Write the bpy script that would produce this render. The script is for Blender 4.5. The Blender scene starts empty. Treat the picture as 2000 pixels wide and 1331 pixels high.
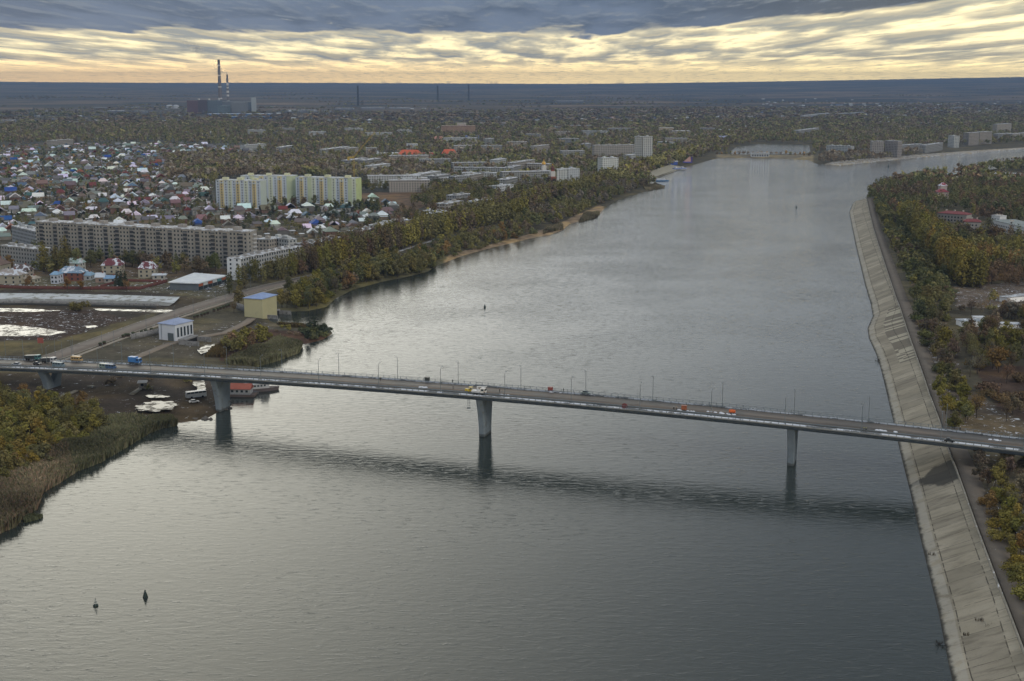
import bpy, math, random
import numpy as np
from mathutils import Vector, Matrix
random.seed(7); rng = np.random.default_rng(7)
S = bpy.context.scene; COL = S.collection
R = math.radians
# ------------------------------------------------------------------ camera
CAMZ, FPX, CX, CY = 140.0, 2500.0, 1000.0, 665.5
PITCH = math.atan((CY - 160) / FPX)
cd = bpy.data.cameras.new('camera'); cam = bpy.data.objects.new('camera', cd); COL.objects.link(cam)
cam.location = (0, 0, CAMZ); cam.rotation_euler = (math.pi / 2 - PITCH, 0, 0)
cd.sensor_width = 36; cd.lens = 45; cd.clip_start = 1; cd.clip_end = 200000
S.camera = cam
# ------------------------------------------------------------------ light
SUN_EL, SUN_AZ = 34.0, -42.0      # azimuth from +Y, negative to the left
SKY_K = 0.1
def nn(nt, t, **kw):
    n = nt.nodes.new(t)
    for k, v in kw.items():
        if k.startswith('i_'):
            n.inputs[k[2:].replace('_', ' ')].default_value = v
        else: setattr(n, k, v)
    return n
def mth(nt, op, a, b=None, c=None, clamp=False):
    n = nt.nodes.new('ShaderNodeMath'); n.operation = op; n.use_clamp = clamp
    for i, v in enumerate((a, b, c)):
        if v is None: continue
        if isinstance(v, (int, float)): n.inputs[i].default_value = v
        else: nt.links.new(v, n.inputs[i])
    return n.outputs[0]
def mixc(nt, f, a, b, mode='MIX'):
    n = nt.nodes.new('ShaderNodeMix'); n.data_type = 'RGBA'; n.blend_type = mode
    for i, v in ((0, f), (6, a), (7, b)):
        if isinstance(v, (int, float)): n.inputs[i].default_value = v
        elif isinstance(v, (tuple, list)): n.inputs[i].default_value = (*v[:3], 1)
        else: nt.links.new(v, n.inputs[i])
    return n.outputs[2]
def sstep(nt, v, a, b):
    n = nt.nodes.new('ShaderNodeMapRange'); n.interpolation_type = 'SMOOTHSTEP'
    nt.links.new(v, n.inputs[0])
    for i, q in ((1, a), (2, b)):
        if isinstance(q, (int, float)): n.inputs[i].default_value = q
        else: nt.links.new(q, n.inputs[i])
    return n.outputs[0]
def noise(nt, vec, scale, detail=4, rough=.55, dist=0.0):
    n = nn(nt, 'ShaderNodeTexNoise'); n.inputs['Scale'].default_value = scale
    n.inputs['Detail'].default_value = detail; n.inputs['Roughness'].default_value = rough
    n.inputs['Distortion'].default_value = dist
    nt.links.new(vec, n.inputs['Vector']); return n.outputs['Fac']
def comb(nt, x, y, z):
    n = nt.nodes.new('ShaderNodeCombineXYZ')
    for i, v in enumerate((x, y, z)):
        if isinstance(v, (int, float)): n.inputs[i].default_value = v
        else: nt.links.new(v, n.inputs[i])
    return n.outputs[0]
W = bpy.data.worlds.new('World'); S.world = W; W.use_nodes = True
nt = W.node_tree; nt.nodes.clear()
tc = nn(nt, 'ShaderNodeTexCoord'); sp = nn(nt, 'ShaderNodeSeparateXYZ'); nt.links.new(tc.outputs['Generated'], sp.inputs[0])
X, Y, Z = sp.outputs
sky = nn(nt, 'ShaderNodeTexSky', sky_type='NISHITA', sun_disc=False, sun_elevation=R(SUN_EL), sun_rotation=R(SUN_AZ))
zc = mth(nt, 'MAXIMUM', Z, 0.0)
inv = mth(nt, 'DIVIDE', 1.0, mth(nt, 'ADD', zc, .028))
cv = comb(nt, mth(nt, 'MULTIPLY', mth(nt, 'MULTIPLY', X, inv), 3.2), mth(nt, 'MULTIPLY', inv, .85), 0.0)
n1 = noise(nt, cv, .46, 7, .50, .1)
n2 = noise(nt, cv, 1.7, 6, .6, .2)
n3 = noise(nt, cv, .22, 4, .5)
inv2 = mth(nt, 'DIVIDE', 1.0, mth(nt, 'ADD', zc, .0296))
cv2 = comb(nt, mth(nt, 'MULTIPLY', mth(nt, 'MULTIPLY', X, inv2), 3.2), mth(nt, 'MULTIPLY', inv2, .85), 0.0)
n1u = noise(nt, cv2, .46, 7, .50, .1)
rim = sstep(nt, mth(nt, 'SUBTRACT', n1, n1u), -.01, .08)
# gap of open sky below the cloud deck, its edge rising to the right
xr = mth(nt, 'MAXIMUM', mth(nt, 'SUBTRACT', X, .08), 0.0)
edge = mth(nt, 'ADD', mth(nt, 'MULTIPLY', xr, .085), .0345)
edge = mth(nt, 'ADD', edge, mth(nt, 'MULTIPLY', mth(nt, 'SUBTRACT', n1, .5), .030))
deck = sstep(nt, Z, edge, mth(nt, 'ADD', edge, .0045))
warm = mixc(nt, sstep(nt, X, -.35, .3), (4.6, 3.0, 1.15), (4.9, 3.7, 1.5))
warm = mixc(nt, sstep(nt, Z, .0, .022), warm, (1.6, 1.33, .74))
strk = sstep(nt, n1, .36, .60)
low = sstep(nt, Z, .006, .018)
strk = mth(nt, 'MULTIPLY', strk, mth(nt, 'ADD', mth(nt, 'MULTIPLY', low, .82), .10))
gap = mixc(nt, strk, warm, mixc(nt, rim, mixc(nt, sstep(nt, X, -.1, .3), (.20, .235, .27), (.27, .28, .26)), (.46, .41, .30)))
gap = mixc(nt, mth(nt, 'MULTIPLY', sstep(nt, n2, .50, .66), .45), gap, (.32, .32, .27))
dk = mixc(nt, sstep(nt, n1, .36, .66), (.115, .155, .235), (.045, .072, .130))
dk = mixc(nt, mth(nt, 'MULTIPLY', rim, .55), dk, (.20, .235, .285))
dk = mixc(nt, sstep(nt, X, .05, .32), dk, mixc(nt, rim, (.075, .080, .090), (.17, .175, .18)))
dk = mixc(nt, sstep(nt, n2, .55, .75), dk, (.17, .195, .23))
holes = mth(nt, 'MULTIPLY', sstep(nt, n2, .71, .76), sstep(nt, n3, .45, .6))
dk = mixc(nt, holes, dk, (1.3, 1.15, .8))
low_sky = mixc(nt, deck, gap, dk)
# overcast above the frame, with the sun's bright patch behind the cloud
sa, se = R(-17), R(27)
sv = (math.sin(sa) * math.cos(se), math.cos(sa) * math.cos(se), math.sin(se))
dp = nn(nt, 'ShaderNodeVectorMath', operation='DOT_PRODUCT'); nt.links.new(tc.outputs['Generated'], dp.inputs[0]); dp.inputs[1].default_value = sv
patch = sstep(nt, dp.outputs['Value'], .80, .995)
patch = mth(nt, 'POWER', patch, 1.3)
nv = comb(nt, mth(nt, 'DIVIDE', X, mth(nt, 'ADD', zc, .25)), mth(nt, 'DIVIDE', Y, mth(nt, 'ADD', zc, .25)), 0.0)
n4 = noise(nt, nv, 1.6, 5, .55)
over = mixc(nt, sstep(nt, n4, .3, .7), (.25, .285, .34), (.38, .42, .47))
over = mixc(nt, mth(nt, 'MULTIPLY', sstep(nt, X, .08, .5), .38), over, (.06, .075, .09))
ta = mth(nt, 'ADD', mth(nt, 'DIVIDE', X, mth(nt, 'MAXIMUM', Y, .05)), .34)
glow = mth(nt, 'EXPONENT', mth(nt, 'MULTIPLY', mth(nt, 'MULTIPLY', ta, ta), -9.0))
glow = mth(nt, 'MULTIPLY', glow, mth(nt, 'MULTIPLY', sstep(nt, Y, .1, .5), sstep(nt, Z, .85, .45)))
glow = mth(nt, 'MULTIPLY', glow, mth(nt, 'ADD', mth(nt, 'MULTIPLY', n4, .4), .8))
over = mixc(nt, 1.0, over, mixc(nt, glow, (0, 0, 0), (1.85, 1.72, 1.35)), 'ADD')
band = mth(nt, 'MULTIPLY', sstep(nt, Z, .34, .10), mth(nt, 'ADD', mth(nt, 'MULTIPLY', sstep(nt, X, .5, -.3), .30), .22))
over = mixc(nt, 1.0, over, mixc(nt, band, (0, 0, 0), (1.0, 1.0, .95)), 'ADD')
col = mixc(nt, sstep(nt, Z, .068, .13), low_sky, over)
skyb = mixc(nt, 1.0, sky.outputs[0], (.1, .1, .1), 'MULTIPLY')
col = mixc(nt, .05, col, skyb)
bg = nn(nt, 'ShaderNodeBackground'); nt.links.new(mixc(nt, 1.0, col, (1 / SKY_K,) * 3, 'MULTIPLY'), bg.inputs[0]); bg.inputs[1].default_value = SKY_K
wo = nn(nt, 'ShaderNodeOutputWorld'); nt.links.new(bg.outputs[0], wo.inputs[0])
W.cycles.sampling_method = 'MANUAL'; W.cycles.sample_map_resolution = 1024
sl = bpy.data.lights.new('sun', 'SUN'); sl.energy = .9; sl.angle = R(22); sl.color = (1, .93, .82)
so = bpy.data.objects.new('sun', sl); COL.objects.link(so); so.location = (0, 0, 600)
so.rotation_euler = (R(90 - SUN_EL), 0, R(180 - SUN_AZ) - math.pi)
S.view_settings.view_transform = 'Standard'; S.view_settings.look = 'None'
S.view_settings.exposure = 0.45; S.view_settings.gamma = 1
S.cycles.max_bounces = 5; S.cycles.diffuse_bounces = 2; S.cycles.glossy_bounces = 3
S.cycles.volume_bounces = 0; S.cycles.transparent_max_bounces = 4

# ------------------------------------------------------------------ helpers
def srgb(*c):
    return tuple(((v / 255) / 12.92 if v / 255 <= .04045 else ((v / 255 + .055) / 1.055) ** 2.4) for v in c)
def G(px, py, z=0.0):
    """point of the photograph -> world point on the level z"""
    dx = (px - CX) / FPX; dy = -(py - CY) / FPX
    d = (dx, math.cos(PITCH) + dy * math.sin(PITCH), -math.sin(PITCH) + dy * math.cos(PITCH))
    t = (z - CAMZ) / d[2]
    return np.array([d[0] * t, d[1] * t, z])
def scale_at(y): return FPX / y
def plist(pts, z=0.0): return np.array([G(x, y, z)[:2] for x, y in pts])
def inpoly(P, poly):
    x, y = P[:, 0], P[:, 1]; r = np.zeros(len(P), bool); n = len(poly); j = n - 1
    for i in range(n):
        xi, yi = poly[i]; xj, yj = poly[j]
        if yi != yj:
            c = ((yi > y) != (yj > y)) & (x < (xj - xi) * (y - yi) / (yj - yi) + xi)
            r ^= c
        j = i
    return r
def dline(P, L, closed=False):
    d2 = np.full(len(P), 1e12); n = len(L)
    for i in range(n if closed else n - 1):
        a = L[i]; b = L[(i + 1) % n]; ab = b - a; q = float(ab @ ab)
        if q < 1e-9: continue
        t = np.clip(((P - a) @ ab) / q, 0, 1)
        e = P - a - t[:, None] * ab
        d2 = np.minimum(d2, (e * e).sum(1))
    return np.sqrt(d2)
def resample(L, step):
    L = np.asarray(L, float); s = np.r_[0, np.cumsum(np.hypot(*np.diff(L[:, :2], axis=0).T))]
    u = np.linspace(0, s[-1], max(2, int(s[-1] / step) + 1))
    return np.stack([np.interp(u, s, L[:, k]) for k in range(L.shape[1])], 1), u

class MB:
    """collects boxes, prisms, tubes; build() links them as ONE mesh object"""
    def __init__(s): s.v = []; s.f = []; s.c = []
    def add(s, vs, fs, c=(1, 1, 1)):
        o = len(s.v); s.v += [tuple(map(float, v)) for v in vs]; s.f += [tuple(i + o for i in f) for f in fs]; s.c += [c] * len(fs); return s
    def box(s, x0, x1, y0, y1, z0, z1, c=(1, 1, 1)):
        v = [(x0, y0, z0), (x1, y0, z0), (x1, y1, z0), (x0, y1, z0), (x0, y0, z1), (x1, y0, z1), (x1, y1, z1), (x0, y1, z1)]
        return s.add(v, [(0, 3, 2, 1), (4, 5, 6, 7), (0, 1, 5, 4), (1, 2, 6, 5), (2, 3, 7, 6), (3, 0, 4, 7)], c)
    def prism(s, poly, z0, z1, c=(1, 1, 1), top=None):
        n = len(poly); top = poly if top is None else top
        v = [(p[0], p[1], z0) for p in poly] + [(p[0], p[1], z1) for p in top]
        return s.add(v, [tuple(range(n))[::-1], tuple(range(n, 2 * n))] + [(i, (i + 1) % n, n + (i + 1) % n, n + i) for i in range(n)], c)
    def lathe(s, prof, n=12, cx=0, cy=0, c=(1, 1, 1)):
        v = []; f = []
        for r, z in prof:
            for i in range(n):
                a = 2 * math.pi * i / n; v.append((cx + r * math.cos(a), cy + r * math.sin(a), z))
        for k in range(len(prof) - 1):
            for i in range(n): f.append((k * n + i, k * n + (i + 1) % n, (k + 1) * n + (i + 1) % n, (k + 1) * n + i))
        f.append(tuple(range(n))[::-1]); f.append(tuple((len(prof) - 1) * n + i for i in range(n)))
        return s.add(v, f, c)
    def tube(s, a, b, r0, r1=None, n=6, c=(1, 1, 1)):
        r1 = r0 if r1 is None else r1
        a = Vector(a); b = Vector(b); d = (b - a).normalized(); u = d.orthogonal().normalized(); w = d.cross(u)
        v = [a + (u * math.cos(t) + w * math.sin(t)) * r0 for t in [2 * math.pi * i / n for i in range(n)]]
        v += [b + (u * math.cos(t) + w * math.sin(t)) * r1 for t in [2 * math.pi * i / n for i in range(n)]]
        return s.add(v, [tuple(range(n))[::-1], tuple(range(n, 2 * n))] + [(i, (i + 1) % n, n + (i + 1) % n, n + i) for i in range(n)], c)
    def gable(s, x0, x1, y0, y1, z, h, ov=.4, th=.18, c=(1, 1, 1), hip=0.0):
        """roof with its ridge along x, as a slab with thickness"""
        ym = (y0 + y1) / 2; k = h / ((y1 - y0) / 2)
        X0, X1, Y0, Y1 = x0 - ov, x1 + ov, y0 - ov, y1 + ov; ze = z - ov * k
        hp = hip * (x1 - x0) / 2
        lo = [(X0, Y0, ze), (X1, Y0, ze), (X1, Y1, ze), (X0, Y1, ze), (X0 + hp, ym, z + h), (X1 - hp, ym, z + h)]
        up = [(a, b, e + th) for a, b, e in lo]
        s.add(lo + up, [(6, 7, 11, 10), (8, 9, 10, 11), (7, 8, 11), (9, 6, 10), (0, 4, 5, 1), (2, 5, 4, 3), (1, 5, 2), (3, 4, 0),
                        (0, 1, 7, 6), (1, 2, 8, 7), (2, 3, 9, 8), (3, 0, 6, 9)], c)
        return s
    def gwall(s, x0, x1, y0, y1, z0, z1, h, c=(1, 1, 1)):
        """walls that close the two gables"""
        ym = (y0 + y1) / 2
        v = [(x0, y0, z0), (x1, y0, z0), (x1, y1, z0), (x0, y1, z0), (x0, y0, z1), (x1, y0, z1), (x1, y1, z1), (x0, y1, z1), (x0, ym, z1 + h), (x1, ym, z1 + h)]
        return s.add(v, [(0, 3, 2, 1), (0, 1, 5, 4), (2, 3, 7, 6), (1, 2, 6, 9, 5), (3, 0, 4, 8, 7), (4, 5, 9, 8), (6, 7, 8, 9)], c)
    def data(s, name):
        me = bpy.data.meshes.new(name); me.from_pydata(s.v, [], s.f); me.update()
        a = me.attributes.new('Col', 'FLOAT_COLOR', 'FACE')
        a.data.foreach_set('color', np.array([(*c, 1) for c in s.c], 'f').ravel())
        return me
    def build(s, name, mat, parent=None, loc=None, rz=0.0):
        me = s.data(name); me.materials.append(mat)
        return link(name, me, parent, loc, rz)
def link(name, me, parent=None, loc=None, rz=0.0):
    o = bpy.data.objects.new(name, me); COL.objects.link(o)
    if parent: o.parent = parent
    if loc is not None: o.location = loc
    if rz: o.rotation_euler = (0, 0, rz)
    return o
def npmesh(name, V, Q, CQ, T=None, CT=None):
    me = bpy.data.meshes.new(name)
    nq = len(Q); ntr = 0 if T is None else len(T)
    me.vertices.add(len(V)); me.vertices.foreach_set('co', np.asarray(V, 'f').ravel())
    idx = np.asarray(Q, 'i').ravel()
    ls = np.arange(nq) * 4; cc = np.asarray(CQ, 'f')
    if ntr:
        idx = np.r_[idx, np.asarray(T, 'i').ravel()]; ls = np.r_[ls, nq * 4 + np.arange(ntr) * 3]; cc = np.r_[cc, np.asarray(CT, 'f')] if nq else np.asarray(CT, 'f')
    me.loops.add(len(idx)); me.loops.foreach_set('vertex_index', idx.astype('i'))
    me.polygons.add(nq + ntr); me.polygons.foreach_set('loop_start', ls.astype('i'))
    me.update(calc_edges=True)
    a = me.attributes.new('Col', 'FLOAT_COLOR', 'FACE')
    a.data.foreach_set('color', np.c_[cc, np.ones(len(cc))].astype('f').ravel())
    return me
def tag(o, label=None, cat=None, group=None, kind=None):
    if label: o['label'] = label
    if cat: o['category'] = cat
    if group: o['group'] = group
    if kind: o['kind'] = kind
    return o
def thing(name, loc, rz, label, cat, group=None):
    o = bpy.data.objects.new(name, None); COL.objects.link(o); o.empty_display_size = 2
    o.location = loc; o.rotation_euler = (0, 0, rz)
    return tag(o, label, cat, group)
def copy_tree(o, parent=None):
    c = o.copy(); COL.objects.link(c); c.parent = parent
    for ch in list(o.children): copy_tree(ch, c)
    return c

# ------------------------------------------------------------------ materials
def mat(name, col=(1, 1, 1), rough=.8, var=.25, nscale=.15, metal=0, spec=.3, objc=False, attr=True, stain=None, ndetail=5, n2=None):
    m = bpy.data.materials.new(name); m.use_nodes = True; t = m.node_tree; b = t.nodes['Principled BSDF']
    b.inputs['Roughness'].default_value = rough; b.inputs['Metallic'].default_value = metal
    b.inputs['Specular IOR Level'].default_value = spec
    g = nn(t, 'ShaderNodeTexCoord'); geo = nn(t, 'ShaderNodeNewGeometry')
    f = noise(t, geo.outputs['Position'], nscale, ndetail, .6)
    k = mth(t, 'ADD', mth(t, 'MULTIPLY', mth(t, 'SUBTRACT', f, .5), var * 4), 1.0)
    c = None
    if attr:
        a = nn(t, 'ShaderNodeAttribute', attribute_name='Col'); c = mixc(t, 1.0, a.outputs['Color'], col, 'MULTIPLY')
    else: c = mixc(t, 0.0, col, col)
    if objc:
        oi = nn(t, 'ShaderNodeObjectInfo'); c = mixc(t, 1.0, c, oi.outputs['Color'], 'MULTIPLY')
    c = mixc(t, 1.0, c, comb(t, k, k, k), 'MULTIPLY')
    if stain:
        f2 = noise(t, geo.outputs['Position'], stain[0], 6, .65)
        c = mixc(t, mth(t, 'MULTIPLY', sstep(t, f2, stain[2], stain[3]), stain[4] if len(stain) > 4 else 1.0), c, stain[1])
    t.links.new(c, b.inputs['Base Color'])
    return m
M = {}
M['leaf'] = mat('foliage', (1, 1, 1), .9, .12, .08, spec=.05, objc=True)
M['bark'] = mat('bark', (.07, .055, .045), .9, .2, .5, spec=.05, attr=False)
M['paint'] = mat('weathered_paint', (1, 1, 1), .75, .14, .25, objc=True, spec=.2)
M['roofing'] = mat('roof_sheet', (1, 1, 1), .65, .16, .35, objc=True, spec=.25)
M['snowroof'] = mat('roof_with_snow', (1, 1, 1), .7, .16, .3, objc=True, stain=(.22, (.62, .66, .72), .5, .56))
M['concrete'] = mat('concrete', (.24, .25, .25), .85, .18, .3, attr=False, stain=(.5, (.2, .2, .19), .55, .7, .6))
M['panelwall'] = mat('wall_panel', (1, 1, 1), .85, .1, .12, stain=(.12, (.2, .18, .16), .58, .75, .45))
M['glass'] = mat('window_glass', (.035, .045, .055), .2, .3, 1.2, spec=.5, attr=False)
M['steel'] = mat('painted_steel', (.115, .145, .18), .55, .15, .4, spec=.4, attr=False, stain=(.35, (.10, .11, .12), .55, .7, .6))
M['rail'] = mat('galvanised_rail', (.14, .165, .18), .5, .1, .8, spec=.4, attr=False)
M['vehicle'] = mat('vehicle_paint', (1, 1, 1), .35, .08, .8, spec=.5, objc=True)
M['rubber'] = mat('rubber', (.02, .02, .02), .9, .1, 2, attr=False)
M['brick'] = mat('brick', (.14, .055, .045), .9, .15, .8, attr=False)
M['cloth'] = mat('cloth', (1, 1, 1), .9, .1, 3)
M['gold'] = mat('gilded_metal', (.7, .42, .10), .5, .05, 1, metal=1, attr=False)
M['chimney'] = mat('chimney_concrete', (1, 1, 1), .9, .05, .02, spec=.1)

# ------------------------------------------------------------------ shorelines (pixels of the photograph, water level)
LEFT = [(-900, 1700), (-300, 1300), (-80, 1110), (0, 1035), (28, 1024), (42, 1008), (72, 990), (84, 958), (118, 938), (150, 916), (198, 897), (240, 872), (288, 842),
        (318, 830), (368, 824), (404, 818), (436, 800), (446, 790), (440, 780), (452, 774), (480, 772), (505, 764), (520, 745), (505, 728), (500, 714),
        (545, 700), (584, 684), (588, 676), (560, 671), (598, 672), (630, 664), (650, 652), (645, 644), (610, 640), (565, 636), (540, 632),
        (528, 628), (520, 621), (534, 616), (546, 611), (560, 609), (600, 608), (638, 600), (655, 584), (690, 566), (745, 551), (800, 540), (835, 531), (852, 520), (900, 501), (958, 485),
        (1045, 464), (1075, 459), (1100, 449), (1112, 438), (1165, 424), (1180, 408), (1205, 392), (1230, 384), (1262, 374), (1298, 367), (1300, 363), (1262, 358), (1265, 352), (1292, 346),
        (1340, 327), (1385, 314), (1400, 310)]
DAM = [(1480, 309), (1580, 313), (1592, 320), (1640, 324), (1700, 318), (1800, 308), (1900, 300), (2000, 291), (2200, 276), (2600, 262)]
TIP = [(2600, 300), (2300, 308), (2100, 318), (2000, 327), (1900, 340), (1800, 354), (1740, 366)]
RSHORE = [(1696, 377), (1682, 383), (1665, 398), (1658, 415), (1664, 447), (1672, 486), (1682, 528), (1689, 558), (1700, 595), (1704, 618), (1693, 642), (1696, 662),
          (1710, 692), (1719, 720), (1728, 757), (1741, 813), (1752, 862), (1762, 905), (1776, 960), (1798, 1060), (1815, 1130), (1832, 1200), (1849, 1290), (1858, 1331), (1890, 1430), (1960, 1650)]
CREST = [(1692, 388), (1697, 410), (1706, 448), (1720, 492), (1735, 538), (1749, 580), (1757, 600), (1771, 644), (1787, 690), (1803, 735), (1816, 774), (1834, 822), (1852, 880),
         (1868, 920), (1883, 962), (1903, 1020), (1937, 1112), (1971, 1200), (2000, 1277), (2040, 1370), (2130, 1560)]
CZ = 7.0
rs = plist(RSHORE); cr = plist(CREST, CZ)
water_poly = np.r_[plist(LEFT), plist(DAM), plist(TIP), rs, [[rs[-1][0] + 60, -300.]], [[-1500., -300.]]]
POND = plist([(1425, 297), (1440, 287), (1482, 281), (1580, 284), (1583, 298), (1560, 302), (1450, 303), (1430, 302)])
right_poly = np.r_[plist(TIP), rs, [[rs[-1][0] + 60, -300.]], [[3000., -300.]], [[4500., 1300.]]]
emb_poly = np.r_[rs, cr[::-1]]
PUMPCUT = [plist([(385, 684), (418, 668), (425, 678), (400, 692)], .5), plist([(380, 750), (400, 745), (400, 770), (380, 770)], .5)]

def height(P):
    P = np.atleast_2d(np.asarray(P, float))[:, :2]
    h = np.full(len(P), 3.0); dist = np.hypot(P[:, 0], P[:, 1])
    near = dist < 5000
    Q = P[near]
    if len(Q):
        ins = inpoly(Q, water_poly); d = dline(Q, water_poly, True)
        ins2 = inpoly(Q, POND); d2 = dline(Q, POND, True)
        sd = np.where(ins, -d, d); sd = np.minimum(sd, np.where(ins2, -d2, d2))
        hn = np.where(sd < 0, np.maximum(-3, sd * .3), np.minimum(1.1, sd * .25) + 1.9 * np.clip((sd - 6) / 45, 0, 1))
        rp = inpoly(Q, right_poly)
        if rp.any():
            q = Q[rp]; ds = dline(q, rs); dc = dline(q, cr); e = inpoly(q, emb_poly)
            dtip = dline(q, plist(TIP))
            hr = np.where(e, CZ * ds / (ds + dc + 1e-6) - .9, CZ - .25 * np.exp(-dc / 2))
            hr = np.where(e, hr, np.minimum(hr, np.minimum(ds, dtip) * .35))
            hn[rp] = hr
        h[near] = hn
    # low hills on the horizon
    far = np.clip((dist - 9000) / 19000, 0, 1); az = P[:, 0] / np.maximum(P[:, 1], 1)
    hr = 92 + np.clip((az - .02) / .4, 0, 1.5) ** 1.3 * 150 + np.clip((-az - .1) / .35, 0, 1.5) * 50
    h += far * far * (3 - 2 * far) * hr
    h += np.clip((dist - 5000) / 10000, 0, 1) * 14 * np.sin(P[:, 0] / 2300) * np.sin(P[:, 1] / 3100 + 1)
    return h
def place(px, py, z0=3.0):
    z = z0
    for _ in range(4):
        g = G(px, py, z); z = float(height(g[None, :2])[0])
    return np.array([g[0], g[1], max(z, .0)])

# ------------------------------------------------------------------ ground sheet
rows = np.r_[np.geomspace(150, 3000, 560), np.geomspace(3020, 30000, 110)]
azs = np.linspace(-.85, .85, 860)
DD, AA = np.meshgrid(rows, azs, indexing='ij')
GX, GY = DD * AA, DD
P = np.stack([GX.ravel(), GY.ravel()], 1); GZ = height(P)
nr, nc = DD.shape
ii = np.arange(nr * nc).reshape(nr, nc)
Q = np.stack([ii[:-1, :-1], ii[:-1, 1:], ii[1:, 1:], ii[1:, :-1]], -1).reshape(-1, 4)
# ground cover: (pixel polygon, level, colour, snow)
COVER = [
    ([(-200, 420), (900, 420), (900, 250), (-200, 250)], 3, (.060, .058, .045), .25),
    ([(-300, 560), (300, 572), (440, 590), (300, 640), (100, 700), (-300, 700)], 3, (.052, .042, .032), .20),
    ([(-300, 600), (180, 606), (260, 625), (100, 668), (-300, 650)], 3, (.060, .040, .029), .30),
    ([(-300, 720), (520, 740), (470, 800), (380, 830), (250, 850), (-300, 850)], 3, (.062, .048, .036), .22),
    ([(-100, 668), (110, 665), (260, 622), (330, 600), (180, 690), (-100, 700)], 3, (.095, .08, .045), .05),
    ([(200, 690), (300, 655), (480, 620), (560, 625), (420, 700)], 3, (.10, .085, .06), .25),
    ([(430, 700), (430, 660), (520, 640), (640, 645), (640, 665), (500, 700)], 3, (.075, .045, .035), .05),
    ([(545, 610), (640, 602), (700, 566), (850, 525), (1045, 465), (1040, 455), (830, 510), (640, 560), (540, 585)], 2, (.11, .10, .055), .12),
    ([(860, 515), (1045, 467), (1120, 440), (1170, 426), (1185, 405), (1170, 400), (1100, 432), (1040, 455), (880, 495)], 2, (.27, .20, .13), .05),
    ([(0, 545), (330, 540), (445, 540), (450, 585), (300, 572), (0, 562)], 3, (.10, .09, .06), .3),
    ([(690, 378), (850, 372), (840, 400), (800, 415), (700, 398)], 3, (.13, .085, .055), .12),
    ([(60, 505), (440, 518), (440, 545), (60, 540)], 3, (.12, .09, .06), .25),
    ([(1590, 322), (1650, 326), (1800, 312), (2050, 292), (2050, 284), (1800, 302), (1640, 315)], 2, (.24, .20, .14), .4),
    ([(1400, 311), (1590, 316), (1590, 304), (1400, 303)], 2, (.2, .17, .12), .1),
    ([(1860, 560), (2100, 545), (2100, 610), (1870, 600)], 7, (.14, .11, .085), .30),
    ([(1790, 620), (1850, 630), (1890, 760), (1960, 800), (2060, 850), (1880, 850), (1830, 760)], 7, (.10, .08, .06), .30),
    ([(1900, 715), (2100, 715), (2100, 860), (1950, 800)], 7, (.075, .050, .038), .16),
    ([(1870, 890), (2100, 880), (2100, 1400), (2040, 1331), (1900, 960)], 7, (.095, .08, .055), .26),
]
Cg = np.empty((len(P), 3)); Cg[:] = (.085, .075, .052); Sn = np.full(len(P), .12)
dist = np.hypot(P[:, 0], P[:, 1])
Cg[dist > 4500] = (.060, .055, .045)
for poly, z, c, sn in COVER:
    m_ = inpoly(P, plist(poly, z)); Cg[m_] = c; Sn[m_] = sn
rpm = inpoly(P, right_poly) & (dist < 3000)
me = bpy.data.meshes.new('ground'); me.vertices.add(len(P)); me.vertices.foreach_set('co', np.c_[P, GZ].astype('f').ravel())
me.loops.add(Q.size); me.loops.foreach_set('vertex_index', Q.ravel().astype('i'))
me.polygons.add(len(Q)); me.polygons.foreach_set('loop_start', (np.arange(len(Q)) * 4).astype('i')); me.update(calc_edges=True)
a = me.attributes.new('Col', 'FLOAT_COLOR', 'POINT'); a.data.foreach_set('color', np.c_[Cg, Sn].astype('f').ravel())
me.polygons.foreach_set('use_smooth', np.ones(len(Q), bool))
gm = bpy.data.materials.new('ground_cover'); gm.use_nodes = True; t = gm.node_tree; b = t.nodes['Principled BSDF']
b.inputs['Roughness'].default_value = .95; b.inputs['Specular IOR Level'].default_value = .1
geo = nn(t, 'ShaderNodeNewGeometry'); PO = geo.outputs['Position']
at = nn(t, 'ShaderNodeAttribute', attribute_name='Col')
f1 = noise(t, PO, .09, 6, .62); f2 = noise(t, PO, .8, 4, .6)
k = mth(t, 'ADD', mth(t, 'ADD', mth(t, 'MULTIPLY', mth(t, 'SUBTRACT', f1, .5), 1.9), mth(t, 'MULTIPLY', mth(t, 'SUBTRACT', f2, .5), .8)), 1.0)
c = mixc(t, 1.0, at.outputs['Color'], comb(t, k, k, k), 'MULTIPLY')
big = noise(t, PO, .022, 5, .6, .5); c = mixc(t, mth(t, 'MULTIPLY', sstep(t, big, .46, .62), .6), c, mixc(t, 1.0, c, (1.9, 1.75, 1.2), 'MULTIPLY'))
# field patches of the far plain
mp = nn(t, 'ShaderNodeMapping'); mp.inputs['Scale'].default_value = (.0006, .0013, 0); mp.inputs['Rotation'].default_value = (0, 0, .25); t.links.new(PO, mp.inputs[0])
vo = nn(t, 'ShaderNodeTexVoronoi'); vo.inputs['Scale'].default_value = 1.0; vo.inputs['Randomness'].default_value = .8; t.links.new(mp.outputs[0], vo.inputs['Vector'])
hs = nn(t, 'ShaderNodeSeparateColor'); t.links.new(vo.outputs['Color'], hs.inputs[0])
fc = mixc(t, hs.outputs[0], (.035, .036, .028), (.27, .185, .11))
f5 = noise(t, PO, .0016, 8, .65); fc = mixc(t, sstep(t, f5, .42, .6), fc, (.030, .032, .024))
ln = nn(t, 'ShaderNodeVectorMath', operation='LENGTH'); t.links.new(PO, ln.inputs[0])
c = mixc(t, mth(t, 'MULTIPLY', sstep(t, ln.outputs['Value'], 4800, 8500), .9), c, fc)
f3 = noise(t, PO, .30, 8, .74, .8)
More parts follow.
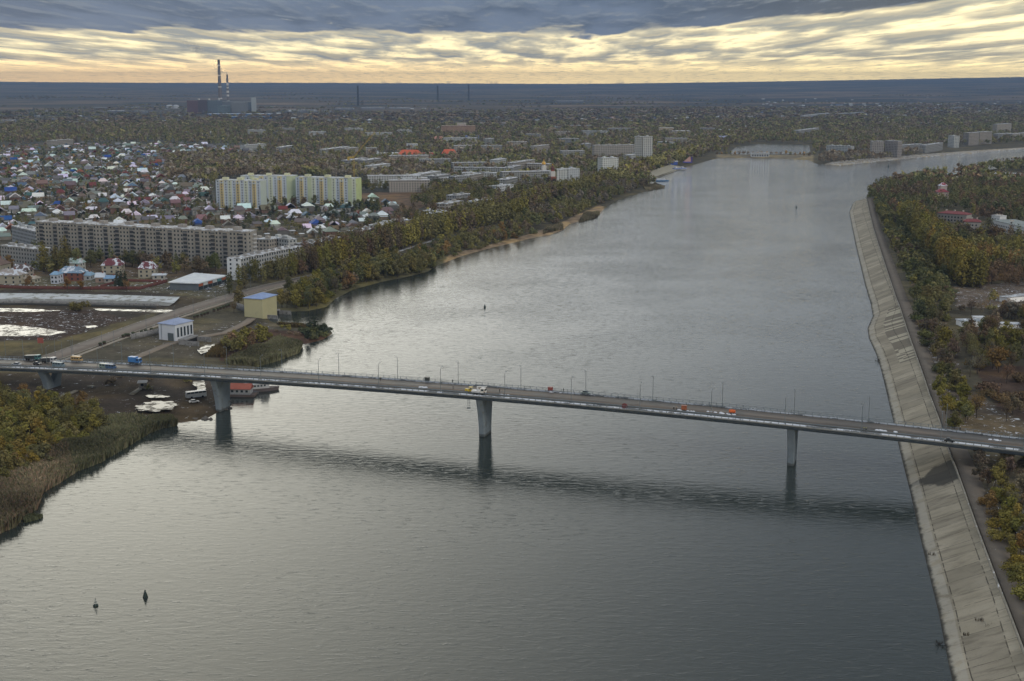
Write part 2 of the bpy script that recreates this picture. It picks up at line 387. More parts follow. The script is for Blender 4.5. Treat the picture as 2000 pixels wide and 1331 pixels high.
th = mth(t, 'SUBTRACT', .74, mth(t, 'MULTIPLY', at.outputs['Alpha'], .55))
sn = sstep(t, f3, th, mth(t, 'ADD', th, .035))
sn = mth(t, 'MULTIPLY', sn, sstep(t, ln.outputs['Value'], 5500, 3500))
c = mixc(t, sn, c, (.62, .65, .70))
t.links.new(c, b.inputs['Base Color'])
bp = nn(t, 'ShaderNodeBump'); bp.inputs['Strength'].default_value = .6; bp.inputs['Distance'].default_value = .5
t.links.new(f2, bp.inputs['Height']); t.links.new(bp.outputs[0], b.inputs['Normal'])
me.materials.append(gm); tag(link('ground', me), kind='structure')

# ------------------------------------------------------------------ water
def water_mat(name, b1, b2, rough, body):
    m = bpy.data.materials.new(name); m.use_nodes = True; t = m.node_tree; b = t.nodes['Principled BSDF']
    b.inputs['Base Color'].default_value = (*body, 1); b.inputs['Roughness'].default_value = rough; b.inputs['IOR'].default_value = 1.333
    geo = nn(t, 'ShaderNodeNewGeometry'); PO = geo.outputs['Position']
    def layer(sx, sy, rot, sc, det):
        mp = nn(t, 'ShaderNodeMapping'); mp.inputs['Scale'].default_value = (sx, sy, 1); mp.inputs['Rotation'].default_value = (0, 0, rot)
        t.links.new(PO, mp.inputs[0]); return noise(t, mp.outputs[0], sc, det, .6, .3)
    w1 = layer(.42, 1, .12, .5, 6); w2 = layer(.30, 1, -.22, .15, 3); w3 = sstep(t, layer(.34, 1, .05, .62, 4), .56, .74)
    patch = noise(t, PO, .012, 4, .55)
    amp = mth(t, 'ADD', mth(t, 'MULTIPLY', sstep(t, patch, .35, .65), .5), .7)
    w1 = mth(t, 'ADD', w1, mth(t, 'MULTIPLY', w3, .42))
    sy_ = nn(t, 'ShaderNodeSeparateXYZ'); t.links.new(PO, sy_.inputs[0])
    amp = mth(t, 'MULTIPLY', amp, mth(t, 'ADD', mth(t, 'MULTIPLY', sstep(t, sy_.outputs[1], 530.0, 1300.0), 1.5), .75))   # open reach upstream is windier
    hh = mth(t, 'ADD', mth(t, 'MULTIPLY', w1, b1), mth(t, 'MULTIPLY', w2, b2))
    bp = nn(t, 'ShaderNodeBump'); bp.inputs['Distance'].default_value = 1.0
    t.links.new(mth(t, 'MULTIPLY', amp, 1.0), bp.inputs['Strength']) 
    t.links.new(hh, bp.inputs['Height']); t.links.new(bp.outputs[0], b.inputs['Normal'])
    return m
M['water'] = water_mat('river_water', .14, .05, .04, (.030, .038, .034))
mb = MB(); mb.add([(-2600, -400, 0), (5200, -400, 0), (5200, 5000, 0), (-2600, 5000, 0)], [(0, 1, 2, 3)])
tag(mb.build('water', M['water']), kind='structure')
M['pool'] = water_mat('puddle_water', .03, .02, .04, (.03, .03, .028))
t = M['pool'].node_tree; b = t.nodes['Principled BSDF']; geo = nn(t, 'ShaderNodeNewGeometry')
df = nn(t, 'ShaderNodeBsdfDiffuse'); df.inputs[0].default_value = (.10, .085, .065, 1); mx = nn(t, 'ShaderNodeMixShader')
t.links.new(mth(t, 'MULTIPLY', sstep(t, noise(t, geo.outputs['Position'], .22, 7, .7, .6), .46, .58), .85), mx.inputs[0]); t.links.new(b.outputs[0], mx.inputs[1]); t.links.new(df.outputs[0], mx.inputs[2])
t.links.new(mx.outputs[0], t.nodes['Material Output'].inputs['Surface'])
def sheet(name, pts, z, m, off=.0):
    v = [G(x, y, z) for x, y in pts]; mb = MB()
    mb.add([(p[0], p[1], z + off) for p in v], [tuple(range(len(v)))]); o = mb.build(name, m)
    return tag(o, kind='structure')
def wob(pts, n=6, amp=1.5, seed=1):
    r = random.Random(seed); out = []
    for i in range(len(pts)):
        a, b_ = pts[i], pts[(i + 1) % len(pts)]
        for k in range(n):
            f = k / n; out.append((a[0] + (b_[0] - a[0]) * f + (r.uniform(-amp, amp) * 2.2 if k else 0), a[1] + (b_[1] - a[1]) * f + (r.uniform(-amp, amp) * .5 if k else 0)))
    return out
#@POOLS
for i, (pts, amp) in enumerate([
    ([(-120, 634), (20, 635), (80, 641), (130, 649), (95, 656), (20, 657), (-120, 655)], 1),
    ([(-100, 599), (60, 604), (120, 607), (60, 610), (-100, 608)], 1.2),
    ([(180, 603), (250, 602), (335, 606), (348, 608), (315, 611), (250, 608), (190, 607)], 1),
    ([(166, 637), (185, 636), (193, 639), (170, 641)], .6),
    ([(285, 773), (310, 771), (334, 775), (310, 778), (290, 777)], 1.5),
    ([(268, 792), (295, 784), (330, 784), (346, 789), (335, 800), (305, 805), (280, 803), (266, 799)], 3),
    ([(384, 684), (405, 673), (423, 674), (405, 688), (392, 692)], .6),
    ([(376, 747), (402, 743), (400, 756), (398, 770), (384, 770), (384, 758)], 1.5)]):
    sheet('pond', wob(pts, 6, amp, i), 3.0, M['pool'], .06)

# ------------------------------------------------------------------ embankment on the right bank
crs, cu = resample(cr, 4.0)
rsd, ru = resample(rs, 1.0)
pair = []; last = 0
for c_ in crs:
    d = np.hypot(*(rsd[last:last + 90] - c_).T); j = last + int(np.argmin(d)); last = j; pair.append(j)
pj = np.convolve(np.pad(np.array(pair, float), 3, 'edge'), np.ones(7) / 7, 'valid')
sh = np.stack([np.interp(pj, np.arange(len(rsd)), rsd[:, k]) for k in (0, 1)], 1)
vals = []; uvs = []; NV = 12
for i in range(len(crs)):
    wdt = np.hypot(*(crs[i] - sh[i]))
    for k in range(NV + 1):
        f = -0.08 + 1.08 * k / NV
        q = sh[i] + (crs[i] - sh[i]) * f
        z = CZ * f
        if f < .12: z = CZ * .12 - (0.12 - f) * CZ * 1.15
        vals.append((q[0], q[1], z)); uvs.append((cu[i], f * wdt, wdt))
n_ = NV + 1
ids = np.arange(len(vals)).reshape(-1, n_)
Qe = np.stack([ids[:-1, :-1], ids[1:, :-1], ids[1:, 1:], ids[:-1, 1:]], -1).reshape(-1, 4)[:, ::-1]
me = npmesh('embankment', vals, Qe, np.ones((len(Qe), 3)))
a = me.attributes.new('uvm', 'FLOAT_VECTOR', 'POINT'); a.data.foreach_set('vector', np.array(uvs, 'f').ravel())
em = bpy.data.materials.new('slab_concrete'); em.use_nodes = True; t = em.node_tree; b = t.nodes['Principled BSDF']; b.inputs['Roughness'].default_value = .9; b.inputs['Specular IOR Level'].default_value = .15
at = nn(t, 'ShaderNodeAttribute', attribute_name='uvm'); s3 = nn(t, 'ShaderNodeSeparateXYZ'); t.links.new(at.outputs['Vector'], s3.inputs[0]); U, V_, Wd = s3.outputs
geo = nn(t, 'ShaderNodeNewGeometry'); PO = geo.outputs['Position']
base = mixc(t, sstep(t, noise(t, PO, .05, 5, .6), .3, .7), (.27, .24, .18), (.37, .33, .255))
# streaks running down the slope
st = noise(t, comb(t, U, mth(t, 'MULTIPLY', V_, .22), 0.0), .35, 6, .65, .5)
base = mixc(t, mth(t, 'MULTIPLY', sstep(t, st, .46, .70), .6), base, (.115, .10, .075))
ftn = noise(t, PO, 1.6, 4, .6); base = mixc(t, mth(t, 'MULTIPLY', sstep(t, ftn, .5, .8), .35), base, (.12, .11, .09))
# each slab has a tone of its own
sl_u = mth(t, 'FLOOR', mth(t, 'DIVIDE', U, 9.0)); sl_v = mth(t, 'FLOOR', mth(t, 'DIVIDE', mth(t, 'SUBTRACT', V_, 4.2), 9.2))
wn = nn(t, 'ShaderNodeTexWhiteNoise', noise_dimensions='2D'); t.links.new(comb(t, sl_u, sl_v, 0.0), wn.inputs['Vector'])
tone = mth(t, 'ADD', mth(t, 'MULTIPLY', wn.outputs['Value'], .34), .80)
base = mixc(t, 1.0, base, comb(t, tone, tone, tone), 'MULTIPLY')
# the repaired stretch: dark bare slabs and pale new strips
bu = mth(t, 'FLOOR', mth(t, 'DIVIDE', U, 3.1)); bv = mth(t, 'FLOOR', mth(t, 'DIVIDE', mth(t, 'ADD', V_, mth(t, 'MULTIPLY', wn.outputs['Value'], 5.0)), 13.0))
w2 = nn(t, 'ShaderNodeTexWhiteNoise', noise_dimensions='2D'); t.links.new(comb(t, bu, bv, 0.0), w2.inputs['Vector'])
u0 = float(cu[np.argmin(np.hypot(*(crs - G(1757, 596, CZ)[:2]).T))]); u1 = float(cu[np.argmin(np.hypot(*(crs - G(1790, 700, CZ)[:2]).T))])
inz = mth(t, 'MULTIPLY', mth(t, 'GREATER_THAN', U, u0), mth(t, 'LESS_THAN', U, u1)); inz = mth(t, 'MULTIPLY', inz, mth(t, 'GREATER_THAN', V_, 9.0))
rep = mixc(t, mth(t, 'GREATER_THAN', w2.outputs['Value'], .58), (.15, .13, .10), (.40, .365, .28))
base = mixc(t, mth(t, 'MULTIPLY', inz, .85), base, rep)
# dark patch with an uneven outline, coloured into the slabs below the bridge
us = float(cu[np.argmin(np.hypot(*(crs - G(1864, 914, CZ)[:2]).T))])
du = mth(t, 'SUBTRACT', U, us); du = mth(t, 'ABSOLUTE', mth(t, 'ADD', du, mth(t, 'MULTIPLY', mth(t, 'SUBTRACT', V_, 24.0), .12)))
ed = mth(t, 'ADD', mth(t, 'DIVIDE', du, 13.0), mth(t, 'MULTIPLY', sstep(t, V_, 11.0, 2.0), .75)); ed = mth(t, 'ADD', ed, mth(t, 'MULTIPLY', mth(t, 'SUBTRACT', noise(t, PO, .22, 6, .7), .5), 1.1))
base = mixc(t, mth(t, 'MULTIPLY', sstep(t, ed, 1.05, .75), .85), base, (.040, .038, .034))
# joints
def joint(v, period, off, w):
    m_ = mth(t, 'MODULO', mth(t, 'ADD', v, 1000 * period - off), period); a_ = mth(t, 'LESS_THAN', m_, w); return a_
jn = mth(t, 'MAXIMUM', joint(U, 9.0, 0, .22), mth(t, 'MULTIPLY', joint(V_, 9.2, 4.2, .3), mth(t, 'GREATER_THAN', V_, 3.0)))
jn = mth(t, 'MULTIPLY', jn, sstep(t, noise(t, PO, .35, 4, .6), .38, .55))
base = mixc(t, mth(t, 'MULTIPLY', jn, .85), base, (.055, .045, .035))
# weed tufts in the joints
wd_ = mth(t, 'MULTIPLY', sstep(t, noise(t, PO, .11, 4, .6), .70, .74), .8); base = mixc(t, wd_, base, (.07, .055, .035))
# wet waterline, pale toe strip
toe = mth(t, 'MULTIPLY', sstep(t, V_, 3.9, 3.5), sstep(t, noise(t, PO, .25, 4, .6), .35, .5)); base = mixc(t, mth(t, 'MULTIPLY', toe, .5), base, (.40, .38, .33))
wet = sstep(t, mth(t, 'ADD', V_, mth(t, 'MULTIPLY', noise(t, PO, .3, 4, .6), 2.2)), 2.7, 1.5); base = mixc(t, wet, base, (.045, .042, .035))
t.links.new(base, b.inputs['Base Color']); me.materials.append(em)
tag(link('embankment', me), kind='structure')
def ribbon(name, L, w0, w1, z0, z1, m, c=(1, 1, 1), kind='structure', zf=None, label=None, cat=None, parent=None):
    """strip along polyline L between offsets w0..w1 (to the left of travel), a solid from z0 to z1"""
    L = np.asarray(L, float); d = np.gradient(L[:, :2], axis=0); d /= np.hypot(*d.T)[:, None] + 1e-9; nrm = np.stack([-d[:, 1], d[:, 0]], 1)
    z = L[:, 2] if L.shape[1] > 2 else np.zeros(len(L))
    a = L[:, :2] + nrm * w0; b_ = L[:, :2] + nrm * w1
    V = np.concatenate([np.c_[a, z + z0], np.c_[b_, z + z0], np.c_[b_, z + z1], np.c_[a, z + z1]]); n = len(L); i = np.arange(n - 1)
    fs = []
    for q in range(4):
        p0, p1 = q * n, ((q + 1) % 4) * n; fs.append(np.stack([p0 + i, p0 + i + 1, p1 + i + 1, p1 + i], 1))
    fs.append(np.array([[0, n, 2 * n, 3 * n], [4 * n - 1, 3 * n - 1, 2 * n - 1, n - 1]]))
    Qr = np.concatenate(fs); me = npmesh(name, V, Qr, np.tile(c, (len(Qr), 1))); me.materials.append(m)
    o = link(name, me, parent)
    return tag(o, label, cat, kind=kind)
dirt = mat('packed_dirt', (.15, .125, .10), .95, .2, .25, attr=False, stain=(.3, (.6, .62, .66), .66, .7, .6))
crz = np.c_[crs, np.full(len(crs), CZ)]
ribbon('path', crz, .8, 7.0, -.6, .06, dirt)
kb = mat('kerb_concrete', (.25, .23, .19), .9, .2, .5, attr=False, stain=(.5, (.66, .68, .72), .60, .66))
ribbon('retaining_wall', crz, -.25, .25, -.5, .6, kb, kind=None, label='low concrete parapet running along the top of the sloped embankment', cat='wall')

# ------------------------------------------------------------------ the bridge
BO = G(940, 853)[:2]; BD = np.array([.94526, -.32632]); BN = np.array([.32632, .94526])
BR = math.atan2(BD[1], BD[0])
def zb(s): return 15.9 - 9.1e-5 * (s - 10) ** 2
def bw(s, t_, dz=0.0): q = BO + BD * s + BN * t_; return (q[0], q[1], zb(s) + dz)
bridge = thing('river_bridge', (*BO, 0), 0, 'long grey girder road bridge crossing the whole river on concrete piers', 'bridge')
ss = np.arange(-420, 401, 4.0)
def bpart(name, prof, m, c=(1, 1, 1), parent=None, s0=-420, s1=400):
    sq = ss[(ss >= s0) & (ss <= s1)]; n = len(prof); V = []
    for s in sq:
        for t_, dz in prof: x, y, z = bw(s, t_, dz); V.append((x - BO[0], y - BO[1], z))
    ids = np.arange(len(V)).reshape(-1, n); Qb = []
    for k in range(n): Qb.append(np.stack([ids[:-1, k], ids[:-1, (k + 1) % n], ids[1:, (k + 1) % n], ids[1:, k]], 1))
    Qb = np.concatenate(Qb); me = npmesh(name, V, Qb, np.tile(c, (len(Qb), 1))); me.materials.append(m)
    return link(name, me, parent or bridge)
bpart('girder', [(-3.4, 0), (-3.4, 1.75), (10, 1.75), (10, 0)], M['steel'])
bpart('deck_slab', [(-5.6, 1.75), (-5.6, 2.25), (12.2, 2.25), (12.2, 1.75), (10, 1.55), (-3.4, 1.55)], M['concrete'])
pave = bpy.data.materials.new('unpaved_deck'); pave.use_nodes = True; t = pave.node_tree; b = t.nodes['Principled BSDF']; b.inputs['Roughness'].default_value = .6
geo = nn(t, 'ShaderNodeNewGeometry'); PO = geo.outputs['Position']
mp = nn(t, 'ShaderNodeMapping'); mp.vector_type = 'POINT'; mp.inputs['Rotation'].default_value = (0, 0, -BR); t.links.new(PO, mp.inputs[0])
m2 = nn(t, 'ShaderNodeMapping'); m2.inputs['Scale'].default_value = (.05, 1, 1); t.links.new(mp.outputs[0], m2.inputs[0])
f = noise(t, m2.outputs[0], .45, 5, .6); c = mixc(t, sstep(t, f, .35, .65), (.060, .054, .047), (.15, .112, .08))
f = noise(t, mp.outputs[0], .06, 5, .6); c = mixc(t, mth(t, 'MULTIPLY', sstep(t, f, .5, .62), .6), c, (.07, .07, .065))
f = noise(t, m2.outputs[0], 1.6, 6, .7, .4); c = mixc(t, mth(t, 'MULTIPLY', sstep(t, f, .55, .68), .7), c, (.24, .20, .15))
f = noise(t, mp.outputs[0], .11, 6, .7, .6); c = mixc(t, mth(t, 'MULTIPLY', sstep(t, f, .66, .70), .8), c, (.62, .65, .7))
t.links.new(c, b.inputs['Base Color'])
bpart('roadway', [(-2.9, 2.25), (-2.9, 2.33), (9.5, 2.33), (9.5, 2.25)], pave)
walkm = mat('snowy_walkway', (.19, .20, .21), .7, .2, .3, attr=False, stain=(.14, (.72, .76, .82), .44, .50))
for a_, b_ in ((-5.4, -3.5), (10.1, 12.0)): bpart('walkway', [(a_, 2.25), (a_, 2.42), (b_, 2.42), (b_, 2.25)], walkm)
def fence_part(name, t_, hgt, step, rails, m, s0=-420, s1=400, th=.06, z0=2.25):
    g = MB(); s = s0
    while s <= s1:
        x, y, z = bw(s, t_, z0); x -= BO[0]; y -= BO[1]
        g.add([(x + BD[0] * a - BN[0] * b_, y + BD[1] * a - BN[1] * b_, z + h) for h in (0, hgt) for a, b_ in ((-th, -th), (th, -th), (th, th), (-th, th))],
              [(0, 1, 5, 4), (1, 2, 6, 5), (2, 3, 7, 6), (3, 0, 4, 7), (4, 5, 6, 7)])
        s += step
    o = tag(g.build(name, m, bridge), kind='stuff')
    for h, w_ in rails: bpart('rail', [(t_ - w_, z0 + h - w_), (t_ - w_, z0 + h + w_), (t_ + w_, z0 + h + w_), (t_ + w_, z0 + h - w_)], m, parent=o, s0=s0, s1=s1)
for t_ in (-5.45, 12.05): fence_part('railing', t_, 1.15, 2.6, ((1.15, .06), (.6, .03)), M['rail'], th=.09)
for t_ in (-3.2, 9.8): fence_part('guard_rail', t_, .85, 3.0, ((.72, .09), (.42, .05)), M['rail'], th=.09)
g = MB(); s = -300.0
while s < 260:
    x, y, z = bw(s, -3.4, .05); x -= BO[0]; y -= BO[1]
    g.add([(x + BD[0] * a - BN[0] * c_, y + BD[1] * a - BN[1] * c_, z + h) for h in (0, 1.5) for a, c_ in ((-.06, 0), (.06, 0), (.06, .16), (-.06, .16))], [(0, 1, 5, 4), (1, 2, 6, 5), (2, 3, 7, 6), (3, 0, 4, 7), (4, 5, 6, 7)]); s += 3.0
tag(g.build('stiffeners', M['steel'], bridge), kind='stuff')
# piers
def pier(s, zbase, topf, topb, w=1.25, L=(0.0, 8.2), name='pier', notch=False):
    g = MB(); N_ = 8; rings = []
    zt = zb(s) - .0
    for k in range(N_ + 1):
        f = k / N_; e = max(0, (f - .15) / .85) ** 1.7
        t0 = L[0] - topf * e; t1 = L[1] + topb * e; ww = w * (1 + .18 * e); ch = .35
        rings.append([(a, t_, zbase + (zt - zbase) * f) for a, t_ in ((-ww + ch, t0), (ww - ch, t0), (ww, t0 + ch), (ww, t1 - ch), (ww - ch, t1), (-ww + ch, t1), (-ww, t1 - ch), (-ww, t0 + ch))])
    V = [];
    for r in rings:
        for a, t_, z in r: q = BD * (s + a) + BN * t_; V.append((q[0], q[1], z))
    F = [(k * 8 + i, k * 8 + (i + 1) % 8, (k + 1) * 8 + (i + 1) % 8, (k + 1) * 8 + i) for k in range(N_) for i in range(8)] + [tuple(N_ * 8 + i for i in range(8))]
    g.add(V, F); 
    return g.build(name, pm, bridge)
pm = mat('pier_concrete', (.20, .235, .26), .85, .15, .25, attr=False, stain=(.4, (.14, .145, .14), .54, .68, .7))
t = pm.node_tree; b = t.nodes['Principled BSDF']; src = b.inputs['Base Color'].links[0].from_socket; gq = nn(t, 'ShaderNodeNewGeometry'); sq_ = nn(t, 'ShaderNodeSeparateXYZ'); t.links.new(gq.outputs['Position'], sq_.inputs[0])
wl = sstep(t, mth(t, 'ADD', sq_.outputs[2], mth(t, 'MULTIPLY', noise(t, gq.outputs['Position'], .9, 4, .6), 1.2)), 1.9, 1.1); t.links.new(mixc(t, mth(t, 'MULTIPLY', wl, .8), src, (.06, .062, .055)), b.inputs['Base Color'])
for s in (-121.6, .2, 122.6, 213, 303): 
    o = pier(s, -3 if s < 200 else 4, 3.0, 1.6)
    for tt in (-2.2, 1.5, 5.2, 8.9):
        g = MB(); q = BD * s + BN * tt
        g.prism([tuple(q + BD * a + BN * b_) for a, b_ in ((-.7, -.5), (.7, -.5), (.7, .5), (-.7, .5))], zb(s) - .02, zb(s) + .35)
        g.build('bearing', M['concrete'], o)
for s in (-211, -300, -390):
    pier(s, 1.5, 3.0, -4.6, w=1.5, L=(-.4, 4.4)); pier(s, 1.5, -5.2, 2.0, w=1.5, L=(3.6, 8.8))
# inspection ladder hanging beside the mid pier, small brackets
g = MB()
x, y, z = bw(-3.6, -4.4)
for a in (-.4, .4): g.tube((x + a, y, z + 1.8), (x + a, y, z - 3.2), .07)
for k in range(7): g.tube((x - .5, y, z - 3 + k * .7), (x + .5, y, z - 3 + k * .7), .05)
g.box(x - .8, x + .8, y - .6, y + .6, z - 3.4, z - 3.2)
tag(g.build('hanging_ladder', M['rail']), 'small steel ladder cage hanging under the deck left of the middle pier', 'ladder')
# street lamps
lp = thing('street_lamp', (0, 0, 0), 0, '', 'street lamp')
g = MB(); g.lathe([(.16, 0), (.12, .8), (.09, 9.6)], 8); g.lathe([(.28, 0), (.28, .25), (.16, .35)], 8); g.build('pole', M['rail'], lp)
g = MB(); g.tube((0, 0, 9.5), (0, 1.7, 10.0), .05); a_ = g.build('arm', M['rail'], lp)
g = MB(); g.box(-.16, .16, 1.5, 2.3, 9.93, 10.07); g.build('lamp_head', M['rail'], a_)
first = True; k = -6
ords = ['first', 'second', 'third', 'fourth', 'fifth', 'sixth', 'seventh', 'eighth', 'ninth', 'tenth', 'eleventh', 'twelfth', 'thirteenth', 'fourteenth', 'fifteenth', 'sixteenth', 'seventeenth', 'eighteenth', 'nineteenth', 'twentieth']
for side in (1, -1):
    nvis = 0
    for k in range(-8, 12):
        s = -68.5 + 27.2 * k + (0 if side > 0 else -1.5)
        if not -260 < s < 215: continue
        o = lp if first else copy_tree(lp); first = False
        t_ = 11.0 if side > 0 else -4.4
        x, y, z = bw(s, t_, 2.42); o.location = (x, y, z); o.rotation_euler = (0, 0, BR + (math.pi if side > 0 else 0))
        o['label'] = 'slender grey lamp on the %s edge of the bridge, %s from the left' % ('far' if side > 0 else 'near', ords[nvis])
        o['group'] = 'street lamps along the bridge'; nvis += 1
# ================================================================== buildings
EXCL = []          # world polygons where no tree or small house may stand
def excl(px, z=3): EXCL.append(plist(px, z))
def frame(A, B):
    A = np.array(A[:2], float); B = np.array(B[:2], float); u = B - A; L = float(np.hypot(*u)); u /= L
    v = np.array([-u[1], u[0]])
    return A, u, v, L, math.atan2(u[1], u[0])
WALLPAT = {}
def wallpat(key, wcol, pu=3.3, wu=1.5, pv=3.0, wv=1.5):
    """facade with rows of window openings for blocks too far off to model each one"""
    if key in WALLPAT: return WALLPAT[key]
    m = mat('facade_' + key, (1, 1, 1), .85, .1, .1, objc=True); t = m.node_tree; b = t.nodes['Principled BSDF']
    src = b.inputs['Base Color'].links[0].from_socket
    tcn = nn(t, 'ShaderNodeTexCoord'); s = nn(t, 'ShaderNodeSeparateXYZ'); t.links.new(tcn.outputs['Object'], s.inputs[0])
    u = mth(t, 'MODULO', mth(t, 'ADD', mth(t, 'ADD', s.outputs[0], s.outputs[1]), 990 + .9), pu); v = mth(t, 'MODULO', mth(t, 'ADD', s.outputs[2], 300 - .9), pv)
    w = mth(t, 'MULTIPLY', mth(t, 'LESS_THAN', u, wu), mth(t, 'LESS_THAN', v, wv))
    g = nn(t, 'ShaderNodeNewGeometry'); s2 = nn(t, 'ShaderNodeSeparateXYZ'); t.links.new(g.outputs['Normal'], s2.inputs[0])
    w = mth(t, 'MULTIPLY', w, mth(t, 'LESS_THAN', s2.outputs[2], .5)); w = mth(t, 'MULTIPLY', w, mth(t, 'GREATER_THAN', s.outputs[2], .5))
    t.links.new(mixc(t, w, src, wcol), b.inputs['Base Color']); WALLPAT[key] = m; return m
WP = wallpat('panel', (.045, .05, .055))
def block(A, B, z, h, depth, wall, roof, label, cat='apartment block', name='apartment_block', group=None, vents=3, snow=.4, rooms=None):
    """far block: wall with its window pattern, roof with parapet, stair heads"""
    A, u, v, L, rz = frame(A, B)
    if v[1] < 0: v = -v; 
    r = thing(name, (A[0], A[1], z), rz, label, cat, group)
    g = MB(); g.box(0, L, 0, depth, -1, h); w = g.build('wall', WP, r); w.color = (*wall, 1)
    g = MB(); g.box(-.3, L + .3, -.3, depth + .3, h, h + .5); o = g.build('roof', M['snowroof'], r); o.color = (*roof, 1)
    for k in range(vents):
        g = MB(); x = L * (k + .5) / vents; g.box(x - 1.6, x + 1.6, depth * .35, depth * .65, h + .5, h + 2.3); q = g.build('stair_head', M['paint'], r); q.color = (*wall, 1)
    EXCL.append(np.array([A - u * 3 - v * 4, A + u * (L + 3) - v * 4, A + u * (L + 3) + v * (depth + 3), A - u * 3 + v * (depth + 3)]))
    return r
def roofpts(a, b, z): return G(*a, z), G(*b, z)
WIN = {}
def winmesh(w, h):
    k = (w, h)
    if k not in WIN:
        g = MB(); g.box(-w / 2, w / 2, -.03, .05, -h / 2, h / 2); me = g.data('window'); me.materials.append(M['glass'])
        g = MB(); f = .09
        g.box(-w / 2 - f, w / 2 + f, -.07, .04, h / 2, h / 2 + f); g.box(-w / 2 - f, w / 2 + f, -.12, .04, -h / 2 - f, -h / 2)
        WIN[k] = me
    return WIN[k]
def windows(root, rects, w=1.5, h=1.5, cap=90):
    """rects: (x, y, z, rz) of each window, those that show largest first; past the cap the rest are one part"""
    me = winmesh(w, h)
    for x, y, z, rz in rects[:cap]: link('window', me, root, (x, y, z), rz)
    if len(rects) > cap:
        g = MB()
        for x, y, z, rz in rects[cap:]:
            c, s = math.cos(rz), math.sin(rz)
            vs = [(x + a * c - b_ * s, y + a * s + b_ * c, z + e) for e in (-h / 2, h / 2) for a, b_ in ((-w / 2, -.03), (w / 2, -.03), (w / 2, .05), (-w / 2, .05))]
            g.add(vs, [(0, 1, 5, 4), (1, 2, 6, 5), (2, 3, 7, 6), (3, 0, 4, 7), (4, 5, 6, 7), (3, 2, 1, 0)])
        tag(g.build('windows', M['glass'], root), kind='stuff')

# ---- the long grey nine-storey block
H9 = 28.0; A_, B_ = roofpts((69, 434), (482, 455), 3 + H9)
A, u, v, L, rz = frame(A_, B_)
r = thing('apartment_block', (A[0], A[1], 3), rz, 'very long grey nine-storey panel apartment block with snow patches on its roof', 'apartment block')
secs = 8; sl_ = L / secs; rects = []
grey = [(.30, .285, .255), (.285, .27, .245), (.31, .295, .27)]
for k in range(secs):
    g = MB(); g.box(k * sl_ + .05, (k + 1) * sl_ - .05, 0, 13, -1, H9 + (.25 if k % 2 else 0), grey[k % 3]); g.build('wall', M['panelwall'], r)
    g = MB(); z0 = H9 + (.25 if k % 2 else 0); g.box(k * sl_ - .1, (k + 1) * sl_ + .1, -.35, 13.3, z0, z0 + .7, (.30, .29, .28)); rf = g.build('roof', M['snowroof'], r)
    g = MB(); g.box((k + .5) * sl_ - 2.5, (k + .5) * sl_ + 2.5, 4, 9, z0 + .7, z0 + 3.0, (.3, .28, .26)); g.build('stair_head', M['panelwall'], rf)
    for q in (0.22, .78):
        g = MB(); x = (k + q) * sl_
        for f in range(9): g.box(x - 1.8, x + 1.8, -1.1, 0.02, f * 3.02 + .9, f * 3.02 + 1.9, (.21, .205, .20))
        g.box(x - 1.7, x + 1.7, -.5, .01, .9, H9 - 1.2, (.05, .055, .06)); g.build('balcony', M['panelwall'], r)
nw = int(L / 3.1)
for f in range(9):
    for k in range(nw):
        x = (k + .5) * L / nw; fr = (x / sl_) % 1
        if abs(fr - .22) < .09 or abs(fr - .78) < .09: continue
        rects.append((x, -.04, f * 3.02 + 2.4, 0))
rects.sort(key=lambda q: -q[0])
windows(r, rects, 1.35, 1.45)
for f in range(9): link('window', winmesh(1.35, 1.45), r, (L + .04, 3.5, f * 3.02 + 2.4), math.pi / 2)
g = MB()
for f in range(9): g.box(L, L + 1.3, 7, 11, f * 3.02 + 1, f * 3.02 + 2.0, (.5, .5, .5))
g.build('end_balcony', M['panelwall'], r)
EXCL.append(np.array([A - v * 3, A + u * (L + 4) - v * 3, A + u * (L + 4) + v * 18, A + v * 18]))

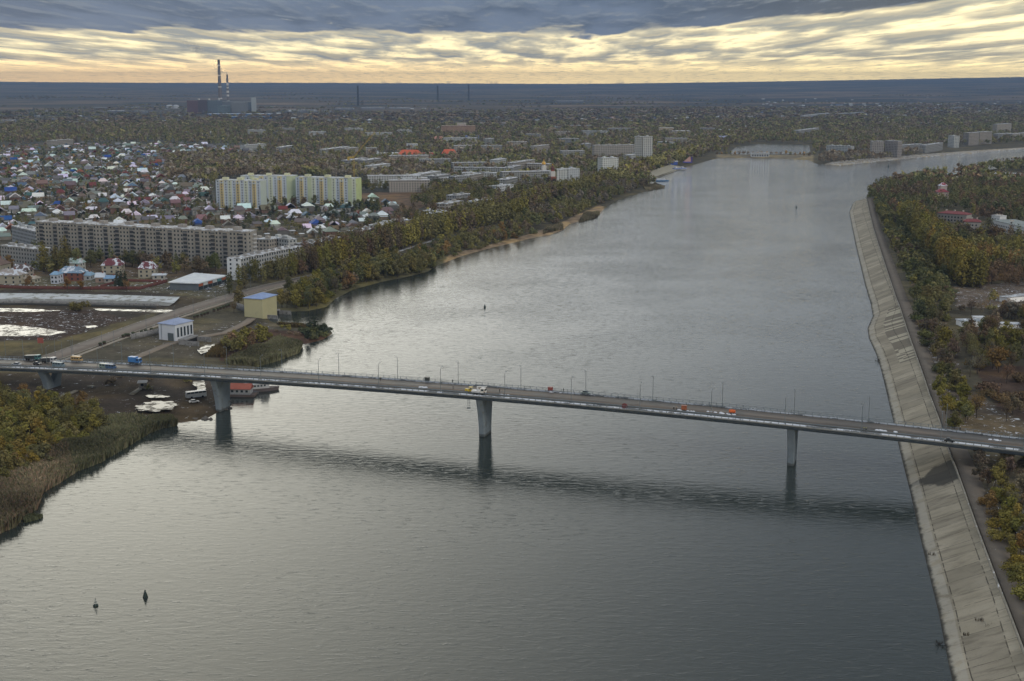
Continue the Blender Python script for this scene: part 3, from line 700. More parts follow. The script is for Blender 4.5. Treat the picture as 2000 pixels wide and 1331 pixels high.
# ---- yellow, white and green ten-storey complex (three blocks)
def tenst(a, b, H, depth, seq, label, endcol, zb_=3, nsec=3):
    A_, B_ = roofpts(a, b, zb_ + H); A, u, v, L, rz = frame(A_, B_)
    r = thing('apartment_block', (A[0], A[1], zb_), rz, label, 'apartment block')
    wht = (.50, .56, .64); n = len(seq); w = L / n; rects = []
    for i, c in enumerate(seq):
        g = MB(); cc = {'w': wht, 'y': (.62, .56, .36), 'g': (.50, .56, .38), 'l': (.56, .60, .50)}[c]
        g.box(i * w + .02, (i + 1) * w - .02, -(.0 if c == 'w' else .5), depth, -1, H + (.4 if c != 'w' else 0), cc); g.build('wall', M['panelwall'], r)
        if c == 'y':
            g = MB()
            for f in range(10): g.box(i * w + .3, (i + 1) * w - .3, -1.5, -.5, f * 2.95 + .9, f * 2.95 + 1.9, (.60, .47, .24) if f < 9 else wht)
            g.build('balcony', M['panelwall'], r)
            for f in range(10): rects.append(((i + .5) * w, -.55, f * 2.95 + 2.55, 0))
        elif c in 'wl':
            m_ = max(1, int(w / 3.0))
            for k in range(m_):
                for f in range(10): rects.append((i * w + (k + .5) * w / m_, -.04 if c == 'w' else -.54, f * 2.95 + 2.4, 0))
    g = MB(); g.box(-.2, L + .2, -.2, depth + .2, H + .4, H + .9, (.34, .36, .36)); rf = g.build('roof', M['snowroof'], r)
    for k in range(nsec):
        g = MB(); x = (k + .5) * L / nsec; g.box(x - 3, x + 3, 4, 9, H + .9, H + 3.4, (.60, .60, .40)); g.build('stair_head', M['panelwall'], rf)
    g = MB(); g.box(L, L + .25, 0, depth, -1, H + .5, endcol); g.build('end_wall', M['panelwall'], r)
    windows(r, rects, 1.3, 1.3)
    EXCL.append(np.array([A - u * 4 - v * 5, A + u * (L + 5) - v * 5, A + u * (L + 5) + v * (depth + 3), A - u * 4 + v * (depth + 3)]))
    return r
tenst((421, 353), (508, 355), 30, 14, 'wywlwywlwyw', 'white and yellow ten-storey block at the left end of the bright complex', (.50, .56, .50))
tenst((470, 345), (577, 345), 31, 14, 'lwgwywlwywgg', 'green and yellow ten-storey block in the middle of the bright complex', (.50, .60, .28))
tenst((577, 347), (695, 350), 30.5, 14, 'wywglwywglwywgl', 'white and yellow ten-storey block with a lime end wall, rightmost in the complex', (.52, .60, .30))

# ---- five-storey blocks and towers (roof corners in the photograph, wall colour)
WH, CR, GY = (.46, .47, .46), (.36, .33, .29), (.27, .27, .265)
BL = [
 ((445, 509), (474, 507), 18, 0, None, 0, 0),
]
# the white block with its gable end to the river road
a = G(470, 507, 18); bq = G(590, 482, 18); A, u, v, L, rz = frame(a, bq)
r = thing('apartment_block', (A[0], A[1], 3), rz, 'white five-storey block with a narrow windowed end wall, right of the shop', 'apartment block')
g = MB(); g.box(0, L, 0, 11.5, -1, 15, (.40, .41, .41)); g.build('wall', M['panelwall'], r)
g = MB(); g.box(-.3, 0, -.1, 11.6, -1, 15.1, (.62, .64, .66)); g.build('end_wall', M['panelwall'], r)
g = MB(); g.box(-.5, L + .3, -.4, 11.9, 15.1, 15.6, (.24, .23, .22)); rf = g.build('roof', M['snowroof'], r)
for k in range(9): g = MB(); x = (k + .5) * L / 9; g.box(x - .8, x + .8, 4.5, 7, 15.6, 17, (.3, .29, .28)); g.build('roof_vent', M['panelwall'], rf)
rects = [(-.34, 3 + 5.5 * k, f * 3 + 2.2, math.pi / 2) for f in range(5) for k in (0, 1)] + [((k + .5) * 3.1, -.04, f * 3 + 2.2, 0) for k in range(int(L / 3.1)) for f in range(5)]
windows(r, rects, 1.4, 1.5)
EXCL.append(np.array([A - u * 5 - v * 2, A + u * (L + 3) - v * 2, A + u * (L + 3) + v * 14, A - u * 5 + v * 14]))
FB = [  # a, b, roof height, depth, wall, roof, vents, label
 ((0, 479), (73, 487), 15, 12, GY, GY, 4, 'grey five-storey block at the left edge behind the beige villas'),
 ((22, 441), (68, 452), 15, 12, (.30, .32, .34), GY, 3, 'bluish grey five-storey block at the left end of the very long block'),
 ((489, 466), (524, 468), 15, 12, CR, GY, 2, 'cream five-storey block just right of the very long grey block'),
 ((526, 463), (552, 466), 15, 12, WH, GY, 2, 'pale five-storey block, second to the right of the very long grey block'),
 ((562, 468), (580, 466), 15, 12, WH, GY, 1, 'short white block, third to the right of the very long grey block'),
 ((600, 477), (640, 470), 15, 12, GY, GY, 3, 'grey five-storey block behind the poplars, left one of two touching ends'),
 ((640, 470), (668, 463), 15, 12, CR, GY, 2, 'cream five-storey block behind the poplars, right one of two touching ends'),
 ((700, 452), (735, 446), 15, 12, GY, GY, 2, 'grey flat block among trees right of the settlement'),
 ((745, 440), (770, 434), 15, 12, WH, GY, 2, 'pale block with balconies at the right edge of the settlement'),
 ((772, 434), (805, 428), 15, 12, CR, GY, 2, 'cream block at the right edge of the settlement, nearer the poplars'),
 ((787, 349), (880, 347), 12, 13, (.36, .35, .34), (.5, .5, .5), 2, 'long low school building with pale roof beyond the brown field'),
 ((842, 412), (848, 411), 15, 9, WH, WH, 1, 'narrow white end wall between the trees right of the brown field'),
 ((636, 292), (683, 286), 15, 12, (.30, .30, .27), (.42, .42, .42), 3, 'olive-grey five-storey block behind the bare wood'),
 ((676, 290), (700, 288), 15, 12, CR, GY, 2, 'beige five-storey block left of the white hall with the red roof'),
 ((714, 289), (735, 289), 15, 12, CR, GY, 1, 'beige block standing beside the white hall'),
 ((478, 284), (520, 281), 15, 12, WH, GY, 2, 'whitish block above the bare wood left of centre'),
 ((100, 275), (143, 272), 15, 12, CR, GY, 3, 'beige five-storey block beyond the far edge of the settlement'),
 ((552, 288), (574, 284), 15, 12, GY, GY, 1, 'small grey block behind the wood'),
 ((884, 318), (950, 317), 15, 12, GY, GY, 3, 'grey five-storey block in the trees right of the red-roofed hall'),
 ((886, 327), (1001, 328), 15, 12, (.30, .31, .30), GY, 5, 'long grey-green five-storey block among the riverside trees'),
 ((1005, 318), (1045, 312), 15, 12, CR, GY, 2, 'beige block in the trees left of the white tower pair'),
 ((850, 344), (880, 340), 15, 12, GY, GY, 2, 'grey block just left of the riverside wood'),
 ((888, 345), (917, 343), 15, 12, GY, GY, 2, 'darker grey block behind the poplar belt'),
 ((920, 342), (955, 336), 15, 12, CR, GY, 2, 'brownish block with balconies behind the poplar belt'),
 ((969, 364), (1003, 360), 12, 11, (.62, .64, .66), GY, 1, 'small bright white block rising from the riverside wood'),
 ((926, 394), (948, 392), 15, 11, (.60, .62, .63), GY, 1, 'white end wall of a block with ribbed roof in the wood near the shore'),
 ((948, 392), (967, 388), 15, 11, CR, GY, 1, 'cream block directly right of the white end wall near the shore'),
 ((890, 382), (918, 378), 15, 12, GY, GY, 2, 'grey block above the shore wood left of the white end wall'),
 ((852, 418), (875, 411), 15, 12, GY, GY, 2, 'low grey block nearest the shore wood, by the settlement end'),
 ((872, 398), (905, 392), 15, 12, CR, GY, 2, 'brownish five-storey block by the poplar belt above the sand beach'),
 ((1088, 331), (1109, 331), 27, 14, (.60, .62, .60), GY, 1, 'left half of the white nine-storey pair above the wood'),
 ((1110, 330), (1132, 329), 27, 14, (.50, .53, .56), GY, 1, 'right half of the white nine-storey pair above the wood'),
 ((1177, 309), (1208, 308), 27, 14, (.62, .64, .62), GY, 2, 'white nine-storey block nearest the promenade'),
 ((1161, 284), (1241, 283), 27, 13, (.34, .32, .29), GY, 4, 'long beige nine-storey block left of the tall tower'),
 ((1241, 267), (1255, 267), 45, 14, (.34, .35, .34), GY, 1, 'dark balconied half of the sixteen-storey tower'),
 ((1256, 267), (1275, 267), 45, 14, (.50, .51, .50), GY, 1, 'pale half of the sixteen-storey tower'),
 ((1232, 303), (1275, 297), 15, 11, WH, (.5, .5, .52), 2, 'white slab in front of the sixteen-storey tower'),
 ((1282, 277), (1312, 278), 12, 12, WH, (.5, .5, .52), 1, 'white low hall right of the sixteen-storey tower'),
 ((1614, 284), (1662, 286), 15, 12, WH, GY, 3, 'white five-storey block left of the twin slabs on the far bank'),
 ((1704, 276), (1727, 276), 29, 14, (.29, .27, .255), GY, 1, 'left one of the twin beige nine-storey slabs on the far bank'),
 ((1729, 275), (1754, 276), 29, 14, (.30, .275, .26), GY, 1, 'right one of the twin beige nine-storey slabs on the far bank'),
 ((1760, 284), (1803, 281), 12, 12, GY, GY, 2, 'grey low block right of the twin slabs'),
 ((1808, 284), (1842, 279), 15, 12, GY, GY, 2, 'dark grey five-storey block between the twin slabs and the far pair'),
 ((1852, 265), (1864, 266), 24, 12, WH, GY, 1, 'narrow pale block with stepped roof on the far bank'),
 ((1893, 260), (1913, 259), 27, 14, (.30, .275, .25), GY, 1, 'left half of the beige nine-storey pair at far right'),
 ((1914, 258), (1938, 257), 27, 14, (.30, .275, .25), GY, 1, 'right half of the beige nine-storey pair at far right'),
 ((1950, 262), (1976, 260), 15, 12, GY, GY, 2, 'grey block right of the beige pair on the far bank'),
 ((1978, 262), (2010, 259), 15, 12, CR, GY, 2, 'beige five-storey block at the right edge of the far bank'),
 ((1948, 243), (1976, 241), 27, 12, CR, GY, 1, 'pale nine-storey block farthest back at the right'),
 ((1560, 255), (1600, 250), 15, 12, GY, (.4, .4, .42), 2, 'grey block beyond the upper pond'),
 ((1570, 226), (1620, 221), 15, 12, (.34, .36, .38), (.4, .4, .42), 2, 'pale works building on the plain beyond the pond'),
 ((1640, 222), (1690, 219), 12, 12, (.3, .32, .34), (.4, .4, .42), 2, 'long works building on the plain right of the pond'),
]
for a, b, h, dp, wl, rf, nv_, lab in FB:
    z = 3.0
    A_, B_ = G(*a, z + h + .5), G(*b, z + h + .5)
    block(A_, B_, z, h, dp, wl, rf, lab, vents=nv_)
# more blocks of the mid city, scattered among the trees
rnd = random.Random(5); nmid = 0
def nearwhat(x):
    for a, t_ in ((560, 'above the left part of the bare wood'), (655, 'above the bare wood'), (735, 'left of the white hall'), (820, 'by the orange vaulted hall'), (890, 'just right of the orange hall'), (950, 'below the brown palace'), (1025, 'above the poplar belt'), (1085, 'near the gilded dome'), (1140, 'behind the white pair'), (1200, 'left of the tall tower'), (1290, 'by the tall tower')):
        if x < a: return t_
    return 'by the dam end'
midrow = [(730, 330), (800, 322), (850, 330), (905, 300), (960, 300), (1010, 292), (1060, 300), (1120, 312), (1050, 340), (1150, 296), (960, 285), (1110, 285), (900, 283), (1040, 275), (1100, 270), (1160, 268),
          (740, 272), (790, 266), (690, 262), (620, 270), (560, 262), (500, 266), (1210, 262), (1330, 268), (1380, 262), (1320, 284), (840, 360), (800, 376), (770, 366), (1010, 345), (980, 330), (700, 330), (745, 342), (935, 360), (1000, 372), (1030, 357)]
for i, (x, y) in enumerate(midrow):
    g0 = G(x, y, 3); ln_ = rnd.uniform(35, 75); an = rnd.choice([.1, .2, 1.2, -.3, -.15]) + rnd.uniform(-.1, .1)
    A_ = g0[:2] - np.array([math.cos(an), math.sin(an)]) * ln_ / 2; B_ = g0[:2] + np.array([math.cos(an), math.sin(an)]) * ln_ / 2
    c = rnd.choice([GY, CR, WH, (.30, .30, .28)]); cn = {GY: 'grey', CR: 'beige', WH: 'whitish'}.get(c, 'olive grey')
    side = 'left of' if x < 865 else 'right of'
    block(A_, B_, 3, 15, 12, c, rnd.choice([GY, (.4, .4, .42)]), f'{cn} {"long" if ln_ > 55 else "short"} block among trees, {nearwhat(x)}, {"nearer" if y > 300 else "farther"} row', group='blocks scattered through the city trees', vents=2)

# ---- halls, palace, warehouses
def hall(px0, px1, py, hgt, dep, wall, roof, label, name='hall', cat='hall', z=3, vault=0, m=None):
    A_, B_ = G(px0, py, z), G(px1, py, z); A, u, v, L, rz = frame(A_, B_)
    r = thing(name, (A[0], A[1], z), rz, label, cat)
    g = MB(); g.box(0, L, 0, dep, -1, hgt); o = g.build('wall', WP if hgt > 7 else M['paint'], r); o.color = (*wall, 1)
    g = MB()
    if vault: g.gable(0, L, 0, dep, hgt, vault, .6, .4, hip=.35)
    else: g.box(-.4, L + .4, -.4, dep + .4, hgt, hgt + .6)
    o = g.build('roof', m or M['roofing'], r); o.color = (*roof, 1)
    EXCL.append(np.array([A - u * 3 - v * 6, A + u * (L + 3) - v * 6, A + u * (L + 3) + v * (dep + 3), A - u * 3 + v * (dep + 3)]))
    return r
OR = (.60, .12, .05)
hall(776, 822, 312, 7, 40, (.5, .35, .3), OR, 'sports hall with a big vaulted orange-red roof in the middle of the city', vault=9)
hall(822, 852, 309, 8, 26, (.46, .2, .14), OR, 'orange-red flat-roofed wing joined to the right of the vaulted hall')
hall(863, 890, 308, 7, 30, (.4, .25, .2), OR, 'separate orange-red vaulted roof right of the big hall', vault=7)
hall(736, 778, 308, 7, 34, (.6, .62, .63), (.6, .63, .66), 'long white flat-roofed hall left of the orange-red roof')
hall(716, 737, 304, 7, 18, (.5, .52, .53), (.62, .65, .68), 'low snowy shed at the left end of the white hall')
hall(794, 815, 296, 14, 14, (.55, .57, .6), (.6, .62, .65), 'white small block standing behind the orange-red roof')
hall(862, 928, 265, 24, 30, (.36, .24, .17), (.3, .2, .16), 'large brown palace with pale pillars behind the city trees', vault=0)
hall(893, 910, 264, 30, 20, (.5, .45, .4), (.5, .48, .45), 'pale tall middle section of the brown palace')
hall(845, 866, 278, 8, 30, (.4, .26, .22), (.62, .28, .22), 'pinkish red low roof in front of the brown palace', vault=4)
hall(905, 935, 272, 6, 30, (.2, .25, .4), (.10, .16, .42), 'blue-roofed market hall in front of the brown palace', vault=3)
hall(880, 903, 274, 6, 20, (.4, .4, .4), (.42, .46, .52), 'grey market hall left of the blue roof')
hall(1315, 1345, 265, 12, 20, (.55, .18, .12), (.5, .5, .5), 'red-brown building with pale roof near the dam')
hall(1288, 1316, 262, 16, 20, (.55, .46, .34), (.5, .5, .5), 'cream stepped building behind the tall tower')
hall(612, 636, 226, 8, 40, (.3, .34, .4), (.28, .42, .40), 'teal-roofed works hall on the plain')
for i, (x0, x1, y, rc, cn) in enumerate([(600, 645, 220, 'w', 0), (655, 690, 215, 'w', 0), (705, 750, 214, 'w', 0), (760, 800, 213, 'w', 0), (690, 730, 245, 'w', 0), (640, 750, 241, 'w', 0), (810, 850, 226, 'g', 0), (860, 935, 224, 'g', 0),
      (925, 1000, 247, 'w', 0), (1010, 1050, 246, 'w', 0), (970, 1010, 262, 'w', 0), (1115, 1165, 252, 'w', 0), (1170, 1195, 250, 'w', 0), (1070, 1100, 254, 'g', 0), (1085, 1140, 200, 'w', 0), (1275, 1300, 187, 'w', 0), (240, 280, 213, 'w', 0), (262, 285, 222, 'g', 0),
      (330, 350, 211, 'w', 0), (120, 165, 243, 'w', 0), (0, 30, 241, 'w', 0), (30, 65, 240, 'g', 0), (210, 240, 220, 'w', 0), (180, 205, 214, 'g', 0), (500, 535, 247, 'w', 0), (555, 620, 219, 'w', 0), (1380, 1440, 261, 'w', 0), (1440, 1480, 255, 'g', 0), (1490, 1530, 251, 'w', 0),
      (1390, 1425, 253, 'w', 0), (1550, 1580, 240, 'g', 0), (1780, 1840, 214, 'w', 0), (1850, 1900, 214, 'g', 0), (1760, 1800, 222, 'w', 0), (1900, 1960, 232, 'g', 0), (1950, 1975, 160, 'w', 0), (1640, 1690, 257, 'g', 0), (1700, 1740, 243, 'w', 0), (1800, 1830, 247, 'g', 0), (960, 1005, 258, 'g', 0)]):
    wc = (.60, .64, .70) if rc == 'w' else (.30, .34, .37)
    wh = 'far left' if x0 < 100 else 'left of the power station' if x0 < 360 else 'right of the power station' if x0 < 640 else 'below the left mast' if x0 < 740 else 'between the masts' if x0 < 900 else 'below the mast pair' if x0 < 1020 else 'beyond the tall tower' if x0 < 1300 else 'beyond the pond' if x0 < 1600 else 'beyond the far bank' if x0 < 1850 else 'at the far right'
    dp_ = 'nearer' if y > 238 else 'farther'; sz_ = 'long' if x1 - x0 > 42 else 'short'
    o = hall(x0, x1, y, 6 + (i % 3) * 2, 18 if y > 235 else 40, (.26, .27, .3), wc, f"{sz_} {'snow-white' if rc == 'w' else 'grey'} factory roof on the plain, {wh}, {dp_} row" , 'warehouse', 'warehouse'); o['group'] = 'long factory roofs on the far plain'
# specks of little far roofs
rn = random.Random(11)
def specks(n, xr, yr, wh=.6, label='', name='far_houses'):
    g = MB(); seen = 0
    for i in range(n):
        x = rn.uniform(*xr); y = yr[0] + (yr[1] - yr[0]) * rn.random() ** .6; p = G(x, y, 3); p[2] = float(height(p[None, :2])[0])
        s_ = scale_at(p[1]); L_ = rn.uniform(5, 12); W_ = rn.uniform(6, 12); h_ = rn.uniform(3, 6)
        c = (.62, .66, .70) if rn.random() < wh else rn.choice([(.3, .32, .36), (.35, .2, .15), (.25, .27, .25), (.15, .22, .4)])
        g.box(p[0] - L_, p[0] + L_, p[1] - W_ / 2, p[1] + W_ / 2, p[2] - 1, p[2] + h_ * .6, (.3, .3, .3)); g.gable(p[0] - L_, p[0] + L_, p[1] - W_ / 2, p[1] + W_ / 2, p[2] + h_ * .6, h_ * .6, .3, .2, c)
    return tag(g.build(name, M['roofing']), label, 'houses', kind='stuff')
specks(330, (1470, 2060), (190, 236), .45, 'scattered pale roofs of the far suburb on the right of the plain')
specks(130, (1050, 1560), (214, 250), .7, 'tiny white roofs dotted through the dark far wood')
specks(170, (-40, 1200), (206, 262), .5, 'small sheds and roofs dotted over the industrial plain on the left')

# ---- power station
PS = G(440, 222, 3)
r = thing('power_station', (PS[0], PS[1], 3), 0, 'dark power station halls beneath the two tall chimneys on the left horizon', 'power station')
k_ = PS[1] / FPX / math.cos(0); X_ = lambda px: (px - 440) * k_
g = MB(); g.box(X_(367), X_(388), 0, 90, 0, 56, (.13, .08, .09)); g.box(X_(388.2), X_(405), 0, 90, 0, 58, (.09, .07, .08)); g.build('boiler_hall', M['paint'], r)
g = MB(); g.box(X_(405.2), X_(425), 10, 100, 0, 57, (.12, .15, .18)); g.build('turbine_hall', M['paint'], r)
g = MB(); g.box(X_(367), X_(440), 12, 110, 0, 34, (.14, .18, .20)); g.build('lower_hall', M['paint'], r)
g = MB(); g.box(X_(404), X_(470), 240, 330, 0, 48, (.16, .18, .20)); g.box(X_(470.2), X_(472), 230, 330, 0, 66, (.40, .44, .46)); g.build('back_hall', M['paint'], r)
g = MB(); g.box(X_(440.5), X_(466), 130, 200, 0, 46, (.20, .21, .22)); g.build('annexe', M['paint'], r)
for i, xx in enumerate((384, 404, 423)): g = MB(); g.box(X_(xx), X_(xx + 2.5), 40, 60, 56, 64, (.5, .5, .5)); g.build('roof_head', M['paint'], r)
hall(405, 535, 228, 10, 60, (.10, .2, .42), (.50, .58, .70), 'long blue and white works hall in front of the power station', 'warehouse', 'warehouse')
hall(440, 530, 232, 8, 30, (.10, .2, .42), (.55, .62, .72), 'lower snowy roof before the blue works hall', 'warehouse', 'warehouse')
def chimney(px, py, top, r0, r1, bands, label):
    p = G(px, py, 3); h = (math.tan(math.atan((CY - top) / FPX) - PITCH) * p[1]) + CAMZ - 3
    g = MB(); n = 16; pts = sorted(set([0, 1] + [b for q in bands for b in q[:2]])); prev = None
    root = None
    segs = list(zip(pts[:-1], pts[1:]))
    V = []; F = []; C_ = []
    for z_ in pts:
        for i in range(n): a = 2 * math.pi * i / n; rr = r0 + (r1 - r0) * z_ ** .8; V.append((rr * math.cos(a), rr * math.sin(a), z_ * h))
    for k, (a, b) in enumerate(segs):
        c = (.17, .15, .15)
        for q in bands:
            if a >= q[0] - 1e-6 and b <= q[1] + 1e-6: c = q[2]
        for i in range(n): F.append((k * n + i, k * n + (i + 1) % n, (k + 1) * n + (i + 1) % n, (k + 1) * n + i)); C_.append(c)
    F.append(tuple(range(len(V) - n, len(V)))); C_.append((.03, .03, .03))
    o = len(g.v); g.v = V; g.f = F; g.c = C_
    return tag(g.build('chimney', M['chimney'], None, (p[0], p[1], 3)), label, 'chimney'), p, h
w_ = (.62, .62, .62); d_ = (.10, .09, .09)
c1, p1, h1 = chimney(431.5, 219, 117, 10.5, 5.8, [(.93, 1, d_), (.88, .905, w_), (.69, .71, w_), (.47, .49, w_), (.25, .27, w_), (.08, .1, w_)], 'taller grey chimney with thin white bands on the left horizon')
c2, p2, h2 = chimney(446.5, 217, 146, 7.5, 4.3, [(.92, 1, d_), (.70, .78, w_), (.62, .66, w_), (.5, .56, w_), (.40, .45, w_), (.05, .3, (.3, .32, .33))], 'shorter chimney with broad white and dark bands right of the taller one')
# smoke plumes
def smoke(base, pts, label):
    g = MB(); prev = []
    n = 10; V = []; F = []
    L = np.array(pts, float); Ls, _ = resample(L, 18)
    for k, q in enumerate(Ls):
        f_ = k / (len(Ls) - 1)
        for i in range(n):
            a = 2 * math.pi * i / n; rr = q[3] * (1 + .25 * math.sin(k * 1.7 + i * 2.1)); V.append((base[0] + q[0], base[1] + rr * math.cos(a), base[2] + q[2] + rr * math.sin(a)))
    for k in range(len(Ls) - 1):
        for i in range(n): F.append((k * n + i, (k + 1) * n + i, (k + 1) * n + (i + 1) % n, k * n + (i + 1) % n))
    F.append(tuple(range(n))); F.append(tuple(len(V) - n + i for i in range(n))[::-1])
    g.add(V, F); o = g.build('smoke', SM); return tag(o, label, 'smoke', kind='stuff')
SM = bpy.data.materials.new('smoke'); SM.use_nodes = True; t = SM.node_tree; t.nodes.clear()
geo = nn(t, 'ShaderNodeNewGeometry'); fn = noise(t, geo.outputs['Position'], .02, 4, .65)
pv = nn(t, 'ShaderNodeVolumePrincipled'); pv.inputs['Color'].default_value = (.75, .78, .82, 1)
t.links.new(mth(t, 'MULTIPLY', sstep(t, fn, .42, .66), .022), pv.inputs['Density'])
mo = nn(t, 'ShaderNodeOutputMaterial'); t.links.new(pv.outputs[0], mo.inputs['Volume'])
smoke((p1[0], p1[1], 3 + h1), [(0, 0, 2, 6), (-28, 0, 12, 12), (-70, 0, 32, 20), (-105, 0, 52, 24), (-135, 0, 78, 26), (-160, 0, 92, 20)], 'dark thin smoke drifting left from the taller chimney')
smoke((p2[0], p2[1], 3 + h2), [(0, 0, 2, 5), (-14, 0, 12, 12), (-32, 0, 22, 20), (-52, 0, 38, 26), (-66, 0, 52, 20)], 'pale smoke puff from the shorter chimney')
# lattice masts
def mast(px, py, top, w0, label):
    p = G(px, py, 3); h = (math.tan(math.atan((CY - top) / FPX) - PITCH) * p[1]) + CAMZ - 3; g = MB(); N_ = 12
    for k in range(N_):
        za, zb_ = h * k / N_, h * (k + 1) / N_; wa = w0 * (1 - .25 * k / N_); wb = w0 * (1 - .25 * (k + 1) / N_)
        ca = [(-wa, -wa), (wa, -wa), (wa, wa), (-wa, wa)]; cb = [(-wb, -wb), (wb, -wb), (wb, wb), (-wb, wb)]
        for i in range(4):
            g.tube((*ca[i], za), (*cb[i], zb_), 1.5, n=4); g.tube((*ca[i], za), (*cb[(i + 1) % 4], zb_), 1.2, n=4); g.tube((*cb[i], zb_), (*cb[(i + 1) % 4], zb_), 1.0, n=4)
    o = g.build('lattice_mast', M['rubber'], None, (p[0], p[1], 3)); return tag(o, label, 'mast')
mast(699.5, 207, 168, 4.2, 'dark lattice mast standing alone left of centre on the far plain')
mast(855, 199, 168, 5, 'dark lattice mast, left one of the pair in the middle of the far plain')
mast(915.5, 197, 165, 5, 'dark lattice mast, right one of the pair in the middle of the far plain')
first = None
for i in range(26):
    x = rn.uniform(0, 640) if i < 20 else rn.uniform(640, 1000); y = rn.uniform(226, 244); p = G(x, y, 3); h = rn.uniform(30, 42)
    if first is None:
        g = MB()
        for sx in (-1, 1):
            for sy in (-1, 1): g.tube((sx * .1, sy * .1, 0), (sx * .012, sy * .012, 1), .009, n=4)
        for z_, w_ in ((.72, .17), (.85, .13), (.96, .09)): g.tube((-w_, 0, z_), (w_, 0, z_), .012, n=4)
        first = g.build('power_pylon', M['steel']); o = first
    else: o = first.copy(); COL.objects.link(o)
    o.location = (p[0], p[1], 3); o.scale = (h, h, h); o.rotation_euler = (0, 0, rn.uniform(-.4, .4))
    tag(o, 'small dark electricity pylon standing on the industrial plain', 'pylon', 'electricity pylons on the industrial plain')
# tanks left of the station
for x, lab in ((331, 'left'), (344, 'right')):
    p = G(x, 212, 3); g = MB(); g.lathe([(16, 0), (16, 14), (8, 18), (1, 19)], 16); o = g.build('storage_tank', M['paint'], None, (p[0], p[1], 3)); o.color = (.5, .52, .55, 1)
    tag(o, f'pale round storage tank, {lab} one of the two left of the power station', 'tank')
# tower crane behind the bright complex
p = G(692, 372, 3)
r = thing('tower_crane', (p[0], p[1], 3), 0, 'yellow tower crane with raised jib beside the lime end of the bright complex', 'crane')
def lattice(a, b, w, n, rad=.16):
    g = MB(); a = Vector(a); b = Vector(b); d = (b - a).normalized(); up = Vector((0, 1, 0)); s_ = d.cross(up).normalized() * w; t2 = up * w
    for k in range(n):
        q0 = a + (b - a) * k / n; q1 = a + (b - a) * (k + 1) / n; c0 = [q0 + s_ + t2, q0 - s_ + t2, q0 - s_ - t2, q0 + s_ - t2]; c1_ = [q1 + s_ + t2, q1 - s_ + t2, q1 - s_ - t2, q1 + s_ - t2]
        for i in range(4): g.tube(c0[i], c1_[i], rad, n=4); g.tube(c0[i], c1_[(i + 1) % 4], rad * .7, n=4)
    return g
ym = mat('crane_yellow', (.42, .30, .07), .6, .1, .5, attr=False)
lattice((0, 0, 0), (0, 0, 42), .9, 16).build('mast', ym, r); lattice((0, 0, 42), (28, 0, 74), .6, 12).build('jib', ym, r)
g = MB(); g.box(-7, 1, -1, 1, 41, 43); g.box(-8, -5, -1.2, 1.2, 38.5, 42); g.build('counterweight', ym, r)
# church with gilded dome
def church(px, py, lab, hh, dome, red=False):
    p = G(px, py, 3); r = thing('church_tower', (p[0], p[1], 3), .3, lab, 'church')
    g = MB(); wc = (.30, .10, .07) if red else (.62, .6, .58); g.box(-4, 4, -4, 4, 0, hh * .45, wc); g.box(-3, 3, -3, 3, hh * .45, hh * .72, (.6, .58, .55)); g.build('tower', M['paint'], r)
    g = MB(); g.lathe([(2.4, hh * .72), (2.4, hh * .8)], 12, c=wc); g.build('drum', M['paint'], r)
    g = MB(); g.lathe([(2.3, hh * .8), (3.1, hh * .85), (2.6, hh * .9), (1.2, hh * .96), (.3, hh * 1.02)], 14); g.build('dome', dome, r)
    g = MB(); g.box(-.15, .15, -.1, .1, hh, hh + 3); g.box(-.8, .8, -.1, .1, hh + 1.5, hh + 1.9); g.build('cross', M['gold'], r)
church(1062, 352, 'church tower with a bright gilded onion dome above the riverside trees', 27, M['gold'])
church(1079, 362, 'dark red church belfry tower right of the gilded dome', 26, M['brick'], True)

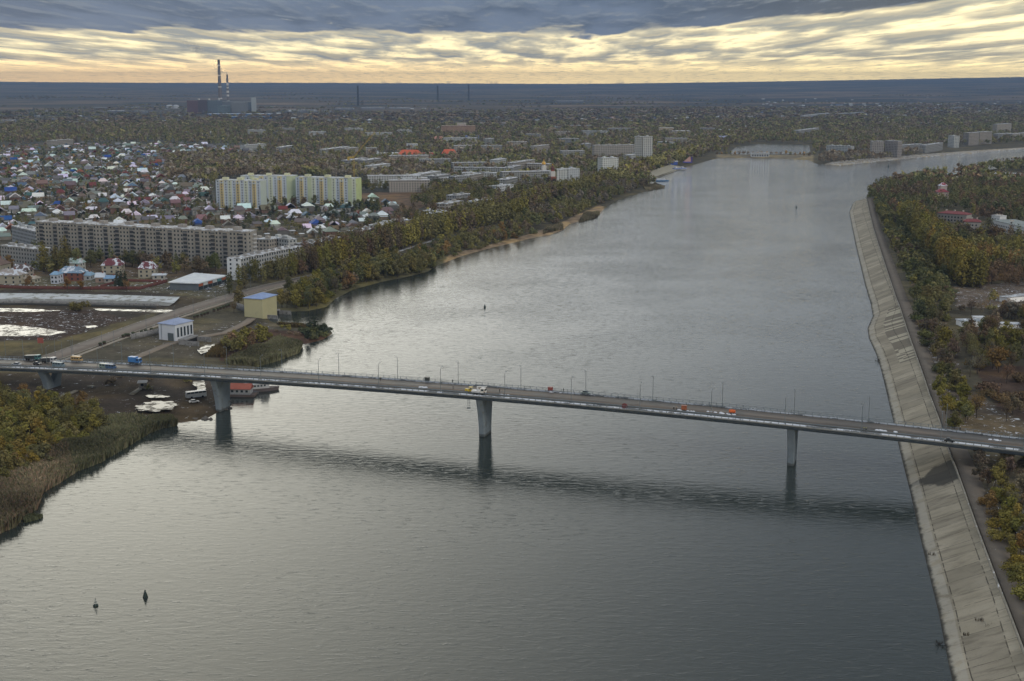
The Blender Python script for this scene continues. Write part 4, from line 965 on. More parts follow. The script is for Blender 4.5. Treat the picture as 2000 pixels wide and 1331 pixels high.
# ---- near left: pumphouses, shop, villas
def box3(P0, Bp, dep, z, h, flip=1):
    A, u, v, L, rz = frame(P0, Bp); return A, u, v, L, rz
def pump(p0, pb, depth, H, wall, roofc, label, win):
    A, u, v, L, rz = frame(G(*p0, 3), G(*pb, 3))
    r = thing('pump_house', (A[0], A[1], 3), rz, label, 'pump house')
    g = MB(); g.box(0, L, 0, depth, -3.5, H, wall); g.build('wall', M['panelwall'], r)
    g = MB(); x0, x1, y0, y1 = -.5, L + .5, -.5, depth + .5
    i = min(L, depth) * .45
    if L > depth: ra, rb = (i, depth / 2), (L - i, depth / 2)
    else: ra, rb = (L / 2, i), (L / 2, depth - i)
    V = [(x0, y0, H), (x1, y0, H), (x1, y1, H), (x0, y1, H), (x0, y0, H + .25), (x1, y0, H + .25), (x1, y1, H + .25), (x0, y1, H + .25), (*ra, H + 2.3), (*rb, H + 2.3)]
    F = [(0, 3, 2, 1), (0, 1, 5, 4), (1, 2, 6, 5), (2, 3, 7, 6), (3, 0, 4, 7)]
    F += [(4, 5, 9, 8), (5, 6, 9), (6, 7, 8, 9), (7, 4, 8)] if L > depth else [(4, 5, 8), (5, 6, 9, 8), (6, 7, 9), (7, 4, 8, 9)]
    g.add(V, F, roofc); g.build('roof', M['roofing'], r)
    if win:
        for k in range(5):
            x = L * (k + .8) / 5.4; wme = winmesh(1.35, 5.0)
            f_ = link('window', wme, r, (x, -.05, H * .5), 0)
            g = MB()
            for a in (-.75, .75): g.box(x + a - .08, x + a + .08, -.14, -.05, H * .5 - 2.6, H * .5 + 2.6, (.45, .5, .55))
            q = g.build('frame', M['paint'], f_); q.matrix_parent_inverse = Matrix.Translation((-x, .05, -H * .5))
        g = MB(); g.box(-.12, -.0, 1.2, 5.2, 0, 4.2, (.10, .12, .13)); g.build('door', M['paint'], r)
        g = MB(); g.tube((-.15, depth - 2, 0), (-.15, depth - 2, H), .12); g.build('drainpipe', M['steel'], r)
    EXCL.append(np.array([A - u * 4 - v * 4, A + u * (L + 3) - v * 4, A + u * (L + 3) + v * (depth + 3), A - u * 4 + v * (depth + 3)]))
    return r, A, u, v, L
pump((343, 667), (378, 658), 11.5, 8.8, (.62, .65, .70), (.30, .36, .52), 'white pump house with five tall dark windows and a bluish hip roof', True)
pump((513, 616), (541, 607), 12.5, 9.6, (.47, .435, .26), (.24, .33, .55), 'plain yellow pump house with a blue hip roof at the water edge', False)
def villa(px, py, w, d, h, rz, wall, roof, label, rh=3.0, hip=.6, snow=False, wins=3, z=3.0, storeys=2, name='house', cat='house', chim=True):
    p = G(px, py, z); p[2] = z; r = thing(name, tuple(p), rz, label, cat)
    g = MB(); g.gwall(-w / 2, w / 2, -d / 2, d / 2, -.6, h, 0 if hip > .3 else rh, wall) if hip <= .3 else g.box(-w / 2, w / 2, -d / 2, d / 2, -.6, h, wall); g.build('wall', M['panelwall'], r)
    g = MB(); g.gable(-w / 2, w / 2, -d / 2, d / 2, h, rh, .6, .2, roof, hip); rf = g.build('roof', M['snowroof'] if snow else M['roofing'], r)
    if chim: g = MB(); g.box(w * .2, w * .2 + .9, -.4, .5, h + rh * .5, h + rh + 1.2, (.25, .12, .09)); g.build('chimney', M['paint'], rf)
    for f in range(storeys):
        for k in range(wins): link('window', winmesh(1.3, 1.4), r, ((k + .5) * w / wins - w / 2, -d / 2 - .04, 1.6 + f * 2.9), 0)
        for k in (-1, 1): link('window', winmesh(1.3, 1.4), r, (w / 2 + .04, k * d * .22, 1.6 + f * 2.9), math.pi / 2)
    c, s = math.cos(rz), math.sin(rz); EXCL.append(np.array([(p[0] + a * c - b * s, p[1] + a * s + b * c) for a, b in ((-w / 2 - 1.5, -d / 2 - 1.5), (w / 2 + 1.5, -d / 2 - 1.5), (w / 2 + 1.5, d / 2 + 1.5), (-w / 2 - 1.5, d / 2 + 1.5))]))
    return r
BG = (.36, .33, .26); BK = (.20, .08, .06); DR = (.15, .045, .055)
villa(142, 547, 17, 11, 6, -.1, BK, (.19, .28, .38), 'brick mansion with a big pale blue roof and two brick chimneys', 3.6, .5, True, 4)
villa(112, 553, 5, 9, 6.5, -.1, (.5, .53, .6), (.22, .36, .52), 'white and blue porch wing at the left of the brick mansion', 1.6, .6, False, 2)
villa(147, 528, 12, 9, 6, -.15, (.5, .5, .46), (.36, .50, .48), 'house with a mint green roof behind the brick mansion', 3, .2, True, 2)
villa(171, 546, 8, 8, 3.5, -.1, (.4, .42, .44), (.25, .38, .5), 'small blue-roofed outbuilding right of the brick mansion', 2, .4, False, 2, storeys=1)
villa(197, 551, 6, 6, 4, .1, (.30, .22, .18), (.55, .6, .66), 'little wooden house with a snowy gable right of the blue roofs', 2.4, .1, False, 1, storeys=1)
villa(217, 551, 8, 7, 3, .1, (.32, .3, .28), (.2, .33, .5), 'low blue-roofed garage beside the dark firs', 1.6, .4, False, 2, storeys=1)
villa(222, 533, 14, 11, 6.5, .05, BG, DR, 'cream villa with a dark red roof and snow on it, left of two alike', 4, .55, True, 3)
villa(290, 541, 12, 11, 7, .1, BG, DR, 'cream villa with a dark red roof and snow on it, right of two alike', 4, .55, True, 3)
villa(22, 553, 17, 12, 6.5, -.2, BG, (.34, .30, .28), 'beige two-storey house with a grey-brown roof at the left edge', 3.2, .5, True, 3)
villa(-5, 536, 15, 12, 8, -.2, BG, (.17, .12, .10), 'brown-roofed beige villa cut by the left edge', 4, .6, False, 3)
villa(45, 541, 12, 9, 5.5, -.3, (.34, .3, .26), (.12, .09, .085), 'dark-roofed house with snow on one slope behind the beige house', 3.4, .1, True, 2)
villa(62, 552, 9, 8, 3.2, -.2, (.4, .38, .3), (.4, .36, .3), 'low tan shed between the beige house and the mansion', 1.6, .3, False, 2, storeys=1)
villa(312, 545, 9, 6, 3, .1, (.36, .34, .3), (.5, .54, .58), 'low white-roofed garage right of the cream villas', .8, .1, False, 2, storeys=1)
# shop with a wide flat roof
A, u, v, L, rz = frame(G(332, 566, 3), G(372, 568, 3))
r = thing('shop', (A[0], A[1], 3), rz, 'low shop with a wide white flat roof and dark glazed front by the car park', 'shop')
D_ = 26
P4 = [G(332, 566, 3)[:2], G(388, 568, 3)[:2], G(442, 553, 3)[:2], G(380, 548, 3)[:2]]
loc = [((q - A) @ u, (q - A) @ v) for q in P4]
g = MB(); g.prism(loc, -.5, 4.6, (.13, .15, .17)); g.build('wall', M['paint'], r)
ctr = np.mean(loc, 0); lr = [tuple(ctr + (np.array(q) - ctr) * 1.05) for q in loc]
g = MB(); g.prism(lr, 4.6, 5.3, (.66, .70, .72)); g.build('roof', M['snowroof'], r)
e0, e1 = np.array(loc[1]), np.array(loc[2])
for k, c in enumerate([(.34, .10, .05), (.5, .52, .54), (.34, .10, .05), (.5, .52, .54), (.1, .22, .24), (.34, .10, .05)]):
    a = e0 + (e1 - e0) * (k / 6 + .01); b = e0 + (e1 - e0) * ((k + 1) / 6 - .01); n_v = np.array([e1[1] - e0[1], -(e1[0] - e0[0])]); n_v /= np.hypot(*n_v)
    g = MB(); g.prism([tuple(a), tuple(a + n_v * .15), tuple(b + n_v * .15), tuple(b)], 2.6, 4.4, c); g.build('sign_panel', M['paint'], r)
    g = MB(); g.prism([tuple(a), tuple(a + n_v * .08), tuple(b + n_v * .08), tuple(b)], .3, 2.4); g.build('shop_window', M['glass'], r)
EXCL.append(np.array(P4))
# brick garden wall with white caps, road-side and canal walls
def wallrun(pts, h, th, m, label, name='garden_wall', cat='wall', step=None, capc=None):
    L_ = np.array([place(x, y) for x, y in pts]); Lr, _ = resample(L_, 3.0)
    o = ribbon(name, Lr, -th / 2, th / 2, -.6, h, m, kind=None, label=label, cat=cat)
    if step:
        Lp, _ = resample(L_, step); g = MB()
        for q in Lp:
            c = MB(); c.box(q[0] - .35, q[0] + .35, q[1] - .35, q[1] + .35, q[2] - .4, q[2] + h + .35, (1, 1, 1)); pp = c.build('post', M['brick'], o)
            c = MB(); c.box(q[0] - .42, q[0] + .42, q[1] - .42, q[1] + .42, q[2] + h + .35, q[2] + h + .6, (.6, .62, .64)); c.build('cap', M['paint'], pp)
    return o
wallrun([(-20, 562), (55, 565), (160, 566), (274, 566), (326, 552)], 2.1, .35, M['brick'], 'long red brick garden wall with white caps in front of the villas', step=6.0)
wallrun([(178, 567), (240, 550), (326, 552)], 1.8, .3, M['brick'], 'lower red brick wall enclosing the garden behind the long one')
# concrete wall pieces by the pump houses
gm_ = mat('old_concrete_wall', (.24, .235, .23), .9, .3, .5, attr=False, stain=(.8, (.10, .10, .095), .52, .66))
wallrun([(256, 664), (311, 652)], 3.0, .5, gm_, 'stained concrete retaining wall left of the white pump house', 'retaining_wall')
wallrun([(462, 604), (484, 611)], 4.0, .5, gm_, 'grey panelled concrete wall left of the yellow pump house', 'retaining_wall')
# dark culvert mouths with concrete wings
for px, lab, w_ in (((364, 385, 674), 'dark culvert mouth under the right corner of the white pump house', 3.0), ((521, 545, 622), 'dark culvert mouth below the yellow pump house', 0)):
    a = G(px[0], px[2], w_); b = G(px[1], px[2] - 8, w_); A, u, v, L, rz = frame(a, b)
    r = thing('culvert', (A[0], A[1], w_ - .3), rz, lab, 'culvert')
    g = MB(); g.box(0, L, 0, 4, -.5, 2.6, (.02, .02, .022)); g.build('opening', M['paint'], r)
    g = MB(); g.box(-1, L + 1, -.3, 4.2, 2.6, 3.3); g.build('lintel', gm_, r)
    for sx in (-1, L + .4):
        g = MB(); g.box(sx, sx + .6, -8, 4, -.6, 2.6); g.build('wing_wall', gm_, r)
# canal: sloped snowy apron, walls
snowm = mat('snow_on_slope', (.50, .53, .55), .8, .15, .15, attr=False, stain=(.16, (.20, .195, .15), .50, .62, .85))
grv = mat('grey_revetment', (.22, .22, .205), .9, .3, .25, attr=False, stain=(.25, (.55, .58, .6), .60, .66, .7))
def strip(name, top, bot, zt, zb_, m, kind='structure'):
    V = [G(x, y, zt) for x, y in top] + [G(x, y, zb_) for x, y in bot][::-1]; n = len(top); g = MB()
    F = [(i, i + 1, 2 * n - 2 - i, 2 * n - 1 - i) for i in range(n - 1)]; g.add(V, F); return tag(g.build(name, m), kind=kind)
strip('canal_bank', [(-60, 572), (30, 573), (120, 574), (220, 576), (310, 579), (352, 580)], [(-60, 585), (20, 584), (120, 584), (220, 586), (310, 590), (340, 592)], 4.6, 3.9, snowm)
strip('canal_bank', [(-60, 585), (20, 584), (120, 584), (220, 586), (340, 592)], [(-60, 590), (20, 590), (120, 590), (220, 593), (330, 598)], 3.9, 3.3, grv)
for q, lab in ((([(-60, 592), (60, 592), (180, 595), (310, 598)]), 'upper concrete canal wall with a pale coping'), (([(-60, 596), (60, 596), (180, 599), (305, 602)]), 'dark lower canal wall above the still water')):
    wallrun(q, 1.6 if 'upper' in lab else 1.3, .8, gm_ if 'upper' in lab else mat('wet_dark_wall', (.05, .05, .048), .6, .2, .5, attr=False), lab, 'canal_wall')
# road and promenade
ROAD = [(60, 712), (120, 693), (200, 664), (290, 631), (370, 604), (440, 583), (520, 561), (610, 541), (640, 534)]
Lr, _ = resample(np.array([G(x, y, 3)[:2] for x, y in ROAD]), 6.0)
road_m = mat('muddy_asphalt', (.20, .165, .135), .8, .18, .12, attr=False, stain=(.12, (.13, .10, .08), .5, .68, .8))
Lz = np.c_[Lr, np.full(len(Lr), 3.0)]
ribbon('road', Lz, -6.0, 6.0, -.5, .16, road_m)
ribbon('pavement', Lz, -10.5, -8.2, -.5, .20, mat('pale_path', (.30, .26, .21), .85, .15, .3, attr=False))
ribbon('kerb', Lz, 6.02, 6.6, -.5, .34, kb); ribbon('kerb', Lz, -6.6, -6.02, -.5, .34, kb)
EXCL.append(np.r_[Lr + 0, (Lr + 0)[::-1] + [9, -9]])
n1_ = np.gradient(Lr, axis=0); n1_ /= np.hypot(*n1_.T)[:, None]; nrm_ = np.stack([-n1_[:, 1], n1_[:, 0]], 1)
EXCL.append(np.r_[Lr + nrm_ * 8, (Lr - nrm_ * 12)[::-1]])
PROM = [(745, 502), (800, 484), (870, 462)]
Lp, _ = resample(np.array([G(x, y, 3)[:2] for x, y in PROM]), 6.0)
ribbon('pavement', np.c_[Lp, np.full(len(Lp), 3.0)], -2.2, 2.2, -.4, .12, mat('snowy_promenade', (.22, .21, .20), .8, .15, .2, attr=False, stain=(.2, (.6, .63, .66), .52, .6)))
PR2 = [(640, 535), (610, 541)]
YP = [(262, 700), (330, 672), (398, 657), (440, 650), (478, 632), (492, 622)]
Ly, _ = resample(np.array([G(x, y, 3)[:2] for x, y in YP]), 4.0); ribbon('path', np.c_[Ly, np.full(len(Ly), 3.0)], -2.6, 2.6, -.4, .10, mat('dirt_track', (.24, .195, .15), .95, .2, .3, attr=False))
# road-side lamps, concrete blocks along the verge
for i, (x, y) in enumerate([(11, 694), (108, 694), (122, 699), (223, 676), (286, 645), (341, 627), (378, 612), (422, 590), (440, 585), (490, 562), (143, 690), (200, 681)]):
    o = copy_tree(lp); q = G(x, y, 3.0); o.location = tuple(q); o.rotation_euler = (0, 0, rn.uniform(0, 6)); sc = 1.0; o.scale = (.9, .9, .9)
    o['label'] = 'slender pole lamp beside the muddy road left of the pump houses'; o['group'] = 'lamps along the muddy road'
vb = None
for i, (x, y) in enumerate([(196, 676), (204, 673), (241, 660), (246, 658), (251, 658), (260, 655), (277, 652), (285, 650), (296, 647), (380, 622), (386, 620), (394, 618), (400, 616), (406, 614), (418, 609), (426, 607), (431, 605), (437, 603), (443, 601), (448, 599)]):
    q = G(x, y, 3.1)
    if vb is None:
        g = MB(); g.lathe([(.75, 0), (.9, .9), (1.0, 1.1)], 8, c=(.07, .05, .04)); vb = g.build('planter', M['paint'])
        g = MB(); g.lathe([(.95, 1.1), (1.1, 1.5), (.5, 1.9)], 8, c=(.05, .06, .03)); g.build('shrub', M['paint'], vb); o = vb
    else: o = copy_tree(vb)
    o.location = tuple(q); tag(o, 'dark squat planter on the verge of the muddy road', 'planter', 'planters along the muddy road')
# red sign on a post at the road end
q = G(83, 690, 3); r = thing('road_sign', tuple(q), 0, 'dull red round-cornered sign on a leaning pole at the road end behind the bridge', 'sign')
g = MB(); g.tube((0, 0, 0), (-.6, 0, 7), .1); g.build('pole', M['rail'], r)
g = MB(); g.box(-2.1, .9, -.1, .1, 5.2, 8.0, (.30, .09, .07)); g.build('panel', M['paint'], r)
# ================================================================== settlement
VIL = plist([(-60, 292), (0, 289), (150, 285), (330, 283), (480, 291), (500, 300), (330, 308), (318, 350), (415, 352), (416, 402), (560, 402), (640, 402), (720, 392), (770, 402), (800, 424), (745, 440), (690, 458), (640, 468), (560, 466), (495, 460), (440, 448), (60, 445), (25, 474), (-60, 476)], 3)
HOUSE_EX = list(EXCL)
def ok_pts(P_, ex):
    m_ = np.ones(len(P_), bool)
    for e in ex: m_ &= ~inpoly(P_, e)
    return P_[m_]
def jgrid(poly, sx, sy, ang, jit=.35, seed=0):
    r = np.random.default_rng(seed); c, s = math.cos(ang), math.sin(ang); Rm = np.array([[c, -s], [s, c]])
    q = poly @ Rm; x0, y0 = q.min(0); x1, y1 = q.max(0)
    gx, gy = np.meshgrid(np.arange(x0, x1, sx), np.arange(y0, y1, sy)); gx = gx + (np.arange(gx.shape[0]) % 2)[:, None] * sx / 2
    P_ = np.stack([gx.ravel(), gy.ravel()], 1) + r.uniform(-jit, jit, (gx.size, 2)) * [sx, sy]
    P_ = P_ @ Rm.T; return P_[inpoly(P_, poly)]
hp = ok_pts(jgrid(VIL, 21, 25, .35, .34, 3), EXCL)
hp = hp[np.random.default_rng(2).random(len(hp)) < .88]
st_ = np.array([[math.cos(.35), math.sin(.35)], [-math.sin(.35), math.cos(.35)]]); sq__ = hp @ st_.T
hp = hp[((sq__[:, 1] % 74) > 9) & ((sq__[:, 0] % 210) > 9)]
hp = hp[np.argsort(np.hypot(*hp.T))]
ROOFS = [((.74, .77, .81), 'snowy white', 34), ((.24, .25, .26), 'grey', 26), ((.15, .145, .14), 'dark grey', 22), ((.17, .14, .12), 'brown', 14), ((.24, .15, .14), 'faded pink', 6), ((.17, .045, .04), 'dark red', 4),
         ((.28, .10, .06), 'orange-red', 2), ((.03, .09, .30), 'bright blue', 3), ((.11, .17, .25), 'pale blue', 5), ((.05, .12, .11), 'green', 4), ((.22, .28, .27), 'mint green', 3), ((.07, .15, .17), 'teal', 1)]
WALLS = [((.24, .22, .19), 'beige'), ((.32, .31, .29), 'pale'), ((.17, .10, .08), 'brick'), ((.15, .145, .14), 'grey'), ((.27, .21, .14), 'ochre')]
rr = random.Random(21)
def house_parts(kind, w, d, h, rh, hip):
    a = MB(); b_ = MB()
    if hip > .3: a.box(-w / 2, w / 2, -d / 2, d / 2, -.6, h)
    else: a.gwall(-w / 2, w / 2, -d / 2, d / 2, -.6, h, rh)
    b_.gable(-w / 2, w / 2, -d / 2, d / 2, h, rh, .5, .2, (1, 1, 1), hip)
    if kind == 2:
        a.box(-w / 2 - 3.4, -w / 2, -d / 2 + .6, d / 2 - 1.2, -.6, h * .7); b_.box(-w / 2 - 3.7, -w / 2 + .1, -d / 2 + .3, d / 2 - .9, h * .7, h * .7 + .2)
    if kind == 3:
        a.box(-1.8, 1.8, -d / 2 - 2.4, -d / 2, -.6, h * .8); b_.box(-2.1, 2.1, -d / 2 - 2.7, -d / 2 - .02, h * .8, h * .8 + .2)
    return a, b_
HK = [house_parts(1, 9, 8, 3.6, 3.0, .0), house_parts(2, 10, 9, 3.8, 2.8, .45), house_parts(3, 11, 9, 5.6, 3.4, .0), house_parts(1, 8, 10, 3.2, 3.6, .0), house_parts(2, 12, 8, 3.2, 2.4, .1), house_parts(3, 9, 9, 6.0, 2.8, .6)]
HKn = ['low gabled', 'hip-roofed', 'tall gabled', 'steep narrow', 'long low', 'two-storey hip-roofed']
HM = []
for a, b_ in HK:
    ma = a.data('wall'); ma.materials.append(M['paint']); mb_ = b_.data('roof'); mb_.materials.append(M['roofing']); HM.append((ma, mb_))
cm = MB(); cm.box(-.4, .4, -.4, .4, 0, 2.2, (.25, .13, .10)); cmesh = cm.data('chimney'); cmesh.materials.append(M['paint'])
def pick(r):
    n = r.random() * sum(q[2] for q in ROOFS)
    for q in ROOFS:
        n -= q[2]
        if n < 0: return q
    return ROOFS[0]
def pxy(x, y, z=3):
    w = y * math.cos(PITCH) - (z - CAMZ) * math.sin(PITCH); u = y * math.sin(PITCH) + (z - CAMZ) * math.cos(PITCH); return CX + FPX * x / w, CY - FPX * u / w
def where(px, py):
    if py > 405 and px < 490:
        t3 = ['the left end', 'the left part', 'the middle', 'the right part', 'the right end'][min(4, max(0, int((px - 60) / 86)))]
        return f'behind {t3} of the long block'
    if py > 398: return 'below the bright complex, ' + ['left', 'middle', 'right', 'far right'][min(3, max(0, int((px - 420) / 85)))] + (' front row' if py > 432 else '')
    return ['at the left edge', 'left of centre', 'in the centre', 'close to the complex'][min(3, max(0, int(px / 105)))] + ' of the settlement'
gstuff = MB(); nh = 0; NIND = 300
visible = []
for x, y in hp:
    px, py = pxy(x, y); visible.append(-20 < px < 2020 and not (60 < px < 480 and py > 446))
for (x, y), vis in zip(hp, visible):
    r0 = rr.random(); kx = rr.randrange(6); col, cn, _ = pick(rr); wc, wn = rr.choice(WALLS); rz = .35 + rr.choice([0, math.pi / 2]) + rr.uniform(-.12, .12); s_ = rr.uniform(.74, 1.22)
    col = tuple(c * rr.uniform(.85, 1.15) for c in col)
    px, py = pxy(x, y)
    if vis and nh < NIND:
        t_ = thing('house', (x, y, 3), rz, f'{HKn[kx]} house, {cn} roof, {wn} walls, {where(px, py)}', 'house', 'houses of the settlement'); t_.scale = (s_,) * 3
        a = link('wall', HM[kx][0], t_); a.color = (*wc, 1); b_ = link('roof', HM[kx][1], t_); b_.color = (*col, 1)
        if nh % 3 == 0: link('chimney', cmesh, b_, (1.6, 0.6, HK[kx][1].v[4][2] + .2))
        nh += 1
    else:
        c, s = math.cos(rz) * s_, math.sin(rz) * s_
        for src, cc in ((HK[kx][0], wc), (HK[kx][1], col)):
            gstuff.add([(x + a * c - b_ * s, y + a * s + b_ * c, 3 + z * s_) for a, b_, z in src.v], src.f, cc)
# sheds and fences between the houses
sp_ = ok_pts(jgrid(VIL, 17, 19, .35, .5, 9), EXCL); sp_ = sp_[np.random.default_rng(4).random(len(sp_)) < .6]
for x, y in sp_:
    rz = .35 + rr.choice([0, math.pi / 2]); c, s = math.cos(rz), math.sin(rz); w, d, h = rr.uniform(2, 5), rr.uniform(1.5, 2.6), rr.uniform(2, 2.8)
    cc = rr.choice([(.74, .77, .80), (.62, .65, .69), (.45, .47, .5), (.3, .3, .3), (.2, .17, .14), (.12, .11, .10)])
    P4_ = [(x + a * c - b * s, y + a * s + b * c) for a, b in ((-w, -d), (w, -d), (w, d), (-w, d))]
    gstuff.prism(P4_, 2.4, 3 + h, (.22, .2, .17)); gstuff.prism([(x + (p[0] - x) * 1.08, y + (p[1] - y) * 1.08) for p in P4_], 3 + h, 3.2 + h, cc)
tag(gstuff.build('settlement', M['paint']), 'dense far part of the settlement with sheds, fences and small snowy roofs', 'houses', kind='stuff')

# ================================================================== trees
def crown(kind, n, qs, seed, lod=0):
    """leaf-clump quads in the volume of a unit-high crown"""
    r = np.random.default_rng(seed)
    if kind == 'broad':
        nb = 14; a = r.uniform(0, 2 * np.pi, nb); rad = r.uniform(.04, .30, nb); bz = r.uniform(.34, .84, nb) - rad * .35 * (r.random(nb)); bz[0] = .86; rad[0] = .03
        B = np.stack([rad * np.cos(a), rad * np.sin(a), bz], 1); br = r.uniform(.08, .17, nb); asp = (1, 1, .95)
    elif kind == 'poplar':
        nb = 11; bz = np.linspace(.14, .93, nb); B = np.stack([r.normal(0, .018, nb), r.normal(0, .018, nb), bz], 1); br = .085 * np.sin(np.clip((bz - .02) * 1.15, 0, 1) * np.pi) ** .5 + .03; asp = (1, 1, 1.3)
    elif kind == 'shrub':
        nb = 8; a = r.uniform(0, 2 * np.pi, nb); rad = r.uniform(.05, .55, nb); B = np.stack([rad * np.cos(a), rad * np.sin(a), r.uniform(.28, .62, nb)], 1); br = r.uniform(.24, .38, nb); asp = (1.1, 1.1, .85)
    elif kind == 'bare':
        nb = 10; a = r.uniform(0, 2 * np.pi, nb); rad = r.uniform(.03, .24, nb); B = np.stack([rad * np.cos(a), rad * np.sin(a), r.uniform(.42, .88, nb)], 1); br = r.uniform(.10, .18, nb); asp = (1, 1, 1.2)
    elif kind == 'fir':
        nb = 9; bz = np.linspace(.12, .95, nb); B = np.stack([np.zeros(nb), np.zeros(nb), bz], 1); br = .24 * (1 - bz) + .03; asp = (1, 1, .5)
    bi = r.choice(nb, n, p=br ** 2 / (br ** 2).sum()); d = r.normal(size=(n, 3)); d /= np.linalg.norm(d, axis=1)[:, None]
    c = B[bi] + d * (br[bi] * np.clip(r.normal(.82, .26, n), .1, 1.6))[:, None] * np.array(asp)
    nrm = d + r.normal(0, .45, (n, 3)) + np.array([0, 0, .25]); nrm /= np.linalg.norm(nrm, axis=1)[:, None]
    t1 = np.cross(nrm, r.normal(size=(n, 3))); 
    if kind in ('bare', 'poplar'): t1 = t1 * .5 + np.array([0, 0, 1.0]) * np.sign(r.random(n) - .1)[:, None]; t1 -= nrm * (t1 * nrm).sum(1)[:, None]
    t1 /= np.linalg.norm(t1, axis=1)[:, None] + 1e-9; t2 = np.cross(nrm, t1)
    sz = qs * r.uniform(.6, 1.35, n)[:, None]; k2 = .3 if kind == 'bare' else .55 if kind == 'poplar' else .8
    V = np.stack([c - t1 * sz - t2 * sz * k2 * .6, c + t1 * sz * .8 - t2 * sz * k2, c + t1 * sz + t2 * sz * k2 * .7, c - t1 * sz * .7 + t2 * sz * k2], 1).reshape(-1, 3)
    Q_ = np.arange(4 * n).reshape(-1, 4)
    sh_ = (r.uniform(.8, 1.22, nb)[bi] * r.uniform(.86, 1.16, n))
    return V, Q_, np.stack([sh_, sh_, sh_ * .95], 1)
def trunk_mb(kind):
    g = MB(); rr_ = random.Random(3)
    if kind == 'shrub':
        for k in range(5): a = k * 1.3; g.tube((0, 0, -.1), (.35 * math.cos(a), .35 * math.sin(a), .5), .03, .012, 5)
    else:
        top = .9 if kind in ('poplar', 'fir') else .62
        g.tube((0, 0, -.06), (.005, 0, top * .5), .022, .016, 6); g.tube((.005, 0, top * .5), (0, 0, top), .016, .006, 6)
        if kind in ('broad', 'bare'):
            for k in range(7):
                a = k * 0.97 + .3; z0 = .28 + .04 * k; g.tube((0, 0, z0), (.2 * math.cos(a), .2 * math.sin(a), z0 + .26), .011, .003, 4)
                if kind == 'bare': g.tube((.1 * math.cos(a), .1 * math.sin(a), z0 + .13), (.16 * math.cos(a + .6), .16 * math.sin(a + .6), z0 + .42), .006, .002, 4)
    return g
for q in ([(1826, 412), (1892, 414), (1900, 462), (1828, 458)], [(1878, 432), (1922, 432), (1932, 468), (1880, 468)], [(1928, 436), (2050, 442), (2050, 476), (1930, 470)], [(1822, 380), (1856, 380), (1858, 402), (1824, 402)],
          [(1925, 336), (2005, 336), (2005, 354), (1925, 354)], [(1848, 340), (1878, 340), (1880, 356), (1846, 356)], [(1868, 628), (1925, 622), (1930, 652), (1870, 655)], [(1945, 575), (2010, 560), (2010, 610), (1950, 612)], [(1950, 632), (2000, 632), (2000, 655), (1950, 655)]): EXCL.append(plist(q, 7))
KINDS = ('broad', 'poplar', 'shrub', 'bare', 'fir')
NEARQ = {'broad': (950, .030), 'poplar': (700, .021), 'shrub': (800, .055), 'bare': (800, .026), 'fir': (500, .036)}
MIDQ = {'broad': (150, .058), 'poplar': (100, .042), 'shrub': (120, .10), 'bare': (150, .048), 'fir': (90, .07)}
FARQ = {'broad': (24, .13), 'poplar': (18, .085), 'shrub': (16, .26), 'bare': (26, .11), 'fir': (13, .16)}
NEAR = {}; TR = {}
for kd in KINDS:
    NEAR[kd] = []
    for s_ in range(5):
        V, Q_, C_ = crown(kd, *NEARQ[kd], 100 + s_); me = npmesh('crown', V, Q_, C_); me.materials.append(M['leaf']); NEAR[kd].append(me)
    me = trunk_mb(kd).data('trunk'); me.materials.append(M['bark']); TR[kd] = me
MID = {kd: [crown(kd, *MIDQ[kd], 200 + s_) for s_ in range(6)] for kd in KINDS}
FAR = {kd: [crown(kd, *FARQ[kd], 300 + s_) for s_ in range(6)] for kd in KINDS}
C_OL, C_GR, C_YE, C_OR, C_BR, C_GY, C_DK, C_YG, C_RB = (.135, .122, .052), (.095, .098, .045), (.20, .155, .040), (.18, .112, .045), (.125, .096, .066), (.15, .13, .105), (.040, .048, .032), (.165, .145, .042), (.135, .09, .056)
CN = {C_OL: 'olive', C_GR: 'dark green', C_YE: 'yellow', C_OR: 'orange', C_BR: 'brown', C_GY: 'bare grey', C_DK: 'very dark green', C_YG: 'yellow-green', C_RB: 'reddish brown'}
KN = {'broad': 'tree', 'poplar': 'poplar', 'shrub': 'bush', 'bare': 'half-bare tree', 'fir': 'fir'}
def treelab(t_):
    x, y, z, h, kd, c, rg, wd = t_
    ys = RGY[rg]; q = (y - ys[0]) / max(1, ys[1] - ys[0]); d_ = 'near end' if q < .25 else 'near half' if q < .5 else 'far half' if q < .75 else 'far end'
    hh = RGH[(rg, kd)]; s_ = 'tall ' if h > hh[0] + (hh[1] - hh[0]) * .7 else 'small ' if h < hh[0] + (hh[1] - hh[0]) * .3 else ''
    lb = f'{s_}{CN[c]} {KN[kd]} {rg}, {d_}'
    return lb if len(lb.replace('-', ' ').split()) <= 16 else f'{s_}{CN[c]} {KN[kd]} {rg}'
TREES = []   # x, y, z, h, kind, colour, region
def grow(poly, z, sp, kinds, cols, hr, region, seed, thin=1.0, ex=True, line=False, extra=(), wide=1.0):
    P_ = jgrid(plist(poly, z), sp, sp * .9, .2 + seed * .37, .42, seed)
    if ex: P_ = ok_pts(P_, EXCL)
    for e in extra: P_ = P_[~inpoly(P_, e)]
    r = np.random.default_rng(seed + 50)
    if thin < 1: P_ = P_[r.random(len(P_)) < thin]
    add_trees(P_, kinds, cols, hr, region, r, wide)
